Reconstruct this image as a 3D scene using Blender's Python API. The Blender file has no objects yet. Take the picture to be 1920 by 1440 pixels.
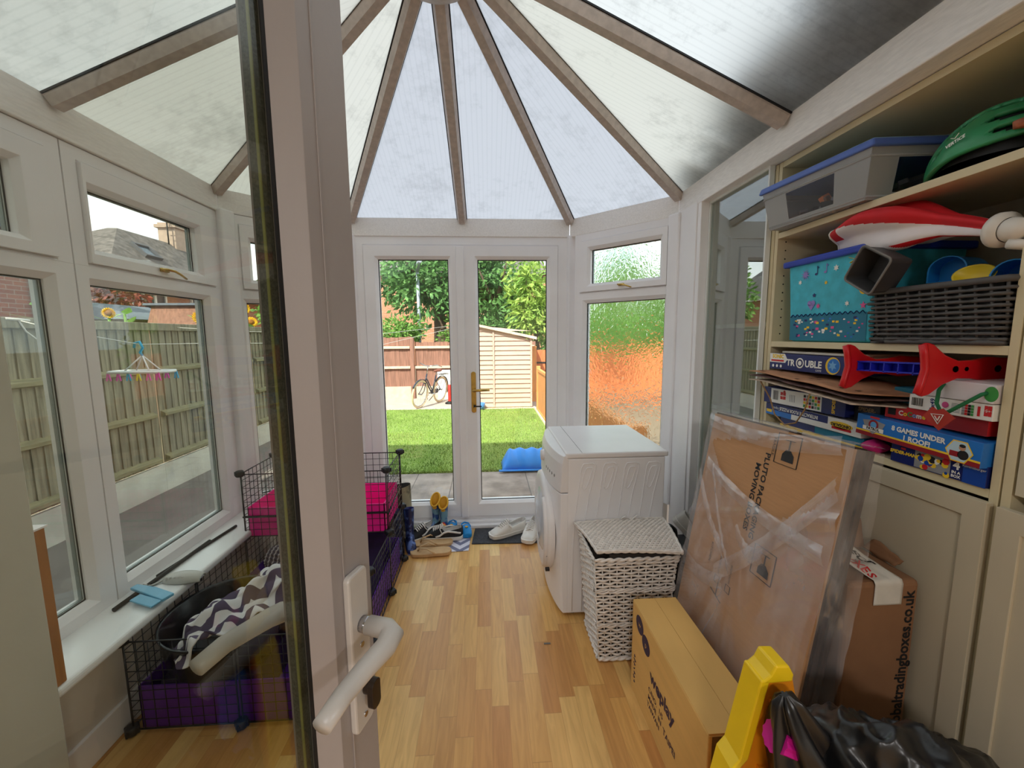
import bpy, bmesh, math, random
import numpy as np
from mathutils import Vector, Matrix, noise
random.seed(7)
PI = math.pi
S = bpy.context.scene
COL = S.collection
# ------------------------------------------------------------------ camera
cam_data = bpy.data.cameras.new('camera')
cam_data.sensor_width = 36.0
cam_data.lens = 760.0 / 1920.0 * 36.0
cam_data.clip_start = 0.02
cam_data.clip_end = 300
cam = bpy.data.objects.new('camera', cam_data)
COL.objects.link(cam)
f_px = 760.0
vy = np.array([912 - 960, -(630 - 720), -f_px]); vy /= np.linalg.norm(vy)
dn = np.array([1011 - 960, -(7180 - 720), -f_px]); dn = dn - vy * (dn @ vy); dn /= np.linalg.norm(dn)
vx = np.cross(vy, -dn)
R = np.stack([vx, vy, -dn])
cam.matrix_world = Matrix(((R[0][0], R[0][1], R[0][2], 0), (R[1][0], R[1][1], R[1][2], 0), (R[2][0], R[2][1], R[2][2], 1.42), (0, 0, 0, 1)))
S.camera = cam
# ------------------------------------------------------------------ world, sun, exposure
S.view_settings.view_transform = 'Standard'
S.view_settings.look = 'None'
S.view_settings.gamma = 1
S.view_settings.use_curve_mapping = False
S.view_settings.exposure = 0.93
wd = bpy.data.worlds.new('sky'); S.world = wd; wd.use_nodes = True
wn = wd.node_tree.nodes; wl = wd.node_tree.links; wn.clear()
wo = wn.new('ShaderNodeOutputWorld'); wb = wn.new('ShaderNodeBackground')
wt = wn.new('ShaderNodeTexCoord'); wm = wn.new('ShaderNodeMapping'); wm.inputs['Scale'].default_value = (1.5, 1.5, 3.0)
wz = wn.new('ShaderNodeTexNoise'); wz.inputs['Scale'].default_value = 2.2; wz.inputs['Detail'].default_value = 6
wr = wn.new('ShaderNodeValToRGB')
wr.color_ramp.elements[0].position = 0.38; wr.color_ramp.elements[0].color = (0.60, 0.76, 0.95, 1)
wr.color_ramp.elements[1].position = 0.58; wr.color_ramp.elements[1].color = (0.97, 0.98, 1.0, 1)
wl.new(wt.outputs['Generated'], wm.inputs[0]); wl.new(wm.outputs[0], wz.inputs['Vector']); wl.new(wz.outputs[0], wr.inputs[0])
wl.new(wr.outputs[0], wb.inputs['Color'])
ws = wn.new('ShaderNodeSeparateXYZ'); wl.new(wt.outputs['Generated'], ws.inputs[0])
wg = wn.new('ShaderNodeMapRange'); wg.inputs[1].default_value = 0.0; wg.inputs[2].default_value = 0.75; wg.inputs[3].default_value = 1.40; wg.inputs[4].default_value = 1.05   # hazy bright horizon, dimmer zenith
wl.new(ws.outputs[2], wg.inputs[0]); wl.new(wg.outputs[0], wb.inputs['Strength'])
wl.new(wb.outputs[0], wo.inputs[0])
sun_d = bpy.data.lights.new('sun', 'SUN'); sun_d.energy = 4.3; sun_d.angle = 0.01; sun_d.color = (1.0, 0.94, 0.84)
sun = bpy.data.objects.new('sun', sun_d); COL.objects.link(sun)
SUN_TO = Vector((math.sin(math.radians(25)) * math.cos(math.radians(46)), math.cos(math.radians(25)) * math.cos(math.radians(46)), -math.sin(math.radians(46))))
sun.rotation_euler = SUN_TO.to_track_quat('-Z', 'Y').to_euler()
sun.location = (-3, -6, 9)
for lx, ly in ((-0.45, -2.4), (1.75, -2.4)):       # two unseen fill lights added in the house room behind the doorway
    ld_ = bpy.data.lights.new('added_fill_light', 'AREA'); ld_.shape = 'DISK'; ld_.size = 0.6; ld_.energy = 30; ld_.color = (1.0, 0.965, 0.95)
    lo_ = bpy.data.objects.new('added_fill_light', ld_); COL.objects.link(lo_); lo_.location = (lx, ly, 2.29)
# ------------------------------------------------------------------ helpers
def lin(c):
    return tuple(((v / 12.92) if v <= 0.04045 else ((v + 0.055) / 1.055) ** 2.4) for v in c)
def rgb(r, g, b):
    return lin((r / 255., g / 255., b / 255.))
MATS = {}
def mat(name, col, rough=0.5, var=0.08, scale=12.0, bump=0.0, bscale=60.0, metal=0.0, spec=0.5, coat=0.0, stretch=(1, 1, 1), alpha=1.0, detail=4.0, col2=None, ramp=(0.35, 0.65)):
    if name in MATS: return MATS[name]
    m = bpy.data.materials.new(name); m.use_nodes = True
    nt = m.node_tree; b = nt.nodes['Principled BSDF']
    tc = nt.nodes.new('ShaderNodeTexCoord'); mp = nt.nodes.new('ShaderNodeMapping'); mp.inputs['Scale'].default_value = stretch
    nz = nt.nodes.new('ShaderNodeTexNoise'); nz.inputs['Scale'].default_value = scale; nz.inputs['Detail'].default_value = detail
    cr = nt.nodes.new('ShaderNodeValToRGB')
    lo = col2 if col2 else tuple(c * (1 - var) for c in col)
    hi = col if col2 else tuple(min(1, c * (1 + var)) for c in col)
    cr.color_ramp.elements[0].position = ramp[0]; cr.color_ramp.elements[0].color = (*lo, 1)
    cr.color_ramp.elements[1].position = ramp[1]; cr.color_ramp.elements[1].color = (*hi, 1)
    L = nt.links.new
    L(tc.outputs['Object'], mp.inputs[0]); L(mp.outputs[0], nz.inputs['Vector']); L(nz.outputs[0], cr.inputs[0]); L(cr.outputs[0], b.inputs['Base Color'])
    b.inputs['Roughness'].default_value = rough; b.inputs['Metallic'].default_value = metal
    b.inputs['Specular IOR Level'].default_value = spec; b.inputs['Coat Weight'].default_value = coat
    b.inputs['Alpha'].default_value = alpha
    if bump:
        n2 = nt.nodes.new('ShaderNodeTexNoise'); n2.inputs['Scale'].default_value = bscale; n2.inputs['Detail'].default_value = 5
        bp = nt.nodes.new('ShaderNodeBump'); bp.inputs['Strength'].default_value = bump; bp.inputs['Distance'].default_value = 0.01
        L(mp.outputs[0], n2.inputs['Vector']); L(n2.outputs[0], bp.inputs['Height']); L(bp.outputs[0], b.inputs['Normal'])
    MATS[name] = m
    return m
def shader_mat(name):
    m = bpy.data.materials.new(name); m.use_nodes = True; m.node_tree.nodes.clear(); MATS[name] = m
    o = m.node_tree.nodes.new('ShaderNodeOutputMaterial')
    return m, m.node_tree, o
def glass_mat(name, tint=(0.93, 0.97, 0.95), refl=1.0, ior=1.5, base=0.0):
    m, nt, o = shader_mat(name); N = nt.nodes.new; L = nt.links.new
    t = N('ShaderNodeBsdfTransparent'); t.inputs[0].default_value = (*tint, 1)
    g = N('ShaderNodeBsdfGlossy'); g.inputs['Roughness'].default_value = 0.0
    lw = N('ShaderNodeLayerWeight'); lw.inputs[0].default_value = 0.5
    pw = N('ShaderNodeMath'); pw.operation = 'POWER'; pw.inputs[1].default_value = 5.0
    ma = N('ShaderNodeMath'); ma.operation = 'MULTIPLY_ADD'; ma.inputs[1].default_value = 0.9; ma.inputs[2].default_value = 0.045 * refl + base
    mx = N('ShaderNodeMixShader')
    L(lw.outputs['Facing'], pw.inputs[0]); L(pw.outputs[0], ma.inputs[0]); L(ma.outputs[0], mx.inputs[0]); L(t.outputs[0], mx.inputs[1]); L(g.outputs[0], mx.inputs[2]); L(mx.outputs[0], o.inputs[0])
    return m
def nb(): return bmesh.new()
def bx(bm, x0, x1, y0, y1, z0, z1, mi=0, M=None):
    vs = [Vector((x, y, z)) for x in (x0, x1) for y in (y0, y1) for z in (z0, z1)]
    if M is not None: vs = [M @ v for v in vs]
    v = [bm.verts.new(p) for p in vs]
    for q in ((0, 1, 3, 2), (4, 6, 7, 5), (0, 4, 5, 1), (2, 3, 7, 6), (0, 2, 6, 4), (1, 5, 7, 3)):
        f = bm.faces.new([v[i] for i in q]); f.material_index = mi
    return v
def hull8(bm, bot, top, mi=0):
    """box from 4 bottom and 4 top points (same winding)"""
    b = [bm.verts.new(Vector(p)) for p in bot]; t = [bm.verts.new(Vector(p)) for p in top]; n = len(b)
    fs = [bm.faces.new(b[::-1]), bm.faces.new(t)]
    for i in range(n): fs.append(bm.faces.new((b[i], b[(i + 1) % n], t[(i + 1) % n], t[i])))
    for f in fs: f.material_index = mi
def prism(bm, poly, M, h, mi=0, cap=True):
    """2D polygon extruded along local z from 0 to h, placed by M"""
    b = [bm.verts.new(M @ Vector((p[0], p[1], 0))) for p in poly]; t = [bm.verts.new(M @ Vector((p[0], p[1], h))) for p in poly]; n = len(b)
    if cap:
        bm.faces.new(b[::-1]).material_index = mi; bm.faces.new(t).material_index = mi
    for i in range(n): bm.faces.new((b[i], b[(i + 1) % n], t[(i + 1) % n], t[i])).material_index = mi
def frame3(p, q, upv=None):
    d = (q - p).normalized()
    u = upv if upv is not None else (Vector((0, 0, 1)) if abs(d.z) < 0.95 else Vector((1, 0, 0)))
    x = d.cross(u).normalized(); y = x.cross(d).normalized()
    return x, y, d
def tube(bm, pts, r, seg=8, mi=0, closed=False, radii=None, cap=True, flat=1.0):
    pts = [Vector(p) for p in pts]; n = len(pts); rings = []
    px = None
    for i, p in enumerate(pts):
        a = pts[i - 1] if (i > 0 or closed) else p
        c = pts[(i + 1) % n] if (i < n - 1 or closed) else p
        d = (c - a)
        if d.length < 1e-9: d = Vector((0, 0, 1))
        d.normalize()
        if px is None:
            u = Vector((0, 0, 1)) if abs(d.z) < 0.95 else Vector((1, 0, 0))
            px = d.cross(u).normalized()
        px = (px - d * px.dot(d))
        if px.length < 1e-6: px = d.orthogonal()
        px.normalize(); py = d.cross(px)
        rr = radii[i] if radii else r
        rings.append([bm.verts.new(p + px * math.cos(2 * PI * k / seg) * rr + py * math.sin(2 * PI * k / seg) * rr * flat) for k in range(seg)])
    m = n if closed else n - 1
    for i in range(m):
        A = rings[i]; B = rings[(i + 1) % n]
        for k in range(seg):
            f = bm.faces.new((A[k], A[(k + 1) % seg], B[(k + 1) % seg], B[k])); f.material_index = mi; f.smooth = True
    if cap and not closed:
        bm.faces.new(rings[0][::-1]).material_index = mi; bm.faces.new(rings[-1]).material_index = mi
def bar(bm, p, q, w, h, mi=0, upv=None):
    p = Vector(p); q = Vector(q); x, y, d = frame3(p, q, upv)
    o = [x * sx * w / 2 + y * sy * h / 2 for sx, sy in ((-1, -1), (1, -1), (1, 1), (-1, 1))]
    hull8(bm, [p + k for k in o], [q + k for k in o], mi)
def lathe(bm, prof, M=None, seg=24, mi=0, sx=1.0, sy=1.0):
    M = M or Matrix(); rings = []
    for r, z in prof:
        if r < 1e-6: rings.append([bm.verts.new(M @ Vector((0, 0, z)))])
        else: rings.append([bm.verts.new(M @ Vector((r * sx * math.cos(2 * PI * k / seg), r * sy * math.sin(2 * PI * k / seg), z))) for k in range(seg)])
    for A, B in zip(rings, rings[1:]):
        for k in range(seg):
            a, b, c, d = A[k % len(A)], A[(k + 1) % len(A)], B[(k + 1) % len(B)], B[k % len(B)]
            vs = []
            for v in (a, b, c, d):
                if v not in vs: vs.append(v)
            if len(vs) > 2:
                f = bm.faces.new(vs); f.material_index = mi; f.smooth = True
def loft(bm, rings, mi=0, cap=True, smooth=True):
    R_ = [[bm.verts.new(Vector(p)) for p in r] for r in rings]; n = len(R_[0])
    for A, B in zip(R_, R_[1:]):
        for k in range(n):
            f = bm.faces.new((A[k], A[(k + 1) % n], B[(k + 1) % n], B[k])); f.material_index = mi; f.smooth = smooth
    if cap:
        bm.faces.new(R_[0][::-1]).material_index = mi; bm.faces.new(R_[-1]).material_index = mi
    return R_
def surf(bm, fn, nu, nv, mi=0, smooth=True):
    V = [[bm.verts.new(Vector(fn(i / nu, j / nv))) for j in range(nv + 1)] for i in range(nu + 1)]
    for i in range(nu):
        for j in range(nv):
            k = mi(i, j) if callable(mi) else mi
            f = bm.faces.new((V[i][j], V[i + 1][j], V[i + 1][j + 1], V[i][j + 1])); f.material_index = k; f.smooth = smooth
def quad(bm, a, b, c, d, mi=0):
    f = bm.faces.new([bm.verts.new(Vector(p)) for p in (a, b, c, d)]); f.material_index = mi
def ngon(bm, pts, mi=0):
    f = bm.faces.new([bm.verts.new(Vector(p)) for p in pts]); f.material_index = mi
def txt(bm, s, M, size=0.05, mi=0, align='CENTER', bold=0.0, shear=0.0, sx=1.0):
    """flat lettering in the local xy plane of M"""
    cu = bpy.data.curves.new('lettering', 'FONT'); cu.body = s; cu.size = size; cu.align_x = align; cu.align_y = 'CENTER'; cu.offset = bold; cu.shear = shear
    cu.resolution_u = 2
    ob = bpy.data.objects.new('lettering_tmp', cu)
    me = bpy.data.meshes.new_from_object(ob)
    Ms = M @ Matrix.Diagonal((sx, 1, 1, 1))
    vm = [bm.verts.new(Ms @ v.co) for v in me.vertices]
    for p in me.polygons:
        try:
            f = bm.faces.new([vm[i] for i in p.vertices]); f.material_index = mi
        except ValueError: pass
    bpy.data.objects.remove(ob); bpy.data.curves.remove(cu); bpy.data.meshes.remove(me)
def basis(o, x, y):
    """matrix with local x, y axes and origin o"""
    x = Vector(x).normalized(); y = Vector(y); y = (y - x * y.dot(x)).normalized(); z = x.cross(y)
    return Matrix(((x.x, y.x, z.x, o[0]), (x.y, y.y, z.y, o[1]), (x.z, y.z, z.z, o[2]), (0, 0, 0, 1)))
def rbox2d(w, h, r, n=5, cx=0, cy=0):
    out = []
    for sx, sy, a0 in ((1, 1, 0), (-1, 1, 90), (-1, -1, 180), (1, -1, 270)):
        for k in range(n + 1):
            a = math.radians(a0 + 90 * k / n); out.append((cx + sx * (w / 2 - r) + r * math.cos(a), cy + sy * (h / 2 - r) + r * math.sin(a)))
    return out
def obj(name, bm, m, parent=None, bev=0.0, smooth=False, seg=2, sub=0, solid=0.0):
    bmesh.ops.recalc_face_normals(bm, faces=bm.faces)
    me = bpy.data.meshes.new(name); bm.to_mesh(me); bm.free()
    ms = m if isinstance(m, (list, tuple)) else [m]
    for k in ms: me.materials.append(k)
    if smooth:
        for p in me.polygons: p.use_smooth = True
    o = bpy.data.objects.new(name, me); COL.objects.link(o)
    if parent is not None:
        o.parent = parent
        if parent.type == 'EMPTY': o.matrix_parent_inverse = Matrix.Translation(-Vector(parent.location))
    if solid:
        md = o.modifiers.new('solid', 'SOLIDIFY'); md.thickness = solid; md.offset = 0
    if bev:
        md = o.modifiers.new('bevel', 'BEVEL'); md.width = bev; md.segments = seg; md.limit_method = 'ANGLE'; md.angle_limit = 0.7
    if sub:
        md = o.modifiers.new('sub', 'SUBSURF'); md.levels = sub; md.render_levels = sub
    return o
def thing(name, label, cat, loc=(0, 0, 0), group=None):
    o = bpy.data.objects.new(name, None); COL.objects.link(o); o.location = loc; o.empty_display_size = 0.05
    o['label'] = label; o['category'] = cat
    if group: o['group'] = group
    return o
def tag(o, label, cat, group=None, kind=None):
    o['label'] = label; o['category'] = cat
    if group: o['group'] = group
    if kind: o['kind'] = kind
    return o
def struct(name, bm, m, parent=None, bev=0.0, label=None, cat=None, **k):
    o = obj(name, bm, m, parent, bev, **k)
    if parent is None:
        o['kind'] = 'structure'; o['label'] = label or name.replace('_', ' ')
        o['category'] = cat or name.split('_')[0]
    return o
def sroot(name, label, cat, loc=(0, 0, 0)):
    o = thing(name, label, cat, loc); o['kind'] = 'structure'; return o
def dup(root, loc, rotz=0.0, label=None, group=None, parent=None, scale=None):
    c = root.copy(); COL.objects.link(c)
    if parent is None:
        c.location = loc; c.rotation_euler = (0, 0, rotz)
        if scale: c.scale = scale
        if label: c['label'] = label
        if group: c['group'] = group
    else:
        c.parent = parent
    for ch in root.children: dup(ch, None, 0, parent=c)
    return c
def rz(p, a, c=(0, 0, 0)):
    x, y = p[0] - c[0], p[1] - c[1]
    return Vector((c[0] + x * math.cos(a) - y * math.sin(a), c[1] + x * math.sin(a) + y * math.cos(a), p[2]))
def fbm(v, s=1.0): return noise.noise(Vector(v) * s)
# ------------------------------------------------------------------ materials of the room
upvc = mat('white_upvc', rgb(248, 245, 246), 0.35, 0.03, 3, bump=0.02, bscale=80)
upvc_grain = mat('white_foil_upvc', rgb(247, 243, 240), 0.42, 0.05, 25, bump=0.06, bscale=40, stretch=(6, 1, 6))
plaster = mat('cream_plaster', rgb(206, 203, 190), 0.8, 0.03, 6, bump=0.05, bscale=50)
wallwhite = mat('white_wall_paint', rgb(225, 215, 203), 0.8, 0.04, 5, bump=0.04, bscale=40)
seal = mat('black_seal', rgb(22, 22, 24), 0.6)
spacer = mat('grey_spacer', rgb(150, 158, 158), 0.4, 0.1, 200, metal=0.3)
brass = mat('brass', rgb(200, 165, 90), 0.25, 0.1, 30, metal=1.0)
sillm = mat('sill_white', rgb(250, 250, 250), 0.3, 0.03, 4)
glass = glass_mat('window_glass', (0.95, 0.98, 0.96), 1.1)
black = mat('black_line', rgb(15, 15, 17), 0.6)

def floor_mat():
    m, nt, o = shader_mat('laminate_floor'); N = nt.nodes.new; L = nt.links.new
    tc = N('ShaderNodeTexCoord'); sp = N('ShaderNodeSeparateXYZ'); L(tc.outputs['Object'], sp.inputs[0])
    def math_(op, a, b=None, c=None):
        n = N('ShaderNodeMath'); n.operation = op
        for i, v in enumerate((a, b, c)):
            if v is None: continue
            if isinstance(v, (int, float)): n.inputs[i].default_value = v
            else: L(v, n.inputs[i])
        return n.outputs[0]
    xs = math_('DIVIDE', sp.outputs[0], 0.066); ix = math_('FLOOR', xs); fx = math_('FRACT', xs)
    w1 = N('ShaderNodeTexWhiteNoise'); w1.noise_dimensions = '1D'; L(ix, w1.inputs['W'])
    ys = math_('ADD', math_('DIVIDE', sp.outputs[1], 0.36), math_('MULTIPLY', w1.outputs['Value'], 5.3)); iy = math_('FLOOR', ys); fy = math_('FRACT', ys)
    cb = N('ShaderNodeCombineXYZ'); L(ix, cb.inputs[0]); L(iy, cb.inputs[1])
    w2 = N('ShaderNodeTexWhiteNoise'); w2.noise_dimensions = '2D'; L(cb.outputs[0], w2.inputs['Vector'])
    cr = N('ShaderNodeValToRGB'); e = cr.color_ramp.elements
    e[0].color = (*rgb(200, 142, 82), 1); e[1].color = (*rgb(234, 192, 122), 1); e[1].position = 1
    k = e.new(0.5); k.color = (*rgb(220, 168, 98), 1)
    L(w2.outputs['Value'], cr.inputs[0])
    mp = N('ShaderNodeMapping'); mp.inputs['Scale'].default_value = (34, 3.0, 1); L(tc.outputs['Object'], mp.inputs[0])
    ad = N('ShaderNodeVectorMath'); ad.operation = 'ADD'; L(mp.outputs[0], ad.inputs[0]); L(w2.outputs['Color'], ad.inputs[1])
    sc = N('ShaderNodeVectorMath'); sc.operation = 'SCALE'; sc.inputs['Scale'].default_value = 7.0; L(w2.outputs['Color'], sc.inputs[0]); L(sc.outputs[0], ad.inputs[1])
    nz = N('ShaderNodeTexNoise'); nz.inputs['Scale'].default_value = 1.3; nz.inputs['Detail'].default_value = 6; nz.inputs['Distortion'].default_value = 1.2; L(ad.outputs[0], nz.inputs['Vector'])
    mx = N('ShaderNodeMixRGB'); mx.blend_type = 'MULTIPLY'; L(cr.outputs[0], mx.inputs[1])
    g = N('ShaderNodeValToRGB'); g.color_ramp.elements[0].position = 0.3; g.color_ramp.elements[0].color = (0.66, 0.60, 0.52, 1); g.color_ramp.elements[1].position = 0.62; g.color_ramp.elements[1].color = (1, 1, 1, 1)
    L(nz.outputs[0], g.inputs[0]); L(g.outputs[0], mx.inputs[2]); mx.inputs[0].default_value = 0.55
    ex = math_('LESS_THAN', math_('MINIMUM', fx, math_('SUBTRACT', 1.0, fx)), 0.012)
    ey = math_('LESS_THAN', math_('MINIMUM', fy, math_('SUBTRACT', 1.0, fy)), 0.004)
    m2 = N('ShaderNodeMixRGB'); m2.inputs[2].default_value = (*rgb(165, 118, 70), 1); L(math_('MULTIPLY', math_('MAXIMUM', ex, ey), 0.45), m2.inputs[0]); L(mx.outputs[0], m2.inputs[1])
    b = N('ShaderNodeBsdfPrincipled'); L(m2.outputs[0], b.inputs['Base Color']); b.inputs['Roughness'].default_value = 0.32; b.inputs['Specular IOR Level'].default_value = 0.4
    L(b.outputs[0], o.inputs[0])
    return m
bm = nb()
prism(bm, [(-1.42, -1.6), (1.62, -1.6), (1.62, 2.40), (1.16, 2.44), (0.64, 2.97), (-0.94, 2.97), (-1.42, 2.44)], Matrix.Translation((0, 0, -0.12)), 0.12)
struct('floor', bm, floor_mat(), label='golden wood strip laminate floor of the conservatory', cat='floor')

# ------------------------------------------------------------------ dwarf walls, sill, pier, house wall
bm = nb(); bx(bm, -1.56, -1.345, -0.1, 2.42, -0.3, 0.365); bx(bm, -1.56, -1.40, -0.1, 0.80, 0.365, 2.10)
struct('wall_left', bm, wallwhite, label='low cream painted wall under the left windows', cat='wall')
bm = nb()
prism(bm, [(-1.345, 2.425), (-1.345, 2.51), (-0.925, 2.93), (-0.90, 3.02), (-0.98, 3.02), (-1.56, 2.44), (-1.56, 2.425)], Matrix.Translation((0, 0, -0.3)), 0.665)
struct('wall_left_facet', bm, wallwhite, label='low cream wall under the angled left window', cat='wall')
bm = nb(); bx(bm, -1.347, -1.333, 0.9, 2.34, 0.0, 0.115)
struct('baseboard_left', bm, upvc, bev=0.004, label='white skirting board along the low left wall', cat='baseboard')
bm = nb(); bx(bm, -1.40, -1.26, -0.1, 1.15, 0.0, 2.10)
struct('wall_left_pier', bm, plaster, bev=0.004, label='cream wall return beside the open door, left edge of the room', cat='wall')
bm = nb()
prism(bm, [(-1.50, 1.152), (-1.268, 1.152), (-1.268, 2.34), (-1.345, 2.50), (-0.935, 2.91), (-1.02, 2.92), (-1.50, 2.42)], Matrix.Translation((0, 0, 0.366)), 0.034)
struct('trim_sill', bm, sillm, bev=0.012, seg=3, label='white rounded window sill along the left windows', cat='sill')
brick = None
def brick_mat(name, c1, c2, mortar, scale=1.0, bw=0.225, bh=0.075):
    m, nt, o = shader_mat(name); N = nt.nodes.new; L = nt.links.new
    tc = N('ShaderNodeTexCoord'); mp = N('ShaderNodeMapping')
    sp = N('ShaderNodeSeparateXYZ'); cb = N('ShaderNodeCombineXYZ'); ad = N('ShaderNodeMath'); ad.operation = 'ADD'
    L(tc.outputs['Object'], sp.inputs[0]); L(sp.outputs[0], ad.inputs[0]); L(sp.outputs[1], ad.inputs[1]); L(ad.outputs[0], cb.inputs[0]); L(sp.outputs[2], cb.inputs[1])
    br = N('ShaderNodeTexBrick'); br.inputs['Scale'].default_value = 1.0; br.inputs['Brick Width'].default_value = bw; br.inputs['Row Height'].default_value = bh; br.inputs['Mortar Size'].default_value = 0.006
    br.inputs['Color1'].default_value = (*c1, 1); br.inputs['Color2'].default_value = (*c2, 1); br.inputs['Mortar'].default_value = (*mortar, 1)
    L(cb.outputs[0], br.inputs['Vector'])
    b = N('ShaderNodeBsdfPrincipled'); b.inputs['Roughness'].default_value = 0.9; L(br.outputs['Color'], b.inputs['Base Color']); L(b.outputs[0], o.inputs[0])
    return m
house_brick = brick_mat('house_brick', rgb(175, 110, 80), rgb(150, 85, 62), rgb(170, 160, 150))
# house wall behind the camera with the doorway, two storeys: it shades the conservatory and the patio
bm = nb()
bx(bm, -5.0, -0.52, -0.45, -0.13, -0.3, 6.95); bx(bm, 1.13, 5.0, -0.45, -0.13, -0.3, 6.95); bx(bm, -0.52, 1.13, -0.45, -0.13, 2.12, 6.95)
struct('wall_house', bm, plaster, label='house wall with the doorway behind the viewer', cat='wall')
bm = nb(); bx(bm, -5.0, 5.0, -4.2, -0.45, 2.35, 2.6)
struct('ceiling_house', bm, plaster, label='ceiling of the house room behind the viewer', cat='ceiling')
bm = nb(); bx(bm, -5.0, 5.0, -4.4, -4.2, -0.3, 2.6); bx(bm, -3.0, -2.85, -4.2, -0.45, -0.3, 2.35); bx(bm, 3.0, 3.15, -4.2, -0.45, -0.3, 2.35)
struct('wall_house_back', bm, plaster, label='walls of the house room behind the viewer', cat='wall')
bm = nb(); bx(bm, -2.85, 3.0, -4.2, -1.6, -0.12, 0.0); bx(bm, -2.85, -1.42, -1.6, -0.45, -0.12, 0.0); bx(bm, 1.62, 3.0, -1.6, -0.45, -0.12, 0.0)
struct('floor_house', bm, mat('house_carpet', rgb(150, 135, 120), 0.9, 0.1, 60), label='floor of the house room behind the viewer', cat='floor')
bm = nb()
for lx, ly in ((-0.45, -2.4), (1.75, -2.4)): lathe(bm, [(0.31, 2.35), (0.33, 2.32), (0.33, 2.30), (0.305, 2.295)], Matrix.Translation((lx, ly, 0)), 32)
struct('trim_fill_light_rims', bm, upvc, label='white rims around the added fill lights in the house room', cat='fill light rim')  # rims made up to go with the unseen fill lights
# right wall behind the cupboards, flat cover above them
bm = nb(); bx(bm, 1.60, 1.72, -0.13, 2.36, -0.3, 2.20)
prism(bm, [(1.13, 2.245), (1.60, 2.20), (1.72, 2.36), (1.13, 2.375)], Matrix.Translation((0, 0, -0.3)), 2.42)
struct('wall_right', bm, wallwhite, label='painted wall behind the tall cream cupboards', cat='wall')
bm = nb(); bx(bm, 1.155, 1.72, -0.13, 2.36, 2.125, 2.22)
struct('ceiling_soffit', bm, wallwhite, label='flat soffit over the tall cream cupboards', cat='ceiling')
bm = nb()
prism(bm, [(0.64, 2.96), (1.13, 2.40), (1.20, 2.44), (0.70, 3.02)], Matrix.Translation((0, 0, -0.3)), 0.70)
struct('wall_right_facet', bm, wallwhite, label='low wall under the patterned glass window', cat='wall')

# ------------------------------------------------------------------ window builder: local u along wall, v = up, w = outward
def fpanel(o, du, dw):
    return Matrix(((du[0], 0, dw[0], o[0]), (du[1], 0, dw[1], o[1]), (0, 1, 0, 0), (0, 0, 0, 1)))
def mitred(bm, M, u0, u1, v0, v1, wl_, wr_, wb_, wt_, d0, d1, cham=0.0, mi=0):
    """rectangular frame with mitred corners; chamfered inner edge"""
    O = [(u0, v0), (u1, v0), (u1, v1), (u0, v1)]; I = [(u0 + wl_, v0 + wb_), (u1 - wr_, v0 + wb_), (u1 - wr_, v1 - wt_), (u0 + wl_, v1 - wt_)]
    C = [(u0 + wl_ - cham, v0 + wb_ - cham), (u1 - wr_ + cham, v0 + wb_ - cham), (u1 - wr_ + cham, v1 - wt_ + cham), (u0 + wl_ - cham, v1 - wt_ + cham)]
    def ring(P, d): return [bm.verts.new(M @ Vector((p[0], p[1], d))) for p in P]
    R_ = [ring(O, d1), ring(O, d0), ring(C, d0), ring(I, d0 + cham), ring(I, d1)]
    for A, B in zip(R_, R_[1:] + R_[:1]):
        for k in range(4): bm.faces.new((A[k], A[(k + 1) % 4], B[(k + 1) % 4], B[k])).material_index = mi
def pane(bm, M, u0, u1, v0, v1, d, t=0.004):
    bx(bm, u0, u1, v0, v1, d, d + t, 0, M)
def gasket(bm, M, u0, u1, v0, v1, d, w=0.004, t=0.002):
    for a in ((u0, u1, v0, v0 + w), (u0, u1, v1 - w, v1), (u0, u0 + w, v0, v1), (u1 - w, u1, v0, v1)): bx(bm, a[0], a[1], a[2], a[3], d - t, d, 0, M)
def spacerbar(bm, M, u0, u1, v0, v1, d, w=0.010):
    for a in ((u0, u1, v0 - w, v0), (u0, u1, v1, v1 + w), (u0 - w, u0, v0, v1), (u1, u1 + w, v0, v1)): bx(bm, a[0], a[1], a[2], a[3], d + 0.006, d + 0.018, 0, M)
def lever(bm, M, u, v, s=1.0):
    """small brass window handle: rose, neck and a drooping arm"""
    bx(bm, u - 0.022 * s, u + 0.022 * s, v - 0.008, v + 0.008, -0.010, 0.0, 0, M)
    pts = [M @ Vector(p) for p in ((u - 0.02 * s, v, -0.008), (u - 0.012 * s, v, -0.028), (u + 0.02 * s, v - 0.002, -0.034), (u + 0.055 * s, v - 0.012, -0.034), (u + 0.095 * s, v - 0.026, -0.030))]
    tube(bm, pts, 0.007, 8, radii=[0.010, 0.009, 0.008, 0.007, 0.006], flat=0.7)
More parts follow.
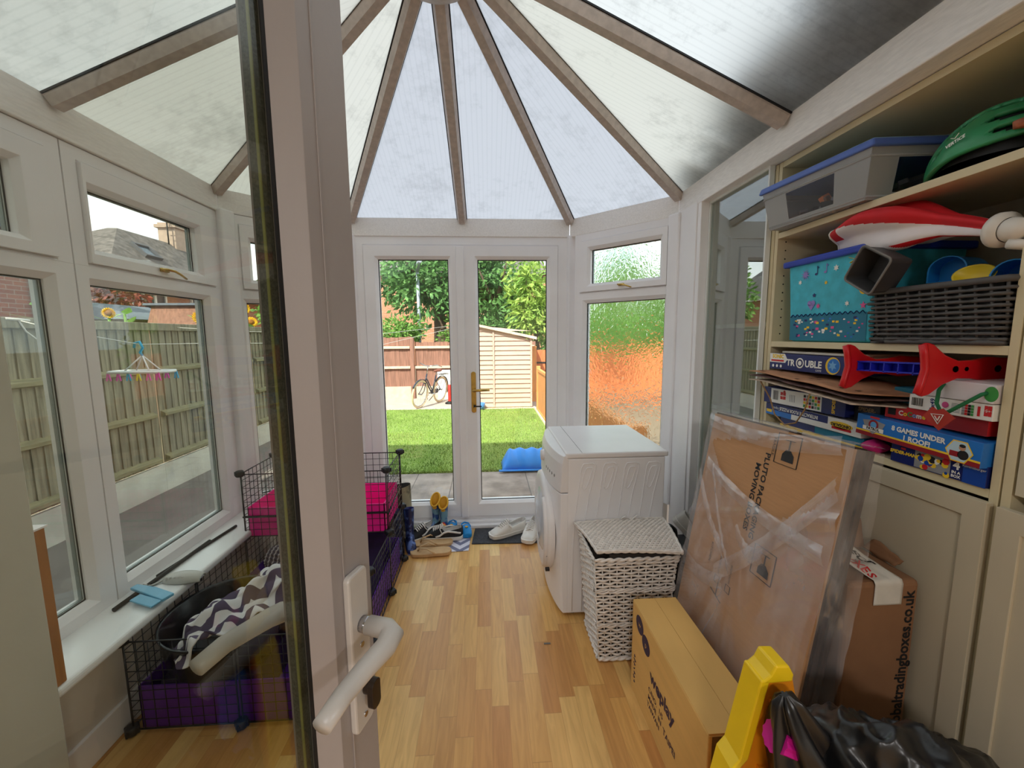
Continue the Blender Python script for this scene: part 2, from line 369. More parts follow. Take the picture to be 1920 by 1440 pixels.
def conservatory_window(name, label, o, du, dw, u0, u1, vb, vt, low, fan, glz, hu, hs=1.0, jl=0.06, jr=0.06):
    """low=(u0,u1,v0,v1) glass of fixed light; fan=(...) glass of the top light"""
    M = fpanel(o, du, dw)
    r = sroot(name, label, 'window', o)
    tv = (low[3] + fan[2]) / 2 - 0.035
    bm = nb()
    mitred(bm, M, u0, u1, vb, tv + 0.035, low[0] - u0, u1 - low[1], low[2] - vb, tv + 0.035 - low[3], 0, 0.07, 0.022)
    mitred(bm, M, u0, u1, tv + 0.035, vt, jl, jr, 0.012, 0.055, 0.0, 0.07, 0.010)
    struct('window_frame', bm, upvc, r, 0.002)
    bm = nb()
    mitred(bm, M, u0 + jl - 0.004, u1 - jr + 0.004, tv + 0.047, vt - 0.052, fan[0] - u0 - jl + 0.004, u1 - jr + 0.004 - fan[1], fan[2] - tv - 0.047, vt - 0.052 - fan[3], -0.012, 0.055, 0.018)
    sash = struct('sash', bm, upvc, r, 0.0015)
    bm = nb(); gasket(bm, M, fan[0], fan[1], fan[2], fan[3], 0.032); gasket(bm, M, low[0], low[1], low[2], low[3], 0.032)
    struct('black_gasket', bm, seal, r)
    bm = nb(); spacerbar(bm, M, fan[0] + 0.004, fan[1] - 0.004, fan[2] + 0.004, fan[3] - 0.004, 0.034); spacerbar(bm, M, low[0] + 0.004, low[1] - 0.004, low[2] + 0.004, low[3] - 0.004, 0.034)
    struct('spacer_bar', bm, spacer, r)
    bm = nb(); pane(bm, M, fan[0] - 0.004, fan[1] + 0.004, fan[2] - 0.004, fan[3] + 0.004, 0.034); struct('fanlight_glass', bm, glz, r)
    bm = nb(); pane(bm, M, low[0] - 0.004, low[1] + 0.004, low[2] - 0.004, low[3] + 0.004, 0.034); struct('lower_glass', bm, glz, r)
    if hu is not None:
        bm = nb(); M2 = M @ Matrix.Translation((0, 0, -0.012)); lever(bm, M2, hu, (fan[2] + tv + 0.047) / 2, hs); struct('handle', bm, brass, sash, smooth=True)
    return r
XW = -1.46
conservatory_window('window_1', 'white window beside the cream wall return at the left edge', (XW, 0, 0), (0, 1), (-1, 0), 0.80, 1.575, 0.40, 2.105, (0.89, 1.488, 0.465, 1.622), (0.94, 1.42, 1.752, 1.975), glass, 1.15)
conservatory_window('window_2', 'white two-light window with open view of the clothes line', (XW, 0, 0), (0, 1), (-1, 0), 1.580, 2.392, 0.40, 2.105, (1.648, 2.268, 0.465, 1.622), (1.665, 2.224, 1.752, 1.972), glass, 1.97)
s2 = math.sqrt(0.5)
TL = math.hypot(0.54, 0.54)
conservatory_window('window_3', 'white angled window partly hidden behind the open door', (XW + 0.005, 2.392, 0), (s2, s2), (-s2, s2), 0.045, TL - 0.03, 0.40, 2.105, (0.115, TL - 0.10, 0.465, 1.622), (0.155, TL - 0.13, 1.752, 1.972), glass, TL / 2)
def frosted():
    m, nt, o = shader_mat('patterned_glass'); N = nt.nodes.new; L = nt.links.new
    tc = N('ShaderNodeTexCoord'); mp = N('ShaderNodeMapping'); mp.inputs['Scale'].default_value = (1, 1, 0.75)
    vz = N('ShaderNodeTexNoise'); vz.inputs['Scale'].default_value = 42; vz.inputs['Detail'].default_value = 1.5; vz.inputs['Distortion'].default_value = 0.8
    bp = N('ShaderNodeBump'); bp.inputs['Strength'].default_value = 0.8; bp.inputs['Distance'].default_value = 0.010
    g = N('ShaderNodeBsdfRefraction'); g.inputs['IOR'].default_value = 1.28; g.inputs['Roughness'].default_value = 0.20; g.inputs['Color'].default_value = (0.95, 0.98, 0.95, 1)
    gl = N('ShaderNodeBsdfGlossy'); gl.inputs['Roughness'].default_value = 0.15
    lw = N('ShaderNodeLayerWeight'); fr = N('ShaderNodeMath'); fr.operation = 'MULTIPLY_ADD'; fr.inputs[1].default_value = 0.12; fr.inputs[2].default_value = 0.02; L(lw.outputs['Facing'], fr.inputs[0]); mx = N('ShaderNodeMixShader')
    L(tc.outputs['Object'], mp.inputs[0]); L(mp.outputs[0], vz.inputs['Vector']); L(vz.outputs[0], bp.inputs['Height']); L(bp.outputs[0], g.inputs['Normal']); L(bp.outputs[0], gl.inputs['Normal'])
    L(fr.outputs[0], mx.inputs[0]); L(g.outputs[0], mx.inputs[1]); L(gl.outputs[0], mx.inputs[2]); L(mx.outputs[0], o.inputs[0])
    return m
FR = frosted()
conservatory_window('window_4', 'white angled window with green and orange patterned glass behind the dryer', (0.606, 2.93, 0), (s2, -s2), (s2, s2), 0.035, 0.735, 0.40, 2.112, (0.122, 0.674, 0.465, 1.642), (0.158, 0.642, 1.772, 2.0), FR, 0.40, 0.85, jl=0.05, jr=0.05)
# posts
for pk_, (px, py, a) in enumerate(((-1.445, 2.42, 22.5), (-0.925, 2.955, 67.5 - 45), (0.612, 2.958, -22.5), (1.135, 2.40, -22.5))):
    bm = nb(); Mx = Matrix.Translation((px, py, 0)) @ Matrix.Rotation(math.radians(-a), 4, 'Z')
    bx(bm, -0.035, 0.035, -0.03, 0.05, 0.36, 2.12, 0, Mx)
    struct('trim_post_%d' % (pk_ + 1), bm, upvc, bev=0.008, label=['white corner post between the left window and the angled left window', 'white corner post left of the french doors', 'white corner post between french doors and patterned window', 'white corner post right of the patterned window'][pk_], cat='post')
bm = nb(); bx(bm, 1.128, 1.150, 2.185, 2.372, 0.0, 2.12)
struct('trim_panel', bm, upvc, bev=0.002, label='narrow white boarded panel between patterned window and cupboards', cat='panel')
bm = nb(); bx(bm, 1.134, 1.19, 2.150, 2.184, 0.0, 2.115)
struct('trim_batten', bm, upvc, bev=0.003, label='slim cream upright beside the glass cupboard door', cat='trim')

# ------------------------------------------------------------------ french doors
YF = 2.945
M = fpanel((0, YF, 0), (1, 0), (0, 1))
bm = nb(); mitred(bm, M, -0.905, 0.585, -0.02, 2.11, 0.067, 0.075, 0.09, 0.062, 0.0, 0.09, 0.008)
struct('trim_door_frame', bm, upvc, bev=0.002, label='white outer frame around the french doors', cat='door frame')
bm = nb(); bx(bm, -0.86, 0.56, 2.872, 2.945, 0.0, 0.028); bx(bm, -0.86, 0.56, 2.905, 2.945, 0.028, 0.05)
struct('trim_threshold', bm, upvc, bev=0.006, label='white stepped threshold under the french doors', cat='threshold')
def french(name, label, u0, u1, g, hu, astr=None):
    r = sroot(name, label, 'door', ((u0 + u1) / 2, YF, 0))
    bm = nb(); mitred(bm, M, u0, u1, 0.072, 2.046, g[0] - u0, u1 - g[1], g[2] - 0.072, 2.046 - g[3], -0.014, 0.06, 0.02)
    fr = struct('door_leaf_frame', bm, upvc, r, 0.002)
    if astr:
        bm = nb(); bx(bm, astr[0], astr[1], 0.075, 2.04, -0.038, -0.012, 0, M); struct('meeting_strip', bm, upvc, r, 0.006)
    bm = nb(); gasket(bm, M, g[0], g[1], g[2], g[3], 0.022, 0.006); struct('black_gasket', bm, seal, r)
    bm = nb(); pane(bm, M, g[0] - 0.004, g[1] + 0.004, g[2] - 0.004, g[3] + 0.004, 0.024); struct('glass', bm, glass, r)
    if hu is not None:
        bm = nb(); prism(bm, rbox2d(0.034, 0.30, 0.016, cx=hu, cy=1.015), M @ Matrix.Translation((0, 0, -0.024)), 0.010)
        pl = struct('handle_plate', bm, brass, r, 0.002)
        bm = nb(); tube(bm, [M @ Vector(p) for p in ((hu, 1.03, -0.024), (hu, 1.03, -0.06), (hu + 0.02, 1.033, -0.066), (hu + 0.115, 1.036, -0.062))], 0.009, 10, radii=[0.013, 0.011, 0.010, 0.009])
        struct('handle', bm, brass, pl, smooth=True)
        bm = nb(); bx(bm, hu - 0.002, hu + 0.002, 0.905, 0.925, -0.05, -0.024, 0, M); tube(bm, [M @ Vector((hu, 0.915, -0.045)), M @ Vector((hu + 0.055, 0.917, -0.06))], 0.005, 8)
        struct('key', bm, black, pl)
    return r
french('door_1', 'left white french door leaf with full glass beside the cage', -0.838, -0.165, (-0.746, -0.261, 0.186, 1.955), None, (-0.205, -0.150))
french('door_2', 'right white french door leaf with brass lever handle', -0.157, 0.512, (-0.056, 0.438, 0.186, 1.955), -0.098)

# ------------------------------------------------------------------ eaves beams
def eave(bm, p, q, inw, z0=2.108, z1=2.232, th=0.10):
    p = Vector(p); q = Vector(q); n = Vector((inw[0], inw[1], 0)).normalized()
    hull8(bm, [(p.x, p.y, z0), (q.x, q.y, z0), (q.x - n.x * th, q.y - n.y * th, z0), (p.x - n.x * th, p.y - n.y * th, z0)],
          [(p.x, p.y, z1), (q.x, q.y, z1), (q.x - n.x * th, q.y - n.y * th, z1), (p.x - n.x * th, p.y - n.y * th, z1)])
EV = [(-1.448, -0.13), (-1.448, 2.398), (-0.910, 2.936), (0.598, 2.936), (1.132, 2.402), (1.132, -0.13)]
names = ['left', 'left_facet', 'garden', 'right_facet', 'right']
labs = ['white grained eaves beam above the left windows', 'white eaves beam above the angled left window', 'white eaves beam above the french doors', 'white eaves beam above the patterned window', 'white eaves beam above the cupboards']
for i in range(5):
    p = Vector(EV[i]); q = Vector(EV[i + 1]); d = (q - p).normalized(); n = Vector((d.y, -d.x))
    bm = nb(); eave(bm, p, q, n); struct('trim_eaves_' + names[i], bm, upvc_grain, bev=0.004, label=labs[i], cat='beam')

# ------------------------------------------------------------------ polycarbonate roof
def poly_mat(name, tint, spots):
    m, nt, o = shader_mat(name); N = nt.nodes.new; L = nt.links.new
    uv = N('ShaderNodeUVMap'); uv.uv_map = 'flutes'; sp = N('ShaderNodeSeparateXYZ'); L(uv.outputs[0], sp.inputs[0])
    w = N('ShaderNodeMath'); w.operation = 'MULTIPLY'; w.inputs[1].default_value = 2 * PI / 0.026; L(sp.outputs[0], w.inputs[0])
    s = N('ShaderNodeMath'); s.operation = 'SINE'; L(w.outputs[0], s.inputs[0])
    r1 = N('ShaderNodeMapRange'); r1.inputs[1].default_value = 0.55; r1.inputs[2].default_value = 1.0; r1.inputs[3].default_value = 1.0; r1.inputs[4].default_value = 0.93; L(s.outputs[0], r1.inputs[0])
    tc = N('ShaderNodeTexCoord'); nz = N('ShaderNodeTexNoise'); nz.inputs['Scale'].default_value = 16; nz.inputs['Detail'].default_value = 8; nz.inputs['Roughness'].default_value = 0.7; L(tc.outputs['Object'], nz.inputs['Vector'])
    n2 = N('ShaderNodeTexNoise'); n2.inputs['Scale'].default_value = 2.2; L(tc.outputs['Object'], n2.inputs['Vector'])
    ad = N('ShaderNodeMath'); ad.operation = 'MULTIPLY_ADD'; ad.inputs[1].default_value = 0.55; L(nz.outputs[0], ad.inputs[0]); 
    m5 = N('ShaderNodeMath'); m5.operation = 'MULTIPLY'; m5.inputs[1].default_value = 0.45; L(n2.outputs[0], m5.inputs[0]); L(m5.outputs[0], ad.inputs[2])
    r2 = N('ShaderNodeMapRange'); r2.inputs[1].default_value = 0.50; r2.inputs[2].default_value = 0.66; r2.inputs[3].default_value = 1.0; r2.inputs[4].default_value = 1.0 - spots; L(ad.outputs[0], r2.inputs[0])
    mu = N('ShaderNodeMath'); mu.operation = 'MULTIPLY'; L(r1.outputs[0], mu.inputs[0]); L(r2.outputs[0], mu.inputs[1])
    vm = N('ShaderNodeVectorMath'); vm.operation = 'SCALE'; vm.inputs[0].default_value = tint; L(mu.outputs[0], vm.inputs['Scale'])
    t = N('ShaderNodeBsdfTranslucent'); d = N('ShaderNodeBsdfDiffuse'); L(vm.outputs[0], t.inputs[0]); d.inputs[0].default_value = (0.55, 0.55, 0.54, 1)
    g = N('ShaderNodeBsdfGlossy'); g.inputs['Roughness'].default_value = 0.25; g.inputs[0].default_value = (0.8, 0.8, 0.8, 1)
    mx = N('ShaderNodeMixShader'); mx.inputs[0].default_value = 0.12; L(t.outputs[0], mx.inputs[1]); L(d.outputs[0], mx.inputs[2])
    m2 = N('ShaderNodeMixShader'); m2.inputs[0].default_value = 0.03; L(mx.outputs[0], m2.inputs[1]); L(g.outputs[0], m2.inputs[2]); L(m2.outputs[0], o.inputs[0])
    return m
P_clear = poly_mat('polycarbonate_clear', (0.48, 0.48, 0.49), 0.20)
P_yellow = poly_mat('polycarbonate_yellowish', (0.62, 0.60, 0.52), 0.26)  # yellower tint for these panels only
P_side = poly_mat('polycarbonate_spotted', (0.74, 0.74, 0.70), 0.28)
ZE = 2.228
AP = Vector((-0.16, 1.56, 2.80))
EVr = [Vector((x, y, ZE)) for x, y in EV]
roof = sroot('ceiling', 'ribbed polycarbonate sunburst roof of the conservatory', 'roof', (-0.16, 1.5, 2.22))
def roofpanel(pts, m):
    """flat translucent sheet; uv.x runs along the eave so the flutes run up the slope"""
    bm = nb(); v = [bm.verts.new(p) for p in pts]; f = bm.faces.new(v)
    ax = (pts[1] - pts[0]).normalized(); nrm = (pts[1] - pts[0]).cross(pts[2] - pts[0]).normalized(); ay = nrm.cross(ax)
    uvl = bm.loops.layers.uv.new('flutes')
    for l in f.loops:
        d = l.vert.co - pts[0]; l[uvl].uv = (d.dot(ax), d.dot(ay))
    return struct('roof_panel', bm, m, roof)
def mid(a, b, t=0.5): return a + (b - a) * t
Y1, Y0 = 0.72, -0.13
def E(i, y): return Vector((EV[i][0], y, ZE))
Rg = lambda y: Vector((AP.x, y, AP.z))
G0 = mid(EVr[2], EVr[3])
roofpanel([E(0, 1.56), E(0, Y1), Rg(Y1), AP], P_side)
roofpanel([E(0, Y1), E(0, Y0), Rg(Y0), Rg(Y1)], P_side)
roofpanel([EVr[1], E(0, 1.56), AP], P_yellow)
roofpanel([EVr[2], EVr[1], AP], P_yellow)
roofpanel([G0, EVr[2], AP], P_clear)
roofpanel([EVr[3], G0, AP], P_clear)
roofpanel([EVr[4], EVr[3], AP], P_clear)
roofpanel([E(4, 1.56), EVr[4], AP], P_yellow)
roofpanel([E(4, Y1), E(4, 1.56), AP, Rg(Y1)], P_side)
roofpanel([E(4, Y0), E(4, Y1), Rg(Y1), Rg(Y0)], P_side)
ribm = mat('white_roof_bar', rgb(196, 183, 174), 0.5, 0.10, 40, bump=0.05, bscale=120, detail=8)
def rib(p, q, name='rafter', w=0.062, h=0.042):
    p = Vector(p); q = Vector(q); d = (q - p).normalized(); x = d.cross(Vector((0, 0, 1))).normalized(); y = x.cross(d)
    prof = [(-w / 2, -0.004), (-w / 2, -0.014), (-w / 2 + 0.012, -h), (w / 2 - 0.012, -h), (w / 2, -0.014), (w / 2, -0.004)]
    bm = nb(); loft(bm, [[p + x * a + y * b for a, b in prof], [q + x * a + y * b for a, b in prof]], smooth=False)
    r = struct(name, bm, ribm, roof)
    bm = nb()
    for s in (-1, 1):
        a = p + x * s * (w / 2 + 0.002) - y * 0.004; b = q + x * s * (w / 2 + 0.002) - y * 0.004; bar(bm, a, b, 0.006, 0.006)
    struct('black_gasket', bm, seal, r)
for p in (E(0, 1.56), EVr[1], EVr[2], G0, EVr[3], EVr[4], E(4, 1.56)): rib(p, AP)
for y in (Y1,):
    rib(E(0, y), Rg(y)); rib(E(4, y), Rg(y))
bm = nb(); bar(bm, (AP.x, -0.13, 2.77), (AP.x, 1.60, 2.77), 0.11, 0.06); struct('ridge_beam', bm, ribm, roof, 0.006)
bm = nb(); lathe(bm, [(0, 2.655), (0.10, 2.655), (0.145, 2.665), (0.155, 2.70), (0.15, 2.76), (0, 2.76)], Matrix.Translation((AP.x, AP.y, 0)), 28); struct('boss', bm, ribm, roof, smooth=True)

# ------------------------------------------------------------------ open inner door, hinged on the left, seen from its room side
HD = Vector((-0.185, 0.600)); dd = Vector((-0.318, -0.948)); dd.normalize()   # free edge of the near face, direction to the hinge
fn = Vector((dd.y, -dd.x)); fn = fn if fn.x > 0 else -fn                     # face normal towards the room
DW = 0.78
# u runs from the free edge to the hinge, w goes into the door thickness (away from the viewer)
MD = Matrix(((dd.x, 0, -fn.x, HD.x), (dd.y, 0, -fn.y, HD.y), (0, 1, 0, 0), (0, 0, 0, 1)))
dr = sroot('door_3', 'open white glazed door in the left foreground with a cream lever handle', 'door', (HD.x, HD.y, 0.0))
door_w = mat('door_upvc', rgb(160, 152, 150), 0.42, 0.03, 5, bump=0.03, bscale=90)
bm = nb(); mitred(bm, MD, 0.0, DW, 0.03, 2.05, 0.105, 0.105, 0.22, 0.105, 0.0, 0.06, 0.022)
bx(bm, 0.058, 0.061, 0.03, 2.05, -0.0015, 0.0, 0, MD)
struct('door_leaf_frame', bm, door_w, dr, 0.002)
dglass = glass_mat('door_glass', (0.86, 0.865, 0.82), 1.3)
bm = nb(); pane(bm, MD, 0.100, DW - 0.100, 0.245, 1.95, 0.026, 0.003)
struct('glass', bm, dglass, dr)
bm = nb(); bx(bm, 0.105, 0.117, 0.25, 1.95, 0.030, 0.044, 0, MD); bx(bm, DW - 0.125, DW - 0.105, 0.25, 1.95, 0.030, 0.044, 0, MD); bx(bm, 0.105, DW - 0.105, 0.25, 0.27, 0.030, 0.044, 0, MD)
struct('spacer_bar', bm, mat('dark_spacer', rgb(96, 96, 88), 0.5, 0.3, 320), dr)
bm = nb(); bx(bm, 0.1172, 0.1186, 0.25, 1.95, 0.0292, 0.0325, 0, MD); struct('glass_edge', bm, mat('green_glass_edge', rgb(150, 152, 96), 0.3, 0.1, 9), dr)
bm = nb(); gasket(bm, MD, 0.105, DW - 0.105, 0.25, 1.945, 0.024, 0.005); struct('black_gasket', bm, seal, dr)
hand = mat('cream_handle', rgb(196, 190, 184), 0.35, 0.03, 20)
def lever_set(side):
    # side -1: near face, +1: far face
    w0 = 0.0 if side < 0 else 0.06
    def W(k): return w0 + side * k
    bm = nb(); prism(bm, rbox2d(0.042, 0.245, 0.008, cx=0.043, cy=0.965), MD @ Matrix.Translation((0, 0, w0 if side > 0 else -0.011)), 0.011)
    pl = struct('handle_plate', bm, hand, dr, 0.003)
    bm = nb(); tube(bm, [MD @ Vector((0.040, 1.005, W(0.010))), MD @ Vector((0.040, 1.005, W(0.026)))], 0.0115, 16); struct('spindle', bm, mat('chrome', rgb(190, 190, 195), 0.15, 0.02, 10, metal=1), pl)
    bm = nb(); dz = 0.0 if side < 0 else 0.032
    pts = [(0.040, 1.005, 0.022), (0.040, 1.005, 0.052), (0.047, 1.004, 0.064), (0.068, 1.002 + dz * .2, 0.067), (0.105, 1.000 + dz * .6, 0.061), (0.145, 0.997 + dz, 0.057), (0.180, 0.994 + dz, 0.058)]
    tube(bm, [MD @ Vector((a, b, W(c))) for a, b, c in pts], 0.012, 16, radii=[0.0145, 0.015, 0.0165, 0.0150, 0.0135, 0.0125, 0.0118], flat=0.85)
    struct('handle', bm, hand, pl, smooth=True)
    return pl
pl = lever_set(-1); lever_set(1)
bm = nb(); tube(bm, [MD @ Vector((0.040, 0.905, -0.0125)), MD @ Vector((0.040, 0.905, -0.028))], 0.010, 14); prism(bm, rbox2d(0.020, 0.044, 0.008, cx=0.040, cy=0.897), MD @ Matrix.Translation((0, 0, -0.030)), 0.010)
struct('lock', bm, mat('dark_bronze', rgb(52, 40, 32), 0.4, 0.1, 20, metal=0.4), pl, 0.001)
bm = nb()
for v in (0.975, 0.862): tube(bm, [MD @ Vector((0.043, v, -0.010)), MD @ Vector((0.043, v, -0.0125))], 0.0042, 10)
struct('screws', bm, MATS['chrome'], pl)
# ================================================================== garden
G = -0.25
paving = mat('stone_paving', rgb(152, 138, 128), 0.85, 0.30, 5, bump=0.2, bscale=30, detail=8)
conc = mat('pale_concrete', rgb(184, 172, 162), 0.9, 0.10, 6, bump=0.1, bscale=40)
pathm = mat('grey_concrete_path', rgb(128, 120, 116), 0.9, 0.15, 3, bump=0.15, bscale=40)
bm = nb(); bx(bm, -3.55, -1.55, -1.0, 4.88, G - 0.1, G); bx(bm, -3.55, -2.36, 4.88, 9.22, G - 0.1, G); struct('path', bm, pathm, label='grey concrete side path below the left fence', cat='path')
bm = nb()
xs = [-1.55, -0.85, -0.42, 0.45, 1.10, 1.75]
for i, (a, b) in enumerate(zip(xs, xs[1:])):
    ys = [2.6, 3.55, 4.05, 4.87] if i % 2 else [2.6, 3.2, 4.1, 4.87]
    for c, d in zip(ys, ys[1:]): bx(bm, a + 0.004, b - 0.004, c + 0.004, d - 0.004, G - 0.08, G)
struct('patio', bm, paving, bev=0.003, label='buff stone slab patio outside the french doors', cat='patio')
bm = nb(); bx(bm, -3.55, 1.9, 2.4, 4.87, G - 0.12, G - 0.006); struct('patio_bed', bm, pathm, label='grey jointing under the stone slabs', cat='patio')
def lawn_mat():
    m, nt, o = shader_mat('artificial_grass'); N = nt.nodes.new; L = nt.links.new
    tc = N('ShaderNodeTexCoord'); mp = N('ShaderNodeMapping'); mp.inputs['Scale'].default_value = (1, 0.6, 1); L(tc.outputs['Object'], mp.inputs[0])
    a = N('ShaderNodeTexNoise'); a.inputs['Scale'].default_value = 70; a.inputs['Detail'].default_value = 6; L(mp.outputs[0], a.inputs['Vector'])
    b_ = N('ShaderNodeTexNoise'); b_.inputs['Scale'].default_value = 3.5; b_.inputs['Detail'].default_value = 4; L(mp.outputs[0], b_.inputs['Vector'])
    cr = N('ShaderNodeValToRGB'); e = cr.color_ramp.elements; e[0].position = 0.34; e[0].color = (*rgb(78, 108, 42), 1); e[1].position = 0.68; e[1].color = (*rgb(178, 200, 110), 1)
    L(a.outputs[0], cr.inputs[0])
    c2 = N('ShaderNodeMixRGB'); c2.blend_type = 'MULTIPLY'; c2.inputs[0].default_value = 0.5; L(cr.outputs[0], c2.inputs[1])
    r = N('ShaderNodeValToRGB'); r.color_ramp.elements[0].position = 0.3; r.color_ramp.elements[0].color = (0.6, 0.66, 0.5, 1); r.color_ramp.elements[1].position = 0.7; r.color_ramp.elements[1].color = (1, 1, 1, 1); L(b_.outputs[0], r.inputs[0]); L(r.outputs[0], c2.inputs[2])
    bp = N('ShaderNodeBump'); bp.inputs['Strength'].default_value = 0.8; bp.inputs['Distance'].default_value = 0.03; L(a.outputs[0], bp.inputs['Height'])
    p = N('ShaderNodeBsdfPrincipled'); p.inputs['Roughness'].default_value = 0.9; p.inputs['Specular IOR Level'].default_value = 0.1; L(c2.outputs[0], p.inputs['Base Color']); L(bp.outputs[0], p.inputs['Normal']); L(p.outputs[0], o.inputs[0])
    return m
LM = lawn_mat()
bm = nb(); bx(bm, -2.35, 1.06, 4.875, 9.22, G - 0.08, G + 0.02); struct('lawn', bm, LM, label='bright green lawn beyond the patio', cat='lawn')
bm = nb()
for k in range(9000):
    y = 4.87 + 4.3 * random.random() ** 1.7; x = -2.2 + 3.2 * random.random(); a = random.random() * 6.28; h = 0.022 + 0.02 * random.random(); w = 0.004 + 0.002 * y / 5
    dx, dy = math.cos(a) * w, math.sin(a) * w; lx, ly = random.uniform(-.02, .02), random.uniform(-.02, .02)
    ngon(bm, [(x - dx, y - dy, G + 0.018), (x + dx, y + dy, G + 0.018), (x + lx, y + ly, G + 0.02 + h)])
tag(obj('grass', bm, mat('grass_blades', rgb(128, 158, 66), 0.7, 0.35, 3)), 'short artificial grass blades standing on the lawn', 'grass', kind='stuff')
bm = nb(); bx(bm, -3.55, -0.26, 9.225, 11.05, G - 0.1, G + 0.005); bx(bm, -0.26, 1.3, 9.10, 11.5, G - 0.1, G)
struct('patio_back', bm, conc, label='pale concrete strip where the bicycle stands', cat='patio')
bm = nb(); bx(bm, -60, 60, -20, 80, G - 0.35, G - 0.14)
struct('ground', bm, mat('soil_ground', rgb(120, 105, 85), 0.95, 0.2, 2), label='ground of the gardens around', cat='ground')
bm = nb(); bx(bm, 1.055, 1.095, 4.87, 9.2, G - 0.05, G + 0.05); bx(bm, -0.24, 1.06, 9.10, 9.19, G - 0.05, G + 0.03)
struct('trim_edging', bm, mat('pale_edging', rgb(222, 205, 175), 0.8, 0.1, 9), label='pale timber edging around the far end of the lawn', cat='edging')

# ---------------- fences
grey_wood = mat('weathered_fence', rgb(142, 136, 118), 0.85, 0.32, 4, bump=0.25, bscale=14, stretch=(9, 9, 0.7), detail=8)
grey_rail = mat('weathered_rail', rgb(146, 140, 110), 0.85, 0.2, 5, bump=0.2, bscale=14, stretch=(9, 1, 9))
white_board = mat('white_gravel_board', rgb(216, 214, 205), 0.8, 0.16, 3, bump=0.1, bscale=20, detail=7)
fe = thing('garden_fence', 'weathered grey board fence with white gravel board along the side path', 'fence', (-3.57, 5.0, G))
def boards(bm, y0, y1, x, z0, z1, w=0.10, flip=1):
    k = 0; y = y0
    while y < y1 - 0.01:
        t = 0.006 + 0.006 * random.random(); zz = z1 + random.uniform(-0.006, 0.004)
        hull8(bm, [(x, y - 0.012, z0), (x, y + w, z0), (x + 0.004, y + w, z0), (x + t + 0.010, y - 0.012, z0)], [(x, y - 0.012, zz), (x, y + w, zz), (x + 0.004, y + w, zz), (x + t + 0.010, y - 0.012, zz)])
        y += w - 0.004
yy = [-1.0, 0.85, 2.70, 4.55, 6.40, 8.25, 10.10, 11.2]
for a, b in zip(yy, yy[1:]):
    bm = nb(); boards(bm, a + 0.05, b - 0.05, -3.585, 0.06, 1.52); p_ = obj('fence_panel', bm, grey_wood, fe)
    bm = nb()
    for z in (1.08, 0.60, 0.11): hull8(bm, [(-3.575, a + 0.05, z - 0.035), (-3.575, b - 0.05, z - 0.035), (-3.52, b - 0.05, z - 0.018), (-3.52, a + 0.05, z - 0.018)], [(-3.575, a + 0.05, z + 0.04), (-3.575, b - 0.05, z + 0.04), (-3.52, b - 0.05, z + 0.012), (-3.52, a + 0.05, z + 0.012)])
    obj('rail', bm, grey_rail, p_)
    bm = nb(); bx(bm, -3.60, -3.535, a, b, 1.505, 1.585); obj('capping', bm, grey_wood, p_, 0.006)
    bm = nb(); bx(bm, -3.59, -3.545, a, b, G - 0.02, 0.05); obj('gravel_board', bm, white_board, fe, 0.004)
bm = nb()
rb = mat('brown_fence', rgb(150, 108, 92), 0.85, 0.22, 5, bump=0.2, bscale=14, stretch=(8, 8, 0.6), detail=8)
rc = mat('cream_rail', rgb(214, 194, 172), 0.8, 0.1, 9)
bf = thing('garden_fence', 'red-brown board fence with pale rails behind the bicycle', 'fence', (-2.0, 11.05, G))
def back_panel(x0, x1, top0, top1):
    bm = nb(); x = x0
    while x < x1 - 0.02:
        tt = (x - x0) / (x1 - x0); z = top0 + (top1 - top0) * tt + random.uniform(-0.015, 0.015)
        bx(bm, x, x + 0.108, 11.06 + 0.008 * (int(x * 50) % 2), 11.078, 0.06, z); x += 0.11
    pn = obj('fence_panel', bm, rb, bf)
    bm = nb()
    for z in (1.135, 0.60): bx(bm, x0, x1, 11.0, 11.06, z - 0.035, z + 0.03)
    obj('rail', bm, rc, pn, 0.004)
    bm = nb(); bx(bm, x0, x1, 11.02, 11.06, G, 0.08); obj('gravel_board', bm, rc, pn)
back_panel(-3.55, -2.05, 1.36, 1.42); back_panel(-1.92, -0.2, 1.27, 1.27); back_panel(-0.2, 1.3, 1.27, 1.27)
for x in (-1.985,): 
    bm = nb(); bx(bm, x - 0.05, x + 0.05, 10.96, 11.08, G, 1.40); obj('post', bm, rb, bf, 0.006)
orange = mat('orange_fence', rgb(226, 150, 84), 0.75, 0.14, 5, bump=0.15, bscale=20, stretch=(7, 7, 0.7))
of = thing('garden_fence', 'new golden-orange low board fence along the right of the lawn', 'fence', (1.12, 6.0, G))
for a, b in ((2.9, 4.72), (4.8, 6.62), (6.7, 8.72)):
    bm = nb(); boards(bm, a + 0.03, b - 0.03, 1.112, G + 0.04, 0.66, 0.13); pn = obj('fence_panel', bm, orange, of)
    bm = nb(); bx(bm, 1.09, 1.15, a, b, 0.655, 0.71); bx(bm, 1.09, 1.15, a, b, G, G + 0.08); obj('rail', bm, orange, pn, 0.004)
for y in (2.86, 4.76, 6.66, 8.80):
    bm = nb(); bx(bm, 1.085, 1.165, y - 0.04, y + 0.04, G, 0.76); obj('post', bm, orange, of, 0.006)
rust = mat('rust_orange_wood', rgb(204, 118, 70), 0.75, 0.2, 6, bump=0.1, bscale=20, stretch=(8, 8, 0.8))
gt = thing('garden_gate', 'rust-orange wooden gate panels with black hinge beyond the shed', 'gate', (2.6, 10.2, G))
bm = nb(); x = 1.25
while x < 5.4: bx(bm, x, x + 0.112, 10.2, 10.222, G + 0.03, 1.06); x += 0.117
obj('board_panel', bm, rust, gt)
bm = nb(); bx(bm, 1.13, 1.25, 10.14, 10.26, G, 1.16); obj('post', bm, orange, gt, 0.01)
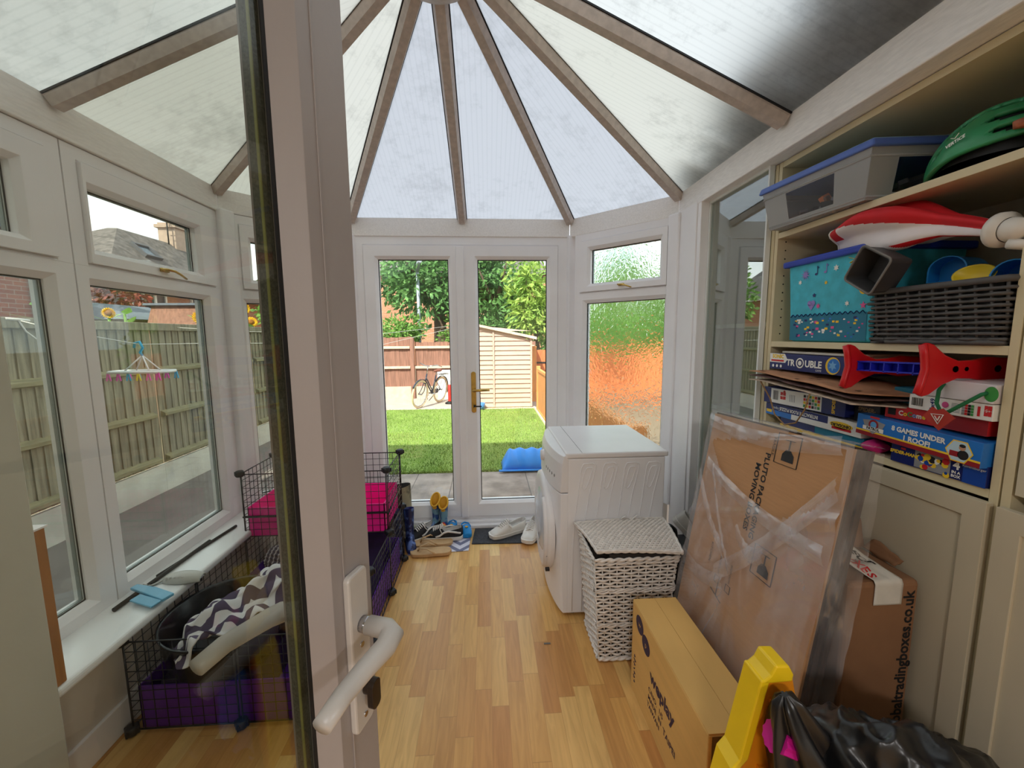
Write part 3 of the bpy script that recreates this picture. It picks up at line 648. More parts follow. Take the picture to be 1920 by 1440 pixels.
bm = nb(); bx(bm, 1.25, 1.75, 10.185, 10.2, 0.72, 0.76); obj('hinge', bm, black, gt)

# ---------------- shed
shedw = mat('shed_shiplap', rgb(204, 170, 156), 0.8, 0.10, 5, bump=0.1, bscale=20, stretch=(0.8, 6, 9), detail=6)
sh = thing('garden_shed', 'small pale timber shed with overlapping boards at the end of the lawn', 'shed', (0.4, 9.9, G))
bm = nb()
SX0, SX1 = -0.20, 1.02
def roofz(x): return 1.62 + (x + 0.14) / (1.02 + 0.14) * (1.34 - 1.62)
z = -0.20
while z < 1.55:
    zt = z + 0.115
    xr = SX1 if roofz(SX1) > zt - 0.02 else SX0 + (SX1 - SX0) * max(0.05, (roofz(SX0) - zt) / (roofz(SX0) - roofz(SX1)))
    hull8(bm, [(SX0, 9.195, z), (SX1, 9.195, z), (SX1, 9.24, z), (SX0, 9.24, z)], [(SX0, 9.222, zt), (xr, 9.222, zt), (xr, 9.24, zt), (SX0, 9.24, zt)])
    z += 0.108
bx(bm, SX0, SX0 + 0.02, 9.24, 10.8, G + 0.05, 1.6); bx(bm, SX1 - 0.02, SX1, 9.24, 10.8, G + 0.05, 1.33)
obj('wall', bm, shedw, sh)
bm = nb(); bx(bm, 0.135, 0.175, 9.178, 9.20, -0.2, 1.53); obj('batten', bm, shedw, sh, 0.002)
bm = nb(); bx(bm, SX1 - 0.03, SX1 + 0.012, 9.18, 9.215, -0.2, 1.34); obj('corner_trim', bm, shedw, sh, 0.002)
bm = nb(); bx(bm, SX0 - 0.01, SX0 + 0.03, 9.18, 9.215, -0.2, 1.60); obj('corner_trim', bm, shedw, sh, 0.002)
bm = nb(); hull8(bm, [(SX0 - 0.06, 9.12, 1.645), (1.13, 9.12, 1.335), (1.13, 10.9, 1.335), (SX0 - 0.06, 10.9, 1.645)], [(SX0 - 0.06, 9.12, 1.70), (1.13, 9.12, 1.395), (1.13, 10.9, 1.395), (SX0 - 0.06, 10.9, 1.70)])
obj('roof', bm, mat('shed_roof', rgb(226, 196, 176), 0.85, 0.15, 7), sh)
bm = nb(); bx(bm, SX0, SX1, 9.21, 10.8, G, -0.2); obj('base', bm, rc, sh)

# ---------------- bicycle
dark_frame = mat('dark_bike_paint', rgb(46, 52, 66), 0.35, 0.05, 20)
tyre = mat('cream_tyre', rgb(226, 206, 168), 0.7, 0.05, 20); chrome = MATS['chrome']; leather = mat('brown_leather', rgb(128, 76, 62), 0.6, 0.1, 30)
bk = thing('bicycle', 'dark step-through bicycle with cream tyres leaning at the back fence', 'bicycle', (-1.40, 9.92, G))
F0, R0 = Vector((-1.60, 9.50, G)), Vector((-1.22, 10.34, G)); u = (F0 - R0).normalized(); up_ = Vector((0.10, 0.0, 1)).normalized()
def bp_(s, z): return R0 + u * s + up_ * z   # s metres forward of the rear wheel, z up
WB = (F0 - R0).length; RW = 0.33
side = u.cross(up_).normalized()
def wheel(s):
    c = bp_(s, RW)
    ring = lambda r, n=36: [c + u * math.cos(2 * PI * k / n) * r + up_ * math.sin(2 * PI * k / n) * r for k in range(n)]
    bm = nb(); tube(bm, ring(RW - 0.018), 0.021, 8, closed=True); w = obj('wheel', bm, tyre, bk, smooth=True)
    bm = nb(); tube(bm, ring(RW - 0.045), 0.008, 6, closed=True)
    for k in range(16): a = 2 * PI * k / 16; tube(bm, [c + side * (0.02 if k % 2 else -0.02), c + u * math.cos(a) * (RW - 0.045) + up_ * math.sin(a) * (RW - 0.045)], 0.0016, 4)
    tube(bm, [c - side * 0.045, c + side * 0.045], 0.018, 10); obj('rim', bm, chrome, w)
wheel(0); wheel(WB)
BBs = 0.40
bm = nb()
for pts, r in (([(BBs, 0.28), (WB - 0.20, 0.62)], 0.018), ([(BBs - 0.02, 0.34), (WB - 0.21, 0.70)], 0.015), ([(BBs, 0.28), (BBs - 0.13, 0.72)], 0.017), ([(0, RW), (BBs, 0.28)], 0.010), ([(0, RW), (BBs - 0.11, 0.64)], 0.009), ([(WB - 0.17, 0.55), (WB - 0.23, 0.78)], 0.019)):
    tube(bm, [bp_(*p) for p in pts], r, 8)
for sd in (-0.045, 0.045): tube(bm, [bp_(WB - 0.17, 0.58) + side * sd * 0.6, bp_(WB - 0.09, 0.40) + side * sd, bp_(WB, RW) + side * sd], 0.010, 8)
obj('frame', bm, dark_frame, bk)
bm = nb(); tube(bm, [bp_(WB - 0.23, 0.78), bp_(WB - 0.25, 0.98)], 0.012, 8); tube(bm, [bp_(WB - 0.42, 0.98) - side * 0.28, bp_(WB - 0.28, 1.02) - side * 0.24, bp_(WB - 0.22, 0.98) - side * 0.05, bp_(WB - 0.22, 0.98) + side * 0.05, bp_(WB - 0.28, 1.02) + side * 0.24, bp_(WB - 0.42, 0.98) + side * 0.28], 0.011, 8); obj('handlebar', bm, chrome, bk, smooth=True)
bm = nb(); loft(bm, [[bp_(BBs - 0.30 + a, 0.83 + 0.02 * (a < .02)) + side * w * math.cos(t) + up_ * 0.03 * math.sin(t) for t in np.linspace(0, 2 * PI, 10, endpoint=False)] for a, w in ((0, 0.07), (0.06, 0.085), (0.14, 0.05), (0.26, 0.02))]); obj('saddle', bm, leather, bk, smooth=True)
bm = nb(); tube(bm, [bp_(BBs - 0.13, 0.72), bp_(BBs - 0.155, 0.82)], 0.012, 8); obj('seat_post', bm, chrome, bk)
bm = nb(); prism(bm, rbox2d(0.36, 0.11, 0.05), basis(bp_(0.19, 0.30) + side * 0.05, u, up_), 0.02); obj('chain_guard', bm, dark_frame, bk)
bm = nb(); tube(bm, [bp_(BBs, 0.28) - side * 0.09, bp_(BBs, 0.28) + side * 0.09], 0.016, 8); tube(bm, [bp_(BBs, 0.28) + side * 0.08, bp_(BBs + 0.05, 0.12) + side * 0.09, bp_(BBs + 0.05, 0.12) + side * 0.17], 0.009, 6); tube(bm, [bp_(BBs, 0.28) - side * 0.08, bp_(BBs - 0.05, 0.44) - side * 0.09, bp_(BBs - 0.05, 0.44) - side * 0.17], 0.009, 6); obj('pedal_crank', bm, chrome, bk)
def guard(s, a0, a1):
    bm = nb(); c = bp_(s, RW); ps = [c + (u * math.cos(math.radians(a)) + up_ * math.sin(math.radians(a))) * (RW + 0.02) for a in range(a0, a1 + 1, 10)]
    tube(bm, ps, 0.026, 6, flat=0.3); obj('mudguard', bm, dark_frame, bk)
guard(0, 40, 200); guard(WB, 30, 140)
bm = nb(); tube(bm, [bp_(-0.3, 0.72), bp_(0.12, 0.72)], 0.008, 6)
for sd in (-0.06, 0.06): tube(bm, [bp_(-0.3, 0.72) + side * sd, bp_(0.14, 0.72) + side * sd], 0.006, 6); tube(bm, [bp_(-0.22, 0.72) + side * sd, bp_(0, RW) + side * sd * 0.8], 0.005, 6)
obj('luggage_rack', bm, dark_frame, bk)
bm = nb(); tube(bm, [bp_(0.10, 0.30) + side * 0.04, bp_(0.02, 0.0) + side * 0.30], 0.009, 6); obj('kickstand', bm, black, bk)
bm = nb(); bx(bm, -1.32, -0.92, 10.86, 10.90, G + 0.005, 0.53, 0, Matrix.Identity(4)); tag(obj('white_board', bm, mat('white_sheet', rgb(240, 238, 234), 0.6, 0.03, 5), bev=0.004), 'white board standing against the back fence behind the bicycle', 'board')
tb = thing('parasol_base', 'red pole in a black foot beside the bicycle', 'stand', (-0.93, 10.05, G))
bm = nb(); lathe(bm, [(0.045, 0.06), (0.042, 0.46), (0.03, 0.48), (0, 0.48)], Matrix.Translation((-0.93, 10.05, G)), 16); obj('pole', bm, mat('red_plastic', rgb(214, 50, 42), 0.4, 0.05, 10), tb)
bm = nb(); lathe(bm, [(0, 0.005), (0.12, 0.005), (0.12, 0.03), (0.05, 0.07), (0, 0.07)], Matrix.Translation((-0.93, 10.05, G)), 16); obj('base', bm, black, tb)
bm = nb(); lathe(bm, [(0, 0.0), (0.09, 0.0), (0.11, 0.14), (0.10, 0.14), (0.085, 0.02), (0, 0.02)], Matrix.Translation((-0.16, 9.06, G + 0.03)), 18); tag(obj('garden_bucket', bm, mat('blue_plastic_dull', rgb(70, 130, 190), 0.4, 0.05, 10)), 'small blue bucket on the lawn in front of the shed', 'bucket')

# ---------------- blue sledge-like tray on the lawn edge
blue = mat('bright_blue_plastic', rgb(32, 142, 238), 0.35, 0.04, 6)
bm = nb()
def shell(u_, v_):
    y = 4.82 + 0.36 * v_; t = u_
    x = 0.17 + 0.62 * t
    prof = math.sin(PI * min(1, max(0, v_)))
    h = 0.235 * (prof ** 0.55) * min(1, (t * 6) ** 0.6) * min(1, ((1 - t) * 9 + 0.02) ** 0.6)
    h *= 1 - 0.10 * (0.5 + 0.5 * math.cos(t * 2 * PI * 4.0))
    return (x, y, G + 0.022 + h)
surf(bm, shell, 40, 16)
pd = tag(obj('play_tray', bm, blue, solid=0.006, smooth=True), 'upturned bright blue ribbed plastic tray on the lawn edge', 'tray')
bm = nb(); tube(bm, [(0.13, 4.80, G + 0.03), (0.80, 4.80, G + 0.03)], 0.018, 8, flat=0.7); obj('rim', bm, blue, pd, smooth=True)

# ---------------- clothes lines, peg hanger
linem = mat('line_white', rgb(225, 222, 216), 0.6, 0.02, 9)
bm = nb(); tube(bm, [(-3.53, 3.33, 1.565), (-3.36, 3.45, 1.49), (-2.98, 3.70, 1.372), (-2.98, 4.6, 1.365), (-3.02, 5.8, 1.345), (-2.06, 8.3, 1.27), (-0.93, 10.3, 1.6), (-0.62, 11.0, 1.74)], 0.0035, 6)
tube(bm, [(-3.535, 3.33, 1.57), (-3.52, 3.36, 1.48), (-3.49, 3.42, 1.40), (-3.47, 3.44, 1.30)], 0.006, 6); tube(bm, [(-3.54, 3.25, 1.575), (-3.53, 3.40, 1.565)], 0.012, 6)
tag(obj('clothes_line', bm, linem), 'white clothes line holding the peg hanger, knotted to the fence top', 'clothes line')
bm = nb(); tube(bm, [(-3.55, 4.9, 1.545), (-3.1, 5.5, 1.50), (-2.08, 8.3, 1.48), (-0.93, 10.3, 1.67), (-0.62, 11.0, 1.76)], 0.0035, 6)
tag(obj('clothes_line', bm, linem), 'upper white clothes line crossing high in front of the brown back fence', 'clothes line')
bm = nb(); bx(bm, -0.66, -0.57, 10.93, 11.0, G, 1.80); tag(obj('line_post', bm, rb, bev=0.005), 'brown post at the back fence carrying both clothes lines', 'post')
HX, HY, HZ = -2.98, 3.70, 1.372
hg = thing('peg_hanger', 'white peg hanger with coloured clips and a blue hook on the clothes line', 'clothes hanger', (HX, HY, HZ - 0.25))
bluehook = mat('cyan_plastic', rgb(40, 170, 220), 0.4, 0.04, 10)
bm = nb(); tube(bm, [(HX - 0.05, HY, HZ - 0.03), (HX - 0.04, HY, HZ + 0.012), (HX, HY, HZ + 0.022), (HX + 0.02, HY, HZ - 0.03), (HX - 0.005, HY, HZ - 0.07), (HX + 0.012, HY, HZ - 0.10)], 0.010, 8); obj('hook', bm, bluehook, hg, smooth=True)
bm = nb()
for sx in (-1, 1):
    for sy in (-0.06, 0.06): tube(bm, [(HX + 0.01, HY, HZ - 0.095), (HX + sx * 0.10, HY + sy, HZ - 0.225)], 0.006, 6)
obj('chain', bm, mat('clear_white_plastic', rgb(228, 230, 232), 0.4, 0.04, 9), hg)
bm = nb(); ring = [(HX + 0.235 * sx_, HY + 0.10 * sy_) for sx_, sy_ in ((-1, -.4), (-.85, -1), (.85, -1), (1, -.4), (1, .4), (.85, 1), (-.85, 1), (-1, .4))]
tube(bm, [(a, b, HZ - 0.235) for a, b in ring], 0.012, 8, closed=True); bx(bm, HX - 0.22, HX + 0.22, HY - 0.008, HY + 0.008, HZ - 0.243, HZ - 0.23); bx(bm, HX - 0.10, HX - 0.09, HY - 0.1, HY + 0.1, HZ - 0.243, HZ - 0.23); bx(bm, HX + 0.09, HX + 0.10, HY - 0.1, HY + 0.1, HZ - 0.243, HZ - 0.23)
obj('hanger_ring', bm, MATS['clear_white_plastic'], hg)
pegc = [mat('peg_pink', rgb(236, 90, 190), 0.4, 0.03, 9), mat('peg_yellow', rgb(238, 226, 60), 0.4, 0.03, 9), bluehook, mat('peg_magenta', rgb(226, 40, 180), 0.4, 0.03, 9)]
for k in range(12):
    t = -0.20 + 0.4 * (k % 6) / 5; sy = -0.10 if k < 6 else 0.10
    bm = nb(); 
    for s_ in (-1, 1): bar(bm, (HX + t + s_ * 0.003, HY + sy, HZ - 0.238), (HX + t + s_ * 0.016, HY + sy, HZ - 0.305), 0.010, 0.008)
    pg = obj('peg', bm, pegc[(k * 3 + (k // 6)) % 4], hg)
    pg['label'] = ['pink', 'yellow', 'blue', 'magenta'][(k * 3 + (k // 6)) % 4] + ' clip'

# ---------------- leaves
def leafmat(name, c1, c2):
    m, nt, o = shader_mat(name); N = nt.nodes.new; L = nt.links.new
    tc = N('ShaderNodeTexCoord'); n = N('ShaderNodeTexNoise'); n.inputs['Scale'].default_value = 2.6; n.inputs['Detail'].default_value = 9; n.inputs['Roughness'].default_value = 0.75; L(tc.outputs['Object'], n.inputs['Vector'])
    cr = N('ShaderNodeValToRGB'); cr.color_ramp.elements[0].position = 0.36; cr.color_ramp.elements[0].color = (*c1, 1); cr.color_ramp.elements[1].position = 0.62; cr.color_ramp.elements[1].color = (*c2, 1); L(n.outputs[0], cr.inputs[0])
    d = N('ShaderNodeBsdfPrincipled'); d.inputs['Roughness'].default_value = 0.5; d.inputs['Specular IOR Level'].default_value = 0.3; L(cr.outputs[0], d.inputs['Base Color'])
    t = N('ShaderNodeBsdfTranslucent'); L(cr.outputs[0], t.inputs[0]); mx = N('ShaderNodeMixShader'); mx.inputs[0].default_value = 0.3; L(d.outputs[0], mx.inputs[1]); L(t.outputs[0], mx.inputs[2]); L(mx.outputs[0], o.inputs[0])
    return m
def foliage(bm, c, rad, n, size, rs=1.0, ratio=0.45, shell=0.55, lumps=9):
    rnd = random.Random(int(abs(c[0]) * 100 + c[1] * 10 + n)); c = Vector(c)
    L_ = []
    for k in range(lumps):
        v = Vector((rnd.gauss(0, 1), rnd.gauss(0, 1), rnd.gauss(0, 1))).normalized() * rnd.uniform(0.25, 0.8)
        L_.append((c + Vector((v.x * rad[0], v.y * rad[1], v.z * rad[2])), rnd.uniform(0.32, 0.6)))
    for k in range(n):
        lc, lr = L_[rnd.randrange(lumps)]
        v = Vector((rnd.gauss(0, 1), rnd.gauss(0, 1), rnd.gauss(0, 1))).normalized()
        q = shell + (1 - shell) * rnd.random()
        p = lc + Vector((v.x * rad[0], v.y * rad[1], v.z * rad[2])) * lr * q
        d = (v + Vector((rnd.uniform(-1, 1), rnd.uniform(-1, 1), rnd.uniform(-1.0, 0.4)))).normalized(); w = d.cross(Vector((rnd.uniform(-1, 1), rnd.uniform(-1, 1), rnd.uniform(-1, 1)))).normalized()
        s = size * rnd.uniform(0.6, 1.3)
        vs = [bm.verts.new(p), bm.verts.new(p + d * s * 0.5 + w * s * ratio * 0.5), bm.verts.new(p + d * s), bm.verts.new(p + d * s * 0.5 - w * s * ratio * 0.5)]
        bm.faces.new(vs)
bark = mat('bark', rgb(96, 78, 62), 0.9, 0.25, 8, bump=0.3, bscale=20)
def tree(name, label, base, trunk_h, r, crown, n, size, m, cat='tree', group=None, ratio=0.45, lumps=9):
    t = thing(name, label, cat, base, group)
    bm = nb(); b = Vector(base); tube(bm, [b, b + Vector((0.05, 0, trunk_h * 0.5)), b + Vector((0, 0.05, trunk_h))], r, 10, radii=[r, r * 0.8, r * 0.5])
    for k in range(5):
        a = k * 1.3; tube(bm, [b + Vector((0, 0, trunk_h * (0.6 + 0.08 * k))), b + Vector((math.cos(a) * crown[0][3] * 0.6, math.sin(a) * crown[0][4] * 0.6, trunk_h * (0.9 + 0.12 * k)))], r * 0.3, 6, radii=[r * 0.35, r * 0.1])
    obj('trunk', bm, bark, t)
    bm = nb()
    for c in crown: foliage(bm, c[:3], c[3:6], int(n * c[6]), size, ratio=ratio, lumps=lumps)
    obj('crown', bm, m, t)
    return t
dark_leaf = leafmat('dark_green_leaves', rgb(44, 82, 44), rgb(132, 182, 104))
light_leaf = leafmat('light_green_leaves', rgb(92, 140, 48), rgb(190, 214, 110))
mid_leaf = leafmat('mid_green_leaves', rgb(64, 116, 44), rgb(150, 190, 96))
red_leaf = leafmat('red_leaves', rgb(84, 30, 34), rgb(170, 84, 72))
tree('leafy_tree', 'large dark green tree filling the left french door pane', (-1.6, 14.0, G), 3.4, 0.28, [(-1.7, 14.0, 4.0, 2.5, 1.6, 2.1, 1.0), (-2.6, 14.4, 3.2, 1.4, 1.2, 1.3, 0.4), (-0.8, 13.6, 2.7, 0.9, 0.8, 1.2, 0.3)], 4200, 0.24, dark_leaf, lumps=16)
tree('leafy_tree', 'tall dark tree rising directly behind the shed roof', (0.35, 13.6, G), 3.0, 0.24, [(0.35, 13.8, 3.2, 1.3, 1.2, 2.0, 1.0), (0.6, 13.2, 1.9, 1.3, 0.7, 0.9, 0.4)], 3400, 0.22, dark_leaf, lumps=14)
tree('laurel_tree', 'bright yellow-green long-leaved tree at the right behind the shed', (1.45, 12.0, G), 2.6, 0.10, [(1.35, 11.9, 2.9, 0.75, 0.7, 1.3, 1.0), (1.5, 11.7, 1.9, 0.7, 0.5, 0.6, 0.35)], 1500, 0.24, light_leaf, ratio=0.3, lumps=14)
tree('leafy_bush', 'pale green bush looking over the left end of the brown fence', (-2.6, 12.0, G), 1.4, 0.08, [(-2.65, 12.0, 1.55, 0.85, 0.5, 0.55, 1.0)], 1500, 0.14, mid_leaf, 'bush')
tree('leafy_bush', 'small green bush above the brown fence beside the line post', (-0.9, 12.2, G), 1.4, 0.06, [(-0.95, 12.2, 1.5, 0.55, 0.4, 0.6, 1.0)], 700, 0.14, mid_leaf, 'bush')
hd = leafmat('hedge_leaves', rgb(84, 140, 60), rgb(160, 204, 110))
bm = nb()
for k in range(7): foliage(bm, (1.9 + k * 0.75, 12.2 + 0.2 * (k % 2), 1.5 + 0.3 * math.sin(k * 2)), (0.8, 0.6, 1.5), 900, 0.18, lumps=8)
bx(bm, 1.8, 7.0, 12.1, 12.5, G, 2.2)
tag(obj('garden_hedge', bm, hd), 'tall bright green hedge beyond the orange gate, seen through patterned glass', 'hedge')
bm = nb()
for k in range(4): foliage(bm, (2.6 + k * 0.9, 9.0 + k * 0.5, 2.6), (0.8, 0.7, 0.9), 500, 0.2, lumps=7)
tube(bm, [(3.4, 10.6, G), (3.5, 10.4, 2.4)], 0.09, 8)
tag(obj('leafy_tree', bm, mid_leaf), 'light green tree crown over the hedge, behind the patterned fanlight', 'tree')
tree('leafy_tree', 'bright green tree beyond the fence in the angled left window', (-7.5, 17.0, G), 2.4, 0.16, [(-7.5, 17.0, 3.0, 1.7, 1.2, 1.9, 1.0), (-6.2, 17.4, 2.4, 1.3, 1.0, 1.4, 0.6)], 2600, 0.24, mid_leaf)
tree('copper_tree', 'dark red leaved tree above the left fence in front of the brick house', (-10.6, 12.6, G), 2.4, 0.12, [(-10.7, 12.6, 2.6, 1.2, 0.8, 1.1, 1.0)], 1600, 0.2, red_leaf)

# ---------------- sunflowers behind the left fence
sfy = mat('sunflower_yellow', rgb(250, 200, 40), 0.6, 0.08, 20); sfc = mat('sunflower_centre', rgb(150, 96, 30), 0.8, 0.2, 60)
stem = mat('flower_stem', rgb(110, 150, 70), 0.7, 0.1, 20); sleaf = leafmat('sunflower_leaf', rgb(120, 170, 80), rgb(176, 214, 130))
def sunflower(label, x, y, z, r, leaves, face):
    t = thing('sunflower', label, 'flower', (x, y, G), 'sunflowers behind the left fence')
    bm = nb(); tube(bm, [(x, y, G), (x + 0.01, y, (G + z) / 2), (x, y, z)], 0.012, 6); obj('stem', bm, stem, t)
    if r:
        nz_ = Vector(face).normalized(); ax = nz_.orthogonal().normalized(); M_ = basis((x, y, z + 0.01), ax, nz_.cross(ax))
        bm = nb()
        for ring_, rr in ((0, 1.0), (1, 0.86)):
            for k in range(18):
                a = 2 * PI * (k + ring_ * 0.5) / 18; d = Vector((math.cos(a), math.sin(a), 0)); w = Vector((-d.y, d.x, 0))
                ngon(bm, [M_ @ (d * r * 0.4), M_ @ (d * r * 0.7 + w * r * 0.13 + Vector((0, 0, 0.01 * (1 + ring_)))), M_ @ (d * r * rr + Vector((0, 0, 0.012 * ring_))), M_ @ (d * r * 0.7 - w * r * 0.13 + Vector((0, 0, 0.01)))])
        h = obj('petals', bm, sfy, t)
        bm = nb(); lathe(bm, [(r * 0.45, 0), (r * 0.42, 0.015), (r * 0.2, 0.026), (0, 0.028)], M_, 16); obj('flower_centre', bm, sfc, t)
    bm = nb(); rnd = random.Random(int(y * 100))
    for k in range(leaves):
        a = rnd.uniform(0, 6.28); d = Vector((math.cos(a), math.sin(a), rnd.uniform(0.1, 0.6))); w = Vector((-d.y, d.x, 0)); p = Vector((x, y, z - 0.03 - 0.05 * k)); s = rnd.uniform(0.12, 0.2)
        ngon(bm, [p, p + d * s * 0.4 + w * s * 0.3, p + d * s * 0.8 + w * s * 0.16, p + d * s, p + d * s * 0.8 - w * s * 0.16, p + d * s * 0.4 - w * s * 0.3])
    obj('leaf_cluster', bm, sleaf, t)
sunflower('leafy green sunflower stem without bloom at the near end of the fence', -3.75, 3.68, 1.72, 0, 7, (1, -.5, 0))
sunflower('sunflower with small yellow bloom and big leaves behind the fence, near the red tree', -3.75, 4.33, 1.665, 0.06, 6, (1, -.7, .1))
sunflower('leafy sunflower shoot just right of the small bloom', -3.78, 4.55, 1.70, 0, 6, (1, -.5, 0))
sunflower('yellow sunflower bloom in front of the dark shed roof', -3.75, 5.63, 1.68, 0.095, 2, (0.8, -1, .1))
sunflower('upper yellow sunflower in the angled left window', -3.75, 6.62, 1.86, 0.10, 3, (0.8, -1, .1))
sunflower('lower yellow sunflower in the angled left window', -3.75, 6.80, 1.66, 0.10, 2, (0.8, -1, .6))

# ---------------- neighbours' houses and sheds
tile = mat('grey_brown_tiles', rgb(104, 97, 95), 0.9, 0.35, 5, bump=0.2, bscale=30, detail=8)
brick_a = brick_mat('orange_brick', rgb(196, 134, 98), rgb(176, 110, 80), rgb(190, 170, 150))
brick_b = brick_mat('red_brick', rgb(164, 92, 66), rgb(140, 72, 52), rgb(165, 140, 125))
whitef = mat('white_window_frame', rgb(245, 244, 242), 0.4, 0.02, 5); dglz = mat('dark_pane', rgb(70, 80, 92), 0.1, 0.2, 1)
slate = mat('blue_grey_felt', rgb(104, 112, 126), 0.8, 0.1, 9)
def house_window(parent, x, y0, y1, z0, z1, nm=3):
    bm = nb(); mitred(bm, fpanel((x, 0, 0), (0, 1), (-1, 0)), y0, y1, z0, z1, .07, .07, .07, .07, -0.05, 0.05)
    for k in range(1, nm): yy_ = y0 + (y1 - y0) * k / nm; bx(bm, x - 0.05, x + 0.05, yy_ - 0.05, yy_ + 0.05, z0, z1)
    bx(bm, x - 0.05, x + 0.10, y0 - 0.05, y1 + 0.05, z0 - 0.07, z0)
    w = obj('window', bm, whitef, parent)
    bm = nb(); bx(bm, x - 0.02, x + 0.0, y0 + .05, y1 - .05, z0 + .05, z1 - .05); obj('pane', bm, dglz, w)
hA = thing('brick_house', 'orange brick house with grey tiled roof and chimney over the left fence', 'house', (-15, 19, G))
bm = nb(); bx(bm, -20, -13.0, 15.0, 26, G, 3.35); obj('wall', bm, brick_a, hA)
bm = nb()
hull8(bm, [(-12.6, 14.6, 3.30), (-12.6, 26.4, 3.30), (-20.4, 26.4, 3.30), (-20.4, 14.6, 3.30)], [(-15.6, 18.9, 6.1), (-15.6, 24, 6.1), (-16.0, 24, 6.1), (-16.0, 18.9, 6.1)])
rfA = obj('roof', bm, tile, hA)
bm = nb(); bx(bm, -16.1, -15.3, 21.8, 23.0, 5.3, 7.1); bx(bm, -16.2, -15.2, 21.7, 23.1, 6.85, 7.0); obj('chimney', bm, mat('pale_chimney', rgb(184, 160, 144), 0.85, 0.1, 6), rfA)
bm = nb(); tube(bm, [(-15.5, 21.6, 5.8), (-15.5, 21.6, 7.4)], 0.03, 6)
for k in range(5): tube(bm, [(-15.5 - 0.35, 20.9 + k * 0.22, 7.25), (-15.5 + 0.35, 20.9 + k * 0.22, 7.25)], 0.018, 5)
tube(bm, [(-15.5, 20.4, 7.25), (-15.5, 21.9, 7.25)], 0.022, 5); obj('aerial', bm, black, rfA)
sl = Vector((-3.0, 0, 2.8)).normalized(); rl0 = Vector((-14.2, 18.4, 3.30 + (14.2 - 12.6) / 3.0 * 2.8 + 0.03))
bm = nb(); Mr = basis(rl0, (0, 1, 0), sl); mitred(bm, Mr, 0, 0.9, 0, 0.8, .09, .09, .09, .09, -0.02, 0.12); sk = obj('roof_window', bm, mat('dark_flashing', rgb(84, 84, 90), 0.6, 0.1, 9), rfA)
bm = nb(); bx(bm, 0.05, 0.85, 0.05, 0.75, 0.0, 0.06, 0, Mr); obj('pane', bm, dglz, sk)
bm = nb(); bx(bm, -12.68, -12.52, 14.6, 26.4, 3.24, 3.36); obj('gutter', bm, whitef, hA)
house_window(hA, -12.97, 15.9, 17.6, 2.35, 3.18); house_window(hA, -12.97, 19.0, 20.8, 2.75, 3.22)
hB = thing('brick_house', 'red brick house at the far left edge beyond the fence', 'house', (-9.5, 6, G))
bm = nb(); bx(bm, -12.5, -7.9, 1.0, 7.85, G, 3.35); obj('wall', bm, brick_b, hB)
bm = nb(); hull8(bm, [(-7.6, 0.6, 3.30), (-7.6, 8.15, 3.30), (-12.8, 8.15, 3.30), (-12.8, 0.6, 3.30)], [(-9.6, 2.5, 5.4), (-9.6, 6.6, 5.4), (-10.2, 6.6, 5.4), (-10.2, 2.5, 5.4)]); obj('roof', bm, mat('red_tiles', rgb(150, 84, 70), 0.9, 0.2, 12), hB)
bm = nb(); tube(bm, [(-7.83, 7.70, G), (-7.83, 7.70, 3.3)], 0.05, 8); obj('drainpipe', bm, mat('grey_pipe', rgb(170, 180, 190), 0.5, 0.05, 5), hB)
bm = nb(); bx(bm, -7.75, -7.55, 0.6, 8.15, 3.18, 3.30); obj('gutter', bm, slate, hB)
house_window(hB, -7.88, 5.6, 6.8, 1.3, 2.7, 2)
hC = thing('brick_house', 'brick house glimpsed between the trees beyond the brown fence', 'house', (-4, 26, G))
bm = nb(); bx(bm, -9.0, 3.5, 24.0, 30, G, 5.0); obj('wall', bm, brick_a, hC)
bm = nb(); hull8(bm, [(-9.4, 23.6, 4.9), (3.9, 23.6, 4.9), (3.9, 30.4, 4.9), (-9.4, 30.4, 4.9)], [(-7.5, 26.5, 7.5), (2, 26.5, 7.5), (2, 27.5, 7.5), (-7.5, 27.5, 7.5)]); obj('roof', bm, tile, hC)
s1 = thing('garden_shed', 'long low shed with blue-grey felt roof behind the left fence', 'shed', (-7.2, 8.9, G))
bm = nb(); bx(bm, -8.4, -6.6, 8.0, 10.4, G, 1.80); obj('wall', bm, grey_wood, s1)
bm = nb(); hull8(bm, [(-6.45, 7.9, 1.78), (-6.45, 10.5, 1.78), (-8.5, 10.5, 1.78), (-8.5, 7.9, 1.78)], [(-6.6, 7.95, 1.84), (-6.6, 10.45, 1.84), (-7.6, 10.3, 2.12), (-7.6, 8.2, 2.12)]); obj('roof', bm, slate, s1)
s2_ = thing('garden_shed', 'brown shed with dark pitched roof behind the sunflower at the left fence', 'shed', (-5.6, 8.6, G))
bm = nb(); bx(bm, -6.2, -5.3, 7.9, 9.4, G, 1.66); prism(bm, [(7.9, 1.66), (9.4, 1.66), (8.05, 2.02)], basis((-5.3, 0, 0), (0, 1, 0), (0, 0, 1)), -0.9); obj('wall', bm, rb, s2_)
bm = nb(); bar(bm, (-5.75, 7.98, 2.05), (-5.75, 9.5, 1.68), 1.1, 0.04, upv=Vector((0, 0, 1))); obj('roof', bm, slate, s2_)
lp = thing('street_lamp', 'grey lamp post standing among the trees beyond the fence', 'lamp post', (-2.05, 14.6, G))
bm = nb(); tube(bm, [(-2.08, 12.9, G), (-2.08, 12.9, 3.4)], 0.05, 10); obj('pole', bm, mat('lamp_grey', rgb(150, 158, 166), 0.5, 0.05, 9), lp)
bm = nb(); tube(bm, [(-2.08, 12.9, 3.4), (-2.0, 12.6, 3.6), (-1.9, 12.3, 3.62)], 0.06, 8); obj('lamp_head', bm, MATS['lamp_grey'], lp)
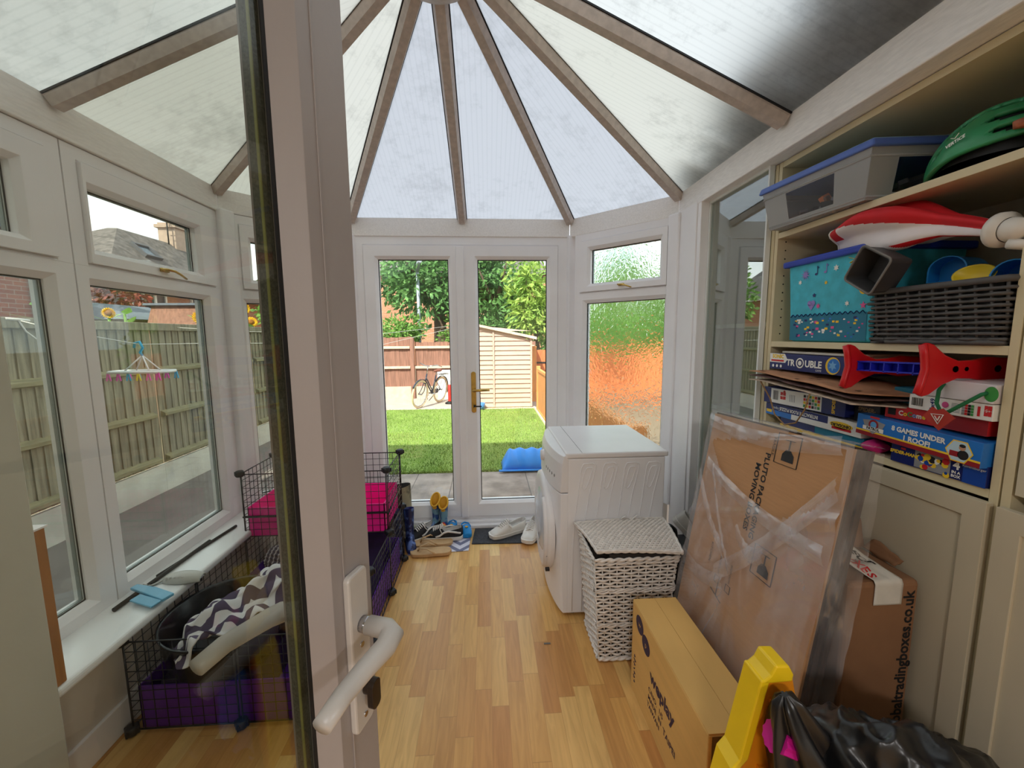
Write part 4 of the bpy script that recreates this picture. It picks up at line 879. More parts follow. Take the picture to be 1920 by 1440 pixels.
# leaf layer added over the right roof edge to make its dark band
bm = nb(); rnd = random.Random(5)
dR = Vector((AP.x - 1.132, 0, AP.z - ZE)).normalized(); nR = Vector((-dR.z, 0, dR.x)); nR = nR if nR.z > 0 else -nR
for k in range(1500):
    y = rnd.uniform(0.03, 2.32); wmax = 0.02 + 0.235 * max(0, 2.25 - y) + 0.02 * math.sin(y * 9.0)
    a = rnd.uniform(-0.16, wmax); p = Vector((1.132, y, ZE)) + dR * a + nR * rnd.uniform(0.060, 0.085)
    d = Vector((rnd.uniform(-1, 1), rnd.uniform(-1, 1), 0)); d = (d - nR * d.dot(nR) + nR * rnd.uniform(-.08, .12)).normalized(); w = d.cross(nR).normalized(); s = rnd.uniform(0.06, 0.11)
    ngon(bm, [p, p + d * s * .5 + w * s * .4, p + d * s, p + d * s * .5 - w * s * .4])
tag(obj('added_leaf_shade', bm, mat('shade_leaf_brown', rgb(92, 78, 58), 0.9, 0.3, 8)), 'added brown leaf layer shading the right edge of the clear roof', 'leaves', kind='stuff')
# ================================================================== left side: cage, sill things, shoes
def surfuv(bm, fn, nu, nv, su=1.0, sv=1.0, mi=0):
    uvl = bm.loops.layers.uv.verify()
    V = [[bm.verts.new(Vector(fn(i / nu, j / nv))) for j in range(nv + 1)] for i in range(nu + 1)]
    for i in range(nu):
        for j in range(nv):
            f = bm.faces.new((V[i][j], V[i + 1][j], V[i + 1][j + 1], V[i][j + 1])); f.smooth = True; f.material_index = mi
            for l, (a, b) in zip(f.loops, ((i, j), (i + 1, j), (i + 1, j + 1), (i, j + 1))): l[uvl].uv = (a / nu * su, b / nv * sv)
def chevron_mat(name, ca, cb, freq=3.0, amp=0.6, duty=0.5, rough=0.9):
    m, nt, o = shader_mat(name); N = nt.nodes.new; L = nt.links.new
    uv = N('ShaderNodeUVMap'); sp = N('ShaderNodeSeparateXYZ'); L(uv.outputs[0], sp.inputs[0])
    def mm(op, a, b=0.0):
        n = N('ShaderNodeMath'); n.operation = op
        for i, v in enumerate((a, b)):
            if isinstance(v, (int, float)): n.inputs[i].default_value = v
            else: L(v, n.inputs[i])
        return n.outputs[0]
    t = mm('ABSOLUTE', mm('SUBTRACT', mm('FRACT', sp.outputs[0]), 0.5))
    q = mm('FRACT', mm('MULTIPLY', mm('ADD', sp.outputs[1], mm('MULTIPLY', t, amp)), freq))
    k = mm('LESS_THAN', q, duty)
    mx = N('ShaderNodeMixRGB'); mx.inputs[1].default_value = (*ca, 1); mx.inputs[2].default_value = (*cb, 1); L(k, mx.inputs[0])
    p = N('ShaderNodeBsdfPrincipled'); p.inputs['Roughness'].default_value = rough; p.inputs['Specular IOR Level'].default_value = 0.15; L(mx.outputs[0], p.inputs['Base Color']); L(p.outputs[0], o.inputs[0])
    return m
wire = mat('black_wire', rgb(30, 30, 34), 0.4, 0.1, 20)
knobm = mat('black_connector', rgb(26, 28, 32), 0.45, 0.1, 20)
purple = mat('purple_corrugated', rgb(96, 40, 160), 0.45, 0.10, 5, bump=0.05, bscale=60, stretch=(1, 12, 1))
pink = mat('hot_pink_corrugated', rgb(246, 30, 150), 0.45, 0.06, 5, bump=0.05, bscale=60, stretch=(1, 12, 1))
CX = [-1.298, -0.917, -0.544]; CY = [1.39, 1.762, 2.133, 2.475]; CZ = [0.015, 0.365, 0.715]
cage = thing('wire_pet_cage', 'black wire grid pet cage with purple base and hot pink upper tray under the window', 'cage', (-0.92, 1.93, 0.0))
def panel(p, q, z0, z1, n=9, horiz=False):
    bm = nb(); p = Vector(p); q = Vector(q); d = q - p
    for k in range(n + 1):
        t = k / n; a = p + d * t; r = 0.0032 if k in (0, n) else 0.0016
        tube(bm, [(a.x, a.y, z0), (a.x, a.y, z1)], r, 5)
        z = z0 + (z1 - z0) * t; tube(bm, [(p.x, p.y, z), (q.x, q.y, z)], r, 5)
    return obj('wire_panel', bm, wire, cage)
for lvl in (0, 1):
    z0, z1 = CZ[lvl] + 0.004, CZ[lvl + 1] - 0.004
    for x in (CX[0], CX[2]):
        for a, b in zip(CY, CY[1:]):
            if lvl == 1 and b < 2.3: continue
            panel((x, a + 0.006, 0), (x, b - 0.006, 0), z0, z1)
    for y in ((CY[0], CY[3]) if lvl == 0 else (CY[2], CY[3])):
        for a, b in zip(CX, CX[1:]): panel((a + 0.006, y, 0), (b - 0.006, y, 0), z0, z1)
def knob(x, y, z):
    bm = nb(); lathe(bm, [(0, -0.016), (0.017, -0.016), (0.021, -0.010), (0.021, 0.010), (0.017, 0.016), (0, 0.016)], Matrix.Translation((x, y, z)), 14)
    bx(bm, x - 0.026, x + 0.026, y - 0.004, y + 0.004, z - 0.011, z + 0.011); bx(bm, x - 0.004, x + 0.004, y - 0.026, y + 0.026, z - 0.011, z + 0.011)
    return obj('connector', bm, knobm, cage, 0.002)
for x in CX:
    for y in CY:
        if x == CX[1] and y in CY[1:3]: continue
        knob(x, y, 0.017)
        if not (x == CX[1]): knob(x, y, 0.365)
        if y >= 2.1: knob(x, y, 0.715)
knob(CX[1], CY[0], 0.365); knob(CX[1], CY[3], 0.365)
bm = nb(); x0, x1, y0, y1 = CX[0] + 0.02, CX[2] - 0.02, CY[0] + 0.02, CY[3] - 0.02
bx(bm, x0, x1, y0, y1, 0.004, 0.010)
for a in ((x0, x0 + 0.005, y0, y1), (x1 - 0.005, x1, y0, y1), (x0, x1, y0, y0 + 0.005), (x0, x1, y1 - 0.005, y1)): bx(bm, *a, 0.010, 0.17)
bt = obj('base_tray', bm, purple, cage); bt['label'] = 'purple base tray'
bm = nb(); ya, yb = CY[2] + 0.006, CY[3] - 0.015
bx(bm, x0, x1, ya, yb, 0.368, 0.374)
for a in ((x0, x0 + 0.005, ya, yb), (x1 - 0.005, x1, ya, yb), (x0, x1, ya, ya + 0.005), (x0, x1, yb - 0.005, yb)): bx(bm, *a, 0.374, 0.525)
ut = obj('upper_tray', bm, pink, cage); ut['label'] = 'hot pink upper tray'
bm = nb(); bx(bm, CX[0], CX[2], CY[2] - 0.008, CY[2] - 0.002, 0.475, 0.483); tube(bm, [(CX[2], CY[2], 0.47), (CX[2] - 0.004, CY[3], 0.50)], 0.005, 6); obj('support_bar', bm, wire, cage)
bm = nb(); quad(bm, (-0.93, 2.05, 0.02), (-0.60, 2.05, 0.02), (-0.60, 2.40, 0.365), (-0.93, 2.40, 0.365)); rp = obj('ramp', bm, mat('dark_purple_fleece', rgb(44, 24, 66), 0.9, 0.2, 30), cage, solid=0.006)
# basin
bcx, bcy, bz = -1.055, 1.585, 0.34
bm = nb(); prof = [(0.0, 0.195), (0.17, 0.195), (0.205, 0.22), (0.222, 0.335), (0.232, 0.342), (0.236, 0.338), (0.228, 0.325), (0.213, 0.20), (0.18, 0.175), (0.0, 0.175)]
lathe(bm, prof, Matrix.Translation((bcx, bcy, 0)) @ Matrix.Rotation(0.5, 4, 'Z'), 40, sx=0.95, sy=1.0)
tag(obj('round_basin', bm, mat('black_glossy_plastic', rgb(20, 18, 22), 0.25, 0.1, 12), smooth=True), 'glossy black round basin inside the wire cage holding the chevron blanket', 'basin')
bm = nb(); bx(bm, -1.22, -0.88, 1.43, 1.74, 0.012, 0.172); tag(obj('storage_box', bm, mat('dark_purple_box', rgb(40, 26, 62), 0.6, 0.15, 20), bev=0.01), 'dark box under the black basin inside the cage', 'box')
chev = chevron_mat('grey_white_chevron', rgb(92, 82, 104), rgb(226, 224, 226), 1.6, 0.9, 0.5)
def blanket(u, v):
    # bunched cloth flowing from the near rim up to the far right of the basin
    p0 = Vector((-1.12, 1.38, 0.335)); p1 = Vector((-0.78, 1.72, 0.41))
    s = p0 + (p1 - p0) * u; w = (v - 0.5) * (0.10 + 0.30 * u ** 0.6)
    side = Vector((-0.65, 0.70, 0))
    n1 = fbm((u * 4, v * 3, 1.3)); n2 = fbm((u * 9, v * 8, 4.1)); n3 = abs(fbm((u * 3.2 + v * 2, v * 5, 8.8)))
    z = 0.055 * math.sin(PI * v) * (0.4 + u) + 0.03 * n1 + 0.016 * n2 + 0.05 * n3 - (0.055 if u < 0.08 else 0)
    return s + side * (w + 0.03 * n2) + Vector((0, 0, z))
bm = nb(); surfuv(bm, blanket, 70, 50, 5.0, 2.2)
tag(obj('blanket', bm, chev, solid=0.006, sub=1), 'grey and white chevron blanket bunched in the black basin', 'blanket')
knit_m, nt_, o_ = shader_mat('ribbed_knit'); 
_w = nt_.nodes.new('ShaderNodeTexWave'); _w.inputs['Scale'].default_value = 14; _w.bands_direction = 'X'; _t = nt_.nodes.new('ShaderNodeTexCoord'); nt_.links.new(_t.outputs['Object'], _w.inputs['Vector'])
_c = nt_.nodes.new('ShaderNodeValToRGB'); _c.color_ramp.elements[0].color = (*rgb(34, 32, 48), 1); _c.color_ramp.elements[1].color = (*rgb(150, 140, 140), 1); _c.color_ramp.elements[0].position = 0.55; nt_.links.new(_w.outputs['Color'], _c.inputs[0])
_p = nt_.nodes.new('ShaderNodeBsdfPrincipled'); _p.inputs['Roughness'].default_value = 0.95; nt_.links.new(_c.outputs[0], _p.inputs['Base Color']); nt_.links.new(_p.outputs[0], o_.inputs[0])
bm = nb()
def kn(u, v):
    a = 2 * PI * u; r = 0.075 * (1 - 0.25 * (2 * v - 1) ** 4) * (1 + 0.05 * math.cos(a * 22)) + 0.008 * fbm((math.cos(a) * 2, math.sin(a) * 2, v * 3)); c = Vector((-1.02, 1.86, 0.40)) + Vector((0.28, -0.06, -0.02)) * v
    return c + Vector((0.12 * math.cos(a) * r, math.cos(a) * r, math.sin(a) * r * 0.8))
surf(bm, kn, 88, 14)
for e in (0.0, 1.0): ngon(bm, [kn(k / 24, e) for k in range(24)])
tag(obj('knitted_roll', bm, knit_m, smooth=True), 'rolled dark ribbed knitted throw lying in the cage behind the chevron blanket', 'throw')
bm = nb(); bx(bm, -1.06, -0.80, 1.755, 1.98, 0.012, 0.325); tag(obj('hide_box', bm, MATS['dark_purple_fleece'], bev=0.012), 'dark fleece covered hide box under the knitted roll', 'box')
# sill things
bm = nb(); tube(bm, [(-1.412, 1.503, 0.409), (-1.402, 2.02, 0.409)], 0.0085, 8); tag(obj('black_rod', bm, MATS['black_seal']), 'longer black plastic rod on the sill, its near end by the blue comb', 'rod')
bm = nb(); tube(bm, [(-1.426, 1.724, 0.407), (-1.372, 2.185, 0.407)], 0.0070, 8); tag(obj('black_rod', bm, MATS['black_seal']), 'thinner black plastic rod on the sill reaching towards the cage', 'rod')
lb = mat('light_blue_plastic', rgb(120, 190, 226), 0.4, 0.04, 12)
ct = thing('plastic_brush_head', 'light blue flat plastic piece lying across the rod on the sill', 'tool', (-1.34, 1.57, 0.40))
bm = nb(); Mx = basis((-1.445, 1.615, 0.414), (0.19, -0.075, 0.0), (0.06, 0.19, 0.02)); prism(bm, [(0, 0), (0.205, -0.01), (0.21, 0.03), (0.10, 0.035), (0.0, 0.026)], Mx, 0.012); obj('body', bm, lb, ct, 0.003)
bm = nb(); bx(bm, 0.075, 0.20, -0.045, -0.008, 0.001, 0.008, 0, Mx); obj('flap', bm, lb, ct, 0.002)
bm = nb()
def scoop(u, v):
    a = PI * (v * 1.0); x = -1.37 + 0.15 * u; r = 0.038 * (math.sin(PI * (0.12 + 0.76 * u)) ** 0.5)
    return (x, 1.70 + r * math.cos(a), 0.402 + r * 0.85 * math.sin(a))
surf(bm, scoop, 16, 14)
for k in range(5): bx(bm, -1.352 + k * 0.016, -1.347 + k * 0.016, 1.672, 1.674, 0.41, 0.428)
sc_ = tag(obj('plastic_scoop', bm, mat('cloudy_plastic', rgb(200, 198, 192), 0.3, 0.06, 20), solid=0.003, smooth=True), 'cloudy clear plastic scoop on the sill beside the cage corner', 'scoop')
bm = nb(); tube(bm, [(-1.37, 1.695, 0.408), (-1.40, 1.66, 0.405), (-1.415, 1.64, 0.4205)], 0.007, 6, flat=0.5); obj('handle', bm, MATS['cloudy_plastic'], sc_)
bm = nb(); bx(bm, -1.315, -1.275, 1.153, 1.190, 0.4005, 0.885); wb_ = tag(obj('wooden_board', bm, mat('varnished_wood', rgb(176, 116, 58), 0.5, 0.12, 9, stretch=(6, 6, 0.6)), bev=0.003), 'narrow brown wooden block standing on the sill against the cream wall', 'board')
bm = nb(); bx(bm, -1.318, -1.272, 1.152, 1.196, 0.885, 0.89); obj('top_edge', bm, upvc, wb_)

# ---------------------------------------------------------------- mats
rug_m, nt_, o_ = shader_mat('geometric_mat'); N_ = nt_.nodes.new
bm = nb(); prism(bm, [(-0.535, 2.535), (-0.140, 2.562), (-0.128, 2.865), (-0.535, 2.865)], Matrix.Translation((0, 0, 0.001)), 0.004)
uvl = bm.loops.layers.uv.verify()
for f in bm.faces:
    for l in f.loops: l[uvl].uv = (l.vert.co.x * 5.0, l.vert.co.y * 5.0)
nt_.nodes.remove(o_); bpy.data.materials.remove(rug_m); del MATS['geometric_mat']
rug_c = chevron_mat('geometric_mat', rgb(214, 212, 224), rgb(122, 124, 148), 2.2, 1.0, 0.45)
tag(obj('shoe_mat', bm, rug_c), 'grey and white geometric patterned mat under the shoes', 'mat')
bm = nb(); prism(bm, [(-0.122, 2.645), (0.385, 2.625), (0.40, 2.865), (-0.105, 2.865)], Matrix.Translation((0, 0, 0.001)), 0.006)
tag(obj('door_mat', bm, mat('charcoal_mat', rgb(62, 62, 66), 0.95, 0.3, 90, bump=0.3, bscale=200)), 'charcoal doormat under the white trainers', 'mat')

# ---------------------------------------------------------------- shoes
rubber_white = mat('white_rubber', rgb(228, 222, 214), 0.5, 0.05, 20); canvas_black = mat('black_canvas', rgb(30, 29, 32), 0.8, 0.12, 40)
lace_white = mat('white_laces', rgb(226, 220, 214), 0.8, 0.05, 30); white_leather = mat('white_shoe_leather', rgb(224, 218, 210), 0.5, 0.05, 14)
lining = mat('shoe_lining', rgb(180, 174, 168), 0.9, 0.1, 20); pinkp = mat('magenta_trim', rgb(206, 40, 120), 0.5, 0.05, 9)
def foot_hw(t, W):   # half width along 0 heel .. 1 toe
    return W * (0.72 + 0.30 * math.sin(PI * min(1, t * 0.62 + 0.14)) - 0.10 * math.exp(-((t - 0.42) / 0.18) ** 2)) * (max(0.0, 1 - ((t - 0.5) / 0.5) ** 8) ** 0.35 * 0.92 + 0.08 * (1 - abs(2 * t - 1)))
def sneaker(name, label, cat, loc, ang, L=0.285, W=0.052, upper=None, sole=None, lace=None, stripe=None, group=None, tilt=0.0, H=0.105, opening=lining, zt=0.0):
    t_ = thing(name, label, cat, loc, group)
    Mx = Matrix.Translation(loc) @ Matrix.Rotation(ang, 4, 'Z') @ Matrix.Rotation(tilt, 4, 'Y')
    n = 26
    bm = nb(); ol = []
    for k in range(n + 1): t = k / n; ol.append((L * (t - 0.5), foot_hw(t, W)))
    poly = ol + [(a, -b) for a, b in reversed(ol)][1:-1]
    b0 = [Mx @ Vector((p[0], p[1], 0.002 + 0.010 * max(0, (p[0] / L - 0.3)))) for p in poly]; b1 = [Mx @ Vector((p[0] * 1.01, p[1] * 1.04, 0.028 + 0.012 * max(0, (p[0] / L - 0.2)))) for p in poly]
    loft(bm, [b0, b1], smooth=False); obj('sole', bm, sole, t_, 0.003)
    bm = nb(); m = 16; rows = []
    for k in range(n + 1):
        t = k / n; x = L * (t - 0.5) * 0.985; w = foot_hw(t, W) * 0.97
        if t < 0.5: h = H * (0.86 + 0.14 * math.cos(t * 6))
        else: h = 0.050 + (H - 0.05) * max(0, 1 - (t - 0.5) / 0.36) ** 0.9
        h *= (1 - max(0, (t - 0.86) / 0.14) ** 2 * 0.55) * (min(1, t * 12 + 0.8))
        row = []
        for j in range(m + 1):
            a = PI * j / m; c = math.cos(a); s = math.sin(a)
            yy_ = w * math.copysign(abs(c) ** 0.75, c) * (1 - 0.28 * s * s); zz = 0.024 + (h - 0.024) * s ** 0.62
            if 0.05 < t < 0.50 and abs(c) < 0.62: zz = 0.024 + (h - 0.024) * 0.42
            row.append(bm.verts.new(Mx @ Vector((x, yy_, zz))))
        rows.append(row)
    for k in range(n):
        for j in range(m):
            t = (k + 0.5) / n; c = abs(math.cos(PI * (j + 0.5) / m))
            f = bm.faces.new((rows[k][j], rows[k + 1][j], rows[k + 1][j + 1], rows[k][j + 1])); f.smooth = True
            f.material_index = 1 if (0.04 < t < 0.52 and c < 0.66) else 0
    bm.faces.new(rows[0]); obj('upper', bm, [upper, opening], t_, sub=1)
    if lace:
        bm = nb()
        for k in range(6):
            t = 0.52 + 0.042 * k; x = L * (t - 0.5); h = 0.050 + (H - 0.05) * max(0, 1 - (t - 0.5) / 0.36) ** 0.9; w = foot_hw(t, W) * 0.48
            tube(bm, [Mx @ Vector((x + 0.006, -w, h - 0.010)), Mx @ Vector((x, 0, h + 0.009)), Mx @ Vector((x - 0.004, w, h - 0.006))], 0.0046, 6, flat=0.6)
        tube(bm, [Mx @ Vector((L * 0.02, 0.0, H * 0.95)), Mx @ Vector((L * 0.06, 0.04, H * 0.82)), Mx @ Vector((L * 0.01, 0.055, H * 0.62))], 0.003, 6); tube(bm, [Mx @ Vector((L * 0.02, 0.0, H * 0.95)), Mx @ Vector((L * 0.05, -0.04, H * 0.86)), Mx @ Vector((L * 0.0, -0.05, H * 0.66))], 0.003, 6)
        obj('laces', bm, lace, t_, smooth=True)
    if stripe:
        bm = nb()
        for sd in (-1, 1):
            pts = []
            for t, z in ((0.06, 0.052), (0.22, 0.064), (0.36, 0.070), (0.47, 0.062), (0.56, 0.044), (0.66, 0.036)):
                pts.append(Mx @ Vector((L * (t - 0.5), sd * (foot_hw(t, W) * (1.0 - 0.05 * (z > .05)) + 0.001), z)))
            tube(bm, pts, 0.0065, 6, flat=1.0)
        obj('side_stripe', bm, stripe, t_, smooth=True)
    return t_
sneaker('skate_shoe', 'black low shoe with white side stripe, rear one of the pair, toe to the left', 'shoe', (-0.465, 2.775, 0.006), math.radians(222), upper=canvas_black, sole=rubber_white, lace=lace_white, stripe=lace_white, group='black striped shoes')
sneaker('skate_shoe', 'black low shoe with white side stripe, front one lying just behind the flip-flops', 'shoe', (-0.325, 2.735, 0.006), math.radians(180), upper=canvas_black, sole=rubber_white, lace=lace_white, stripe=lace_white, group='black striped shoes')
sneaker('white_trainer', 'white trainer on the charcoal mat, left one turned sideways', 'shoe', (0.135, 2.765, 0.008), math.radians(206), L=0.30, W=0.054, upper=white_leather, sole=rubber_white, lace=lace_white, group='white trainers')
sneaker('white_trainer', 'white trainer on the charcoal mat nearest the dryer, toe to the viewer', 'shoe', (0.305, 2.735, 0.008), math.radians(248), L=0.30, W=0.054, upper=white_leather, sole=rubber_white, lace=lace_white, group='white trainers')
tan = mat('tan_foam', rgb(196, 158, 112), 0.75, 0.06, 30, bump=0.1, bscale=150); tanstrap = mat('gold_strap', rgb(190, 152, 104), 0.4, 0.08, 20)
def flipflop(label, loc, ang, flip=1):
    t_ = thing('flip_flop', label, 'sandal', loc, 'tan flip-flops'); Mx = Matrix.Translation(loc) @ Matrix.Rotation(ang, 4, 'Z')
    L = 0.27; ol = [(L * (k / 20 - 0.5), foot_hw(k / 20, 0.052)) for k in range(21)]; poly = ol + [(a, -b * 0.95) for a, b in reversed(ol)][1:-1]
    bm = nb(); prism(bm, poly, Mx @ Matrix.Translation((0, 0, 0.001)), 0.022); obj('sole', bm, tan, t_, 0.004)
    bm = nb()
    for sd in (-1, 1): tube(bm, [Mx @ Vector(p) for p in ((0.085, 0, 0.022), (0.070, sd * 0.012, 0.046), (0.02, sd * 0.038, 0.052), (-0.03, sd * 0.050, 0.024))], 0.007, 8, flat=0.5)
    obj('strap', bm, tanstrap, t_, smooth=True)
flipflop('tan flip-flop behind the other, just in front of the black shoes', (-0.385, 2.655, 0.006), math.radians(184)); flipflop('tan flip-flop nearest the viewer at the mat edge', (-0.385, 2.545, 0.003), math.radians(182))
def welly(name, label, loc, ang, H, L, W, m, inner, sole, group=None, lean=0.0, cuff=None, toe=None, tip=0.012):
    t_ = thing(name, label, 'boot', loc, group); Mx = Matrix.Translation(loc) @ Matrix.Rotation(ang, 4, 'Z')
    bm = nb(); rings = []; n = 18; hx = -L * 0.22
    for z, rx, ry, ox in ((0.03, 0.30, 0.9, 0.0), (0.06, 0.27, 0.86, 0.0), (0.10, 0.235, 0.78, -0.004), (H * 0.5, 0.24, 0.86, -0.006), (H * 0.8, 0.265, 0.98, -0.008 + lean * 0.5), (H, 0.285, 1.04, -0.01 + lean)):
        rings.append([Mx @ Vector((hx + ox + L * rx * math.cos(2 * PI * k / n), W * ry * math.sin(2 * PI * k / n), z + (tip * math.cos(2 * PI * k / n) if z == H else 0))) for k in range(n)])
    inn = [[Mx @ Vector((hx - 0.01 + lean + L * 0.27 * math.cos(2 * PI * k / n), W * 0.98 * math.sin(2 * PI * k / n), H - 0.002 + tip * math.cos(2 * PI * k / n))) for k in range(n)], [Mx @ Vector((hx - 0.008 + lean * .5 + L * 0.19 * math.cos(2 * PI * k / n), W * 0.85 * math.sin(2 * PI * k / n), H * 0.55)) for k in range(n)]]
    loft(bm, rings, cap=False); loft(bm, [rings[-1], inn[0], inn[1]], mi=1, cap=False); ngon(bm, inn[1], 1)
    fr_ = []
    for k in range(15):
        t = k / 14; x = L * (t - 0.5); hw = foot_hw(t, W); h = (0.085 if t < 0.5 else 0.085 - 0.035 * (t - 0.5) / 0.5) * (1 - max(0, (t - 0.82) / 0.18) ** 2 * 0.5)
        fr_.append([Mx @ Vector((x, hw * math.cos(a) * (1 - 0.25 * max(0, math.sin(a))), 0.018 + (h - 0.018) * max(0, math.sin(a)) ** 0.7)) for a in np.linspace(0, PI, 12)])
    loft(bm, fr_, cap=True, mi=2 if toe else 0)
    obj('boot_leg', bm, [m, inner] + ([toe] if toe else []), t_)
    bm = nb(); ol = [(L * (k / 16 - 0.5) * 1.03, foot_hw(k / 16, W * 1.05)) for k in range(17)]; prism(bm, ol + [(a, -b) for a, b in reversed(ol)][1:-1], Mx @ Matrix.Translation((0, 0, 0.001)), 0.020); obj('sole', bm, sole, t_, 0.003)
    if cuff:
        bm = nb(); tube(bm, rings[-1], 0.006, 6, closed=True, flat=1.0); obj('cuff', bm, cuff, t_)
    return t_
camo = mat('camo_rubber', rgb(158, 152, 124), 0.6, 0.3, 14, col2=rgb(84, 80, 66), ramp=(0.42, 0.56), detail=8); dkin = mat('dark_lining', rgb(40, 38, 36), 0.9, 0.1, 20)
navy = mat('navy_pattern_rubber', rgb(92, 116, 176), 0.4, 0.3, 26, col2=rgb(18, 28, 74), ramp=(0.50, 0.60)); navysole = mat('navy_sole', rgb(24, 44, 110), 0.4, 0.1, 20)
kidm = mat('kid_boot_pattern', rgb(108, 148, 168), 0.4, 0.3, 20, col2=rgb(34, 66, 130), ramp=(0.46, 0.54)); yel = mat('yellow_lining', rgb(222, 168, 40), 0.6, 0.05, 10); redyel = mat('red_yellow_toe', rgb(236, 170, 40), 0.4, 0.3, 40, col2=rgb(206, 40, 50), ramp=(0.48, 0.52))
welly('wellington_boot', 'tall camouflage pattern wellington boot standing behind the cage corner', (-0.545, 2.79, 0.001), math.radians(8), 0.38, 0.25, 0.050, camo, dkin, dkin, 'camouflage wellingtons', lean=-0.01)
welly('wellington_boot', 'second camouflage wellington, tucked behind the black shoes at the wall', (-0.66, 2.74, 0.001), math.radians(12), 0.37, 0.24, 0.048, camo, dkin, dkin, 'camouflage wellingtons')
welly('wellington_boot', 'navy patterned wellington boot standing against the cage by the flip-flops', (-0.530, 2.625, 0.001), math.radians(-72), 0.265, 0.17, 0.034, navy, navysole, navysole, 'navy wellingtons')
welly('wellington_boot', 'navy patterned wellington boot behind its twin, beside the wire cage', (-0.602, 2.60, 0.001), math.radians(-78), 0.265, 0.17, 0.034, navy, navysole, navysole, 'navy wellingtons')
welly('child_boot', 'taller looking small blue boot with yellow lining by the door threshold', (-0.395, 2.905 - 0.075, 0.006), math.radians(-100), 0.235, 0.15, 0.031, kidm, yel, navysole, 'child boots with yellow lining', cuff=yel, lean=0.01, tip=-0.035)
welly('child_boot', 'small blue boot with yellow lining and red toe, right one by the threshold', (-0.332, 2.895 - 0.085, 0.006), math.radians(-94), 0.215, 0.15, 0.031, kidm, yel, navysole, 'child boots with yellow lining', cuff=yel, toe=redyel, lean=0.01, tip=-0.03)
cb_ = mat('blue_foam_clog', rgb(20, 140, 214), 0.5, 0.04, 20)
def clog(label, loc, ang):
    t_ = thing('foam_clog', label, 'clog', loc, 'blue clogs'); Mx = Matrix.Translation(loc) @ Matrix.Rotation(ang, 4, 'Z'); L, W = 0.165, 0.036
    bm = nb(); ol = [(L * (k / 16 - 0.5), foot_hw(k / 16, W * 1.05)) for k in range(17)]; prism(bm, ol + [(a, -b) for a, b in reversed(ol)][1:-1], Mx @ Matrix.Translation((0, 0, 0.001)), 0.020); obj('sole', bm, cb_, t_, 0.004)
    bm = nb(); fr_ = []
    for k in range(13):
        t = 0.42 + 0.56 * k / 12; hw = foot_hw(t, W) * 1.02; h = 0.062 * (1 - max(0, (t - 0.55) / 0.45) ** 2.2 * 0.6)
        fr_.append([Mx @ Vector((L * (t - 0.5), hw * math.cos(a), 0.016 + (h - 0.016) * max(0, math.sin(a)) ** 0.7)) for a in np.linspace(0, PI, 14)])
    R_ = loft(bm, fr_, cap=False); ngon(bm, fr_[-1])
    obj('upper', bm, cb_, t_, solid=0.004)
    bm = nb(); tube(bm, [Mx @ Vector((-0.005, W * 0.9, 0.045)), Mx @ Vector((-L * 0.36, W * 0.66, 0.046)), Mx @ Vector((-L * 0.5, 0, 0.044)), Mx @ Vector((-L * 0.36, -W * 0.66, 0.046)), Mx @ Vector((-0.005, -W * 0.9, 0.045))], 0.006, 8); obj('strap', bm, cb_, t_, smooth=True)
    bm = nb(); lathe(bm, [(0, 0.004), (0.010, 0.003), (0.012, 0), (0, -0.004)], Mx @ Matrix.Translation((L * 0.20, 0, 0.0635)), 12); b_ = obj('charm', bm, yel, t_); b_['label'] = 'yellow charm'
clog('blue foam clog between the child boots and its twin', (-0.272, 2.838, 0.006), math.radians(-92)); clog('blue foam clog at the right edge of the patterned mat', (-0.168, 2.80, 0.006), math.radians(-80))
bm = nb(); bx(bm, 0.245, 0.275, 1.708, 1.716, 0.0, 0.003); tag(obj('floor_scrap', bm, mat('grey_scrap', rgb(110, 104, 100), 0.8, 0.1, 9)), 'tiny grey scrap on the floorboards in front of the dryer', 'scrap')
# ================================================================== cupboards and their contents
cream = mat('cream_cupboard', rgb(208, 196, 170), 0.42, 0.02, 5); cream_edge = mat('cream_edging', rgb(220, 204, 166), 0.45, 0.02, 5)
inner = mat('cream_cupboard_inside', rgb(206, 196, 176), 0.6, 0.03, 5); hole = mat('peg_hole', rgb(30, 26, 22), 0.8)
XC, XB = 1.20, 1.575
def shaker(name, parent, y0, y1, z0, z1, x=1.198, rail=0.048, recess=0.006):
    bm = nb(); Mx = Matrix(((0, 0, 1, x - 0.018), (1, 0, 0, 0), (0, 1, 0, 0), (0, 0, 0, 1)))
    mitred(bm, Mx, y0, y1, z0, z1, rail, rail, rail, rail, 0.0, 0.018, 0.001)
    bx(bm, y0 + rail - 0.002, y1 - rail + 0.002, z0 + rail - 0.002, z1 - rail + 0.002, recess, 0.018, 0, Mx)
    return obj(name, bm, cream, parent, 0.0008)
cb = thing('shelf_cupboard', 'cream cupboard with open toy shelves above a panelled door', 'cupboard', (1.39, 1.255, 0.0))
for y in (0.845, 1.650):
    bm = nb(); bx(bm, XC, XB, y, y + 0.018, 0.0, 2.105); sp_ = obj('side_panel', bm, cream_edge, cb, 0.001)
bm = nb()
for x in (1.235, 1.50):
    k = 0
    z = 1.42
    while z < 2.03:
        for y in (1.6495,): tube(bm, [(x, y, z), (x, y - 0.0008, z)], 0.003, 8)
        z += 0.034
obj('peg_holes', bm, hole, cb)
bm = nb(); bx(bm, XB - 0.012, XB, 0.863, 1.65, 0.0, 2.10); obj('back_panel', bm, inner, cb)
for z, nm in ((2.083, 'top_panel'), (1.806, 'shelf'), (1.366, 'shelf'), (1.022, 'shelf')):
    bm = nb(); bx(bm, XC + 0.001, XB - 0.012, 0.863, 1.650, z, z + 0.022); obj(nm, bm, cream_edge, cb, 0.001)
shaker('door', cb, 0.850, 1.664, 0.09, 1.016)
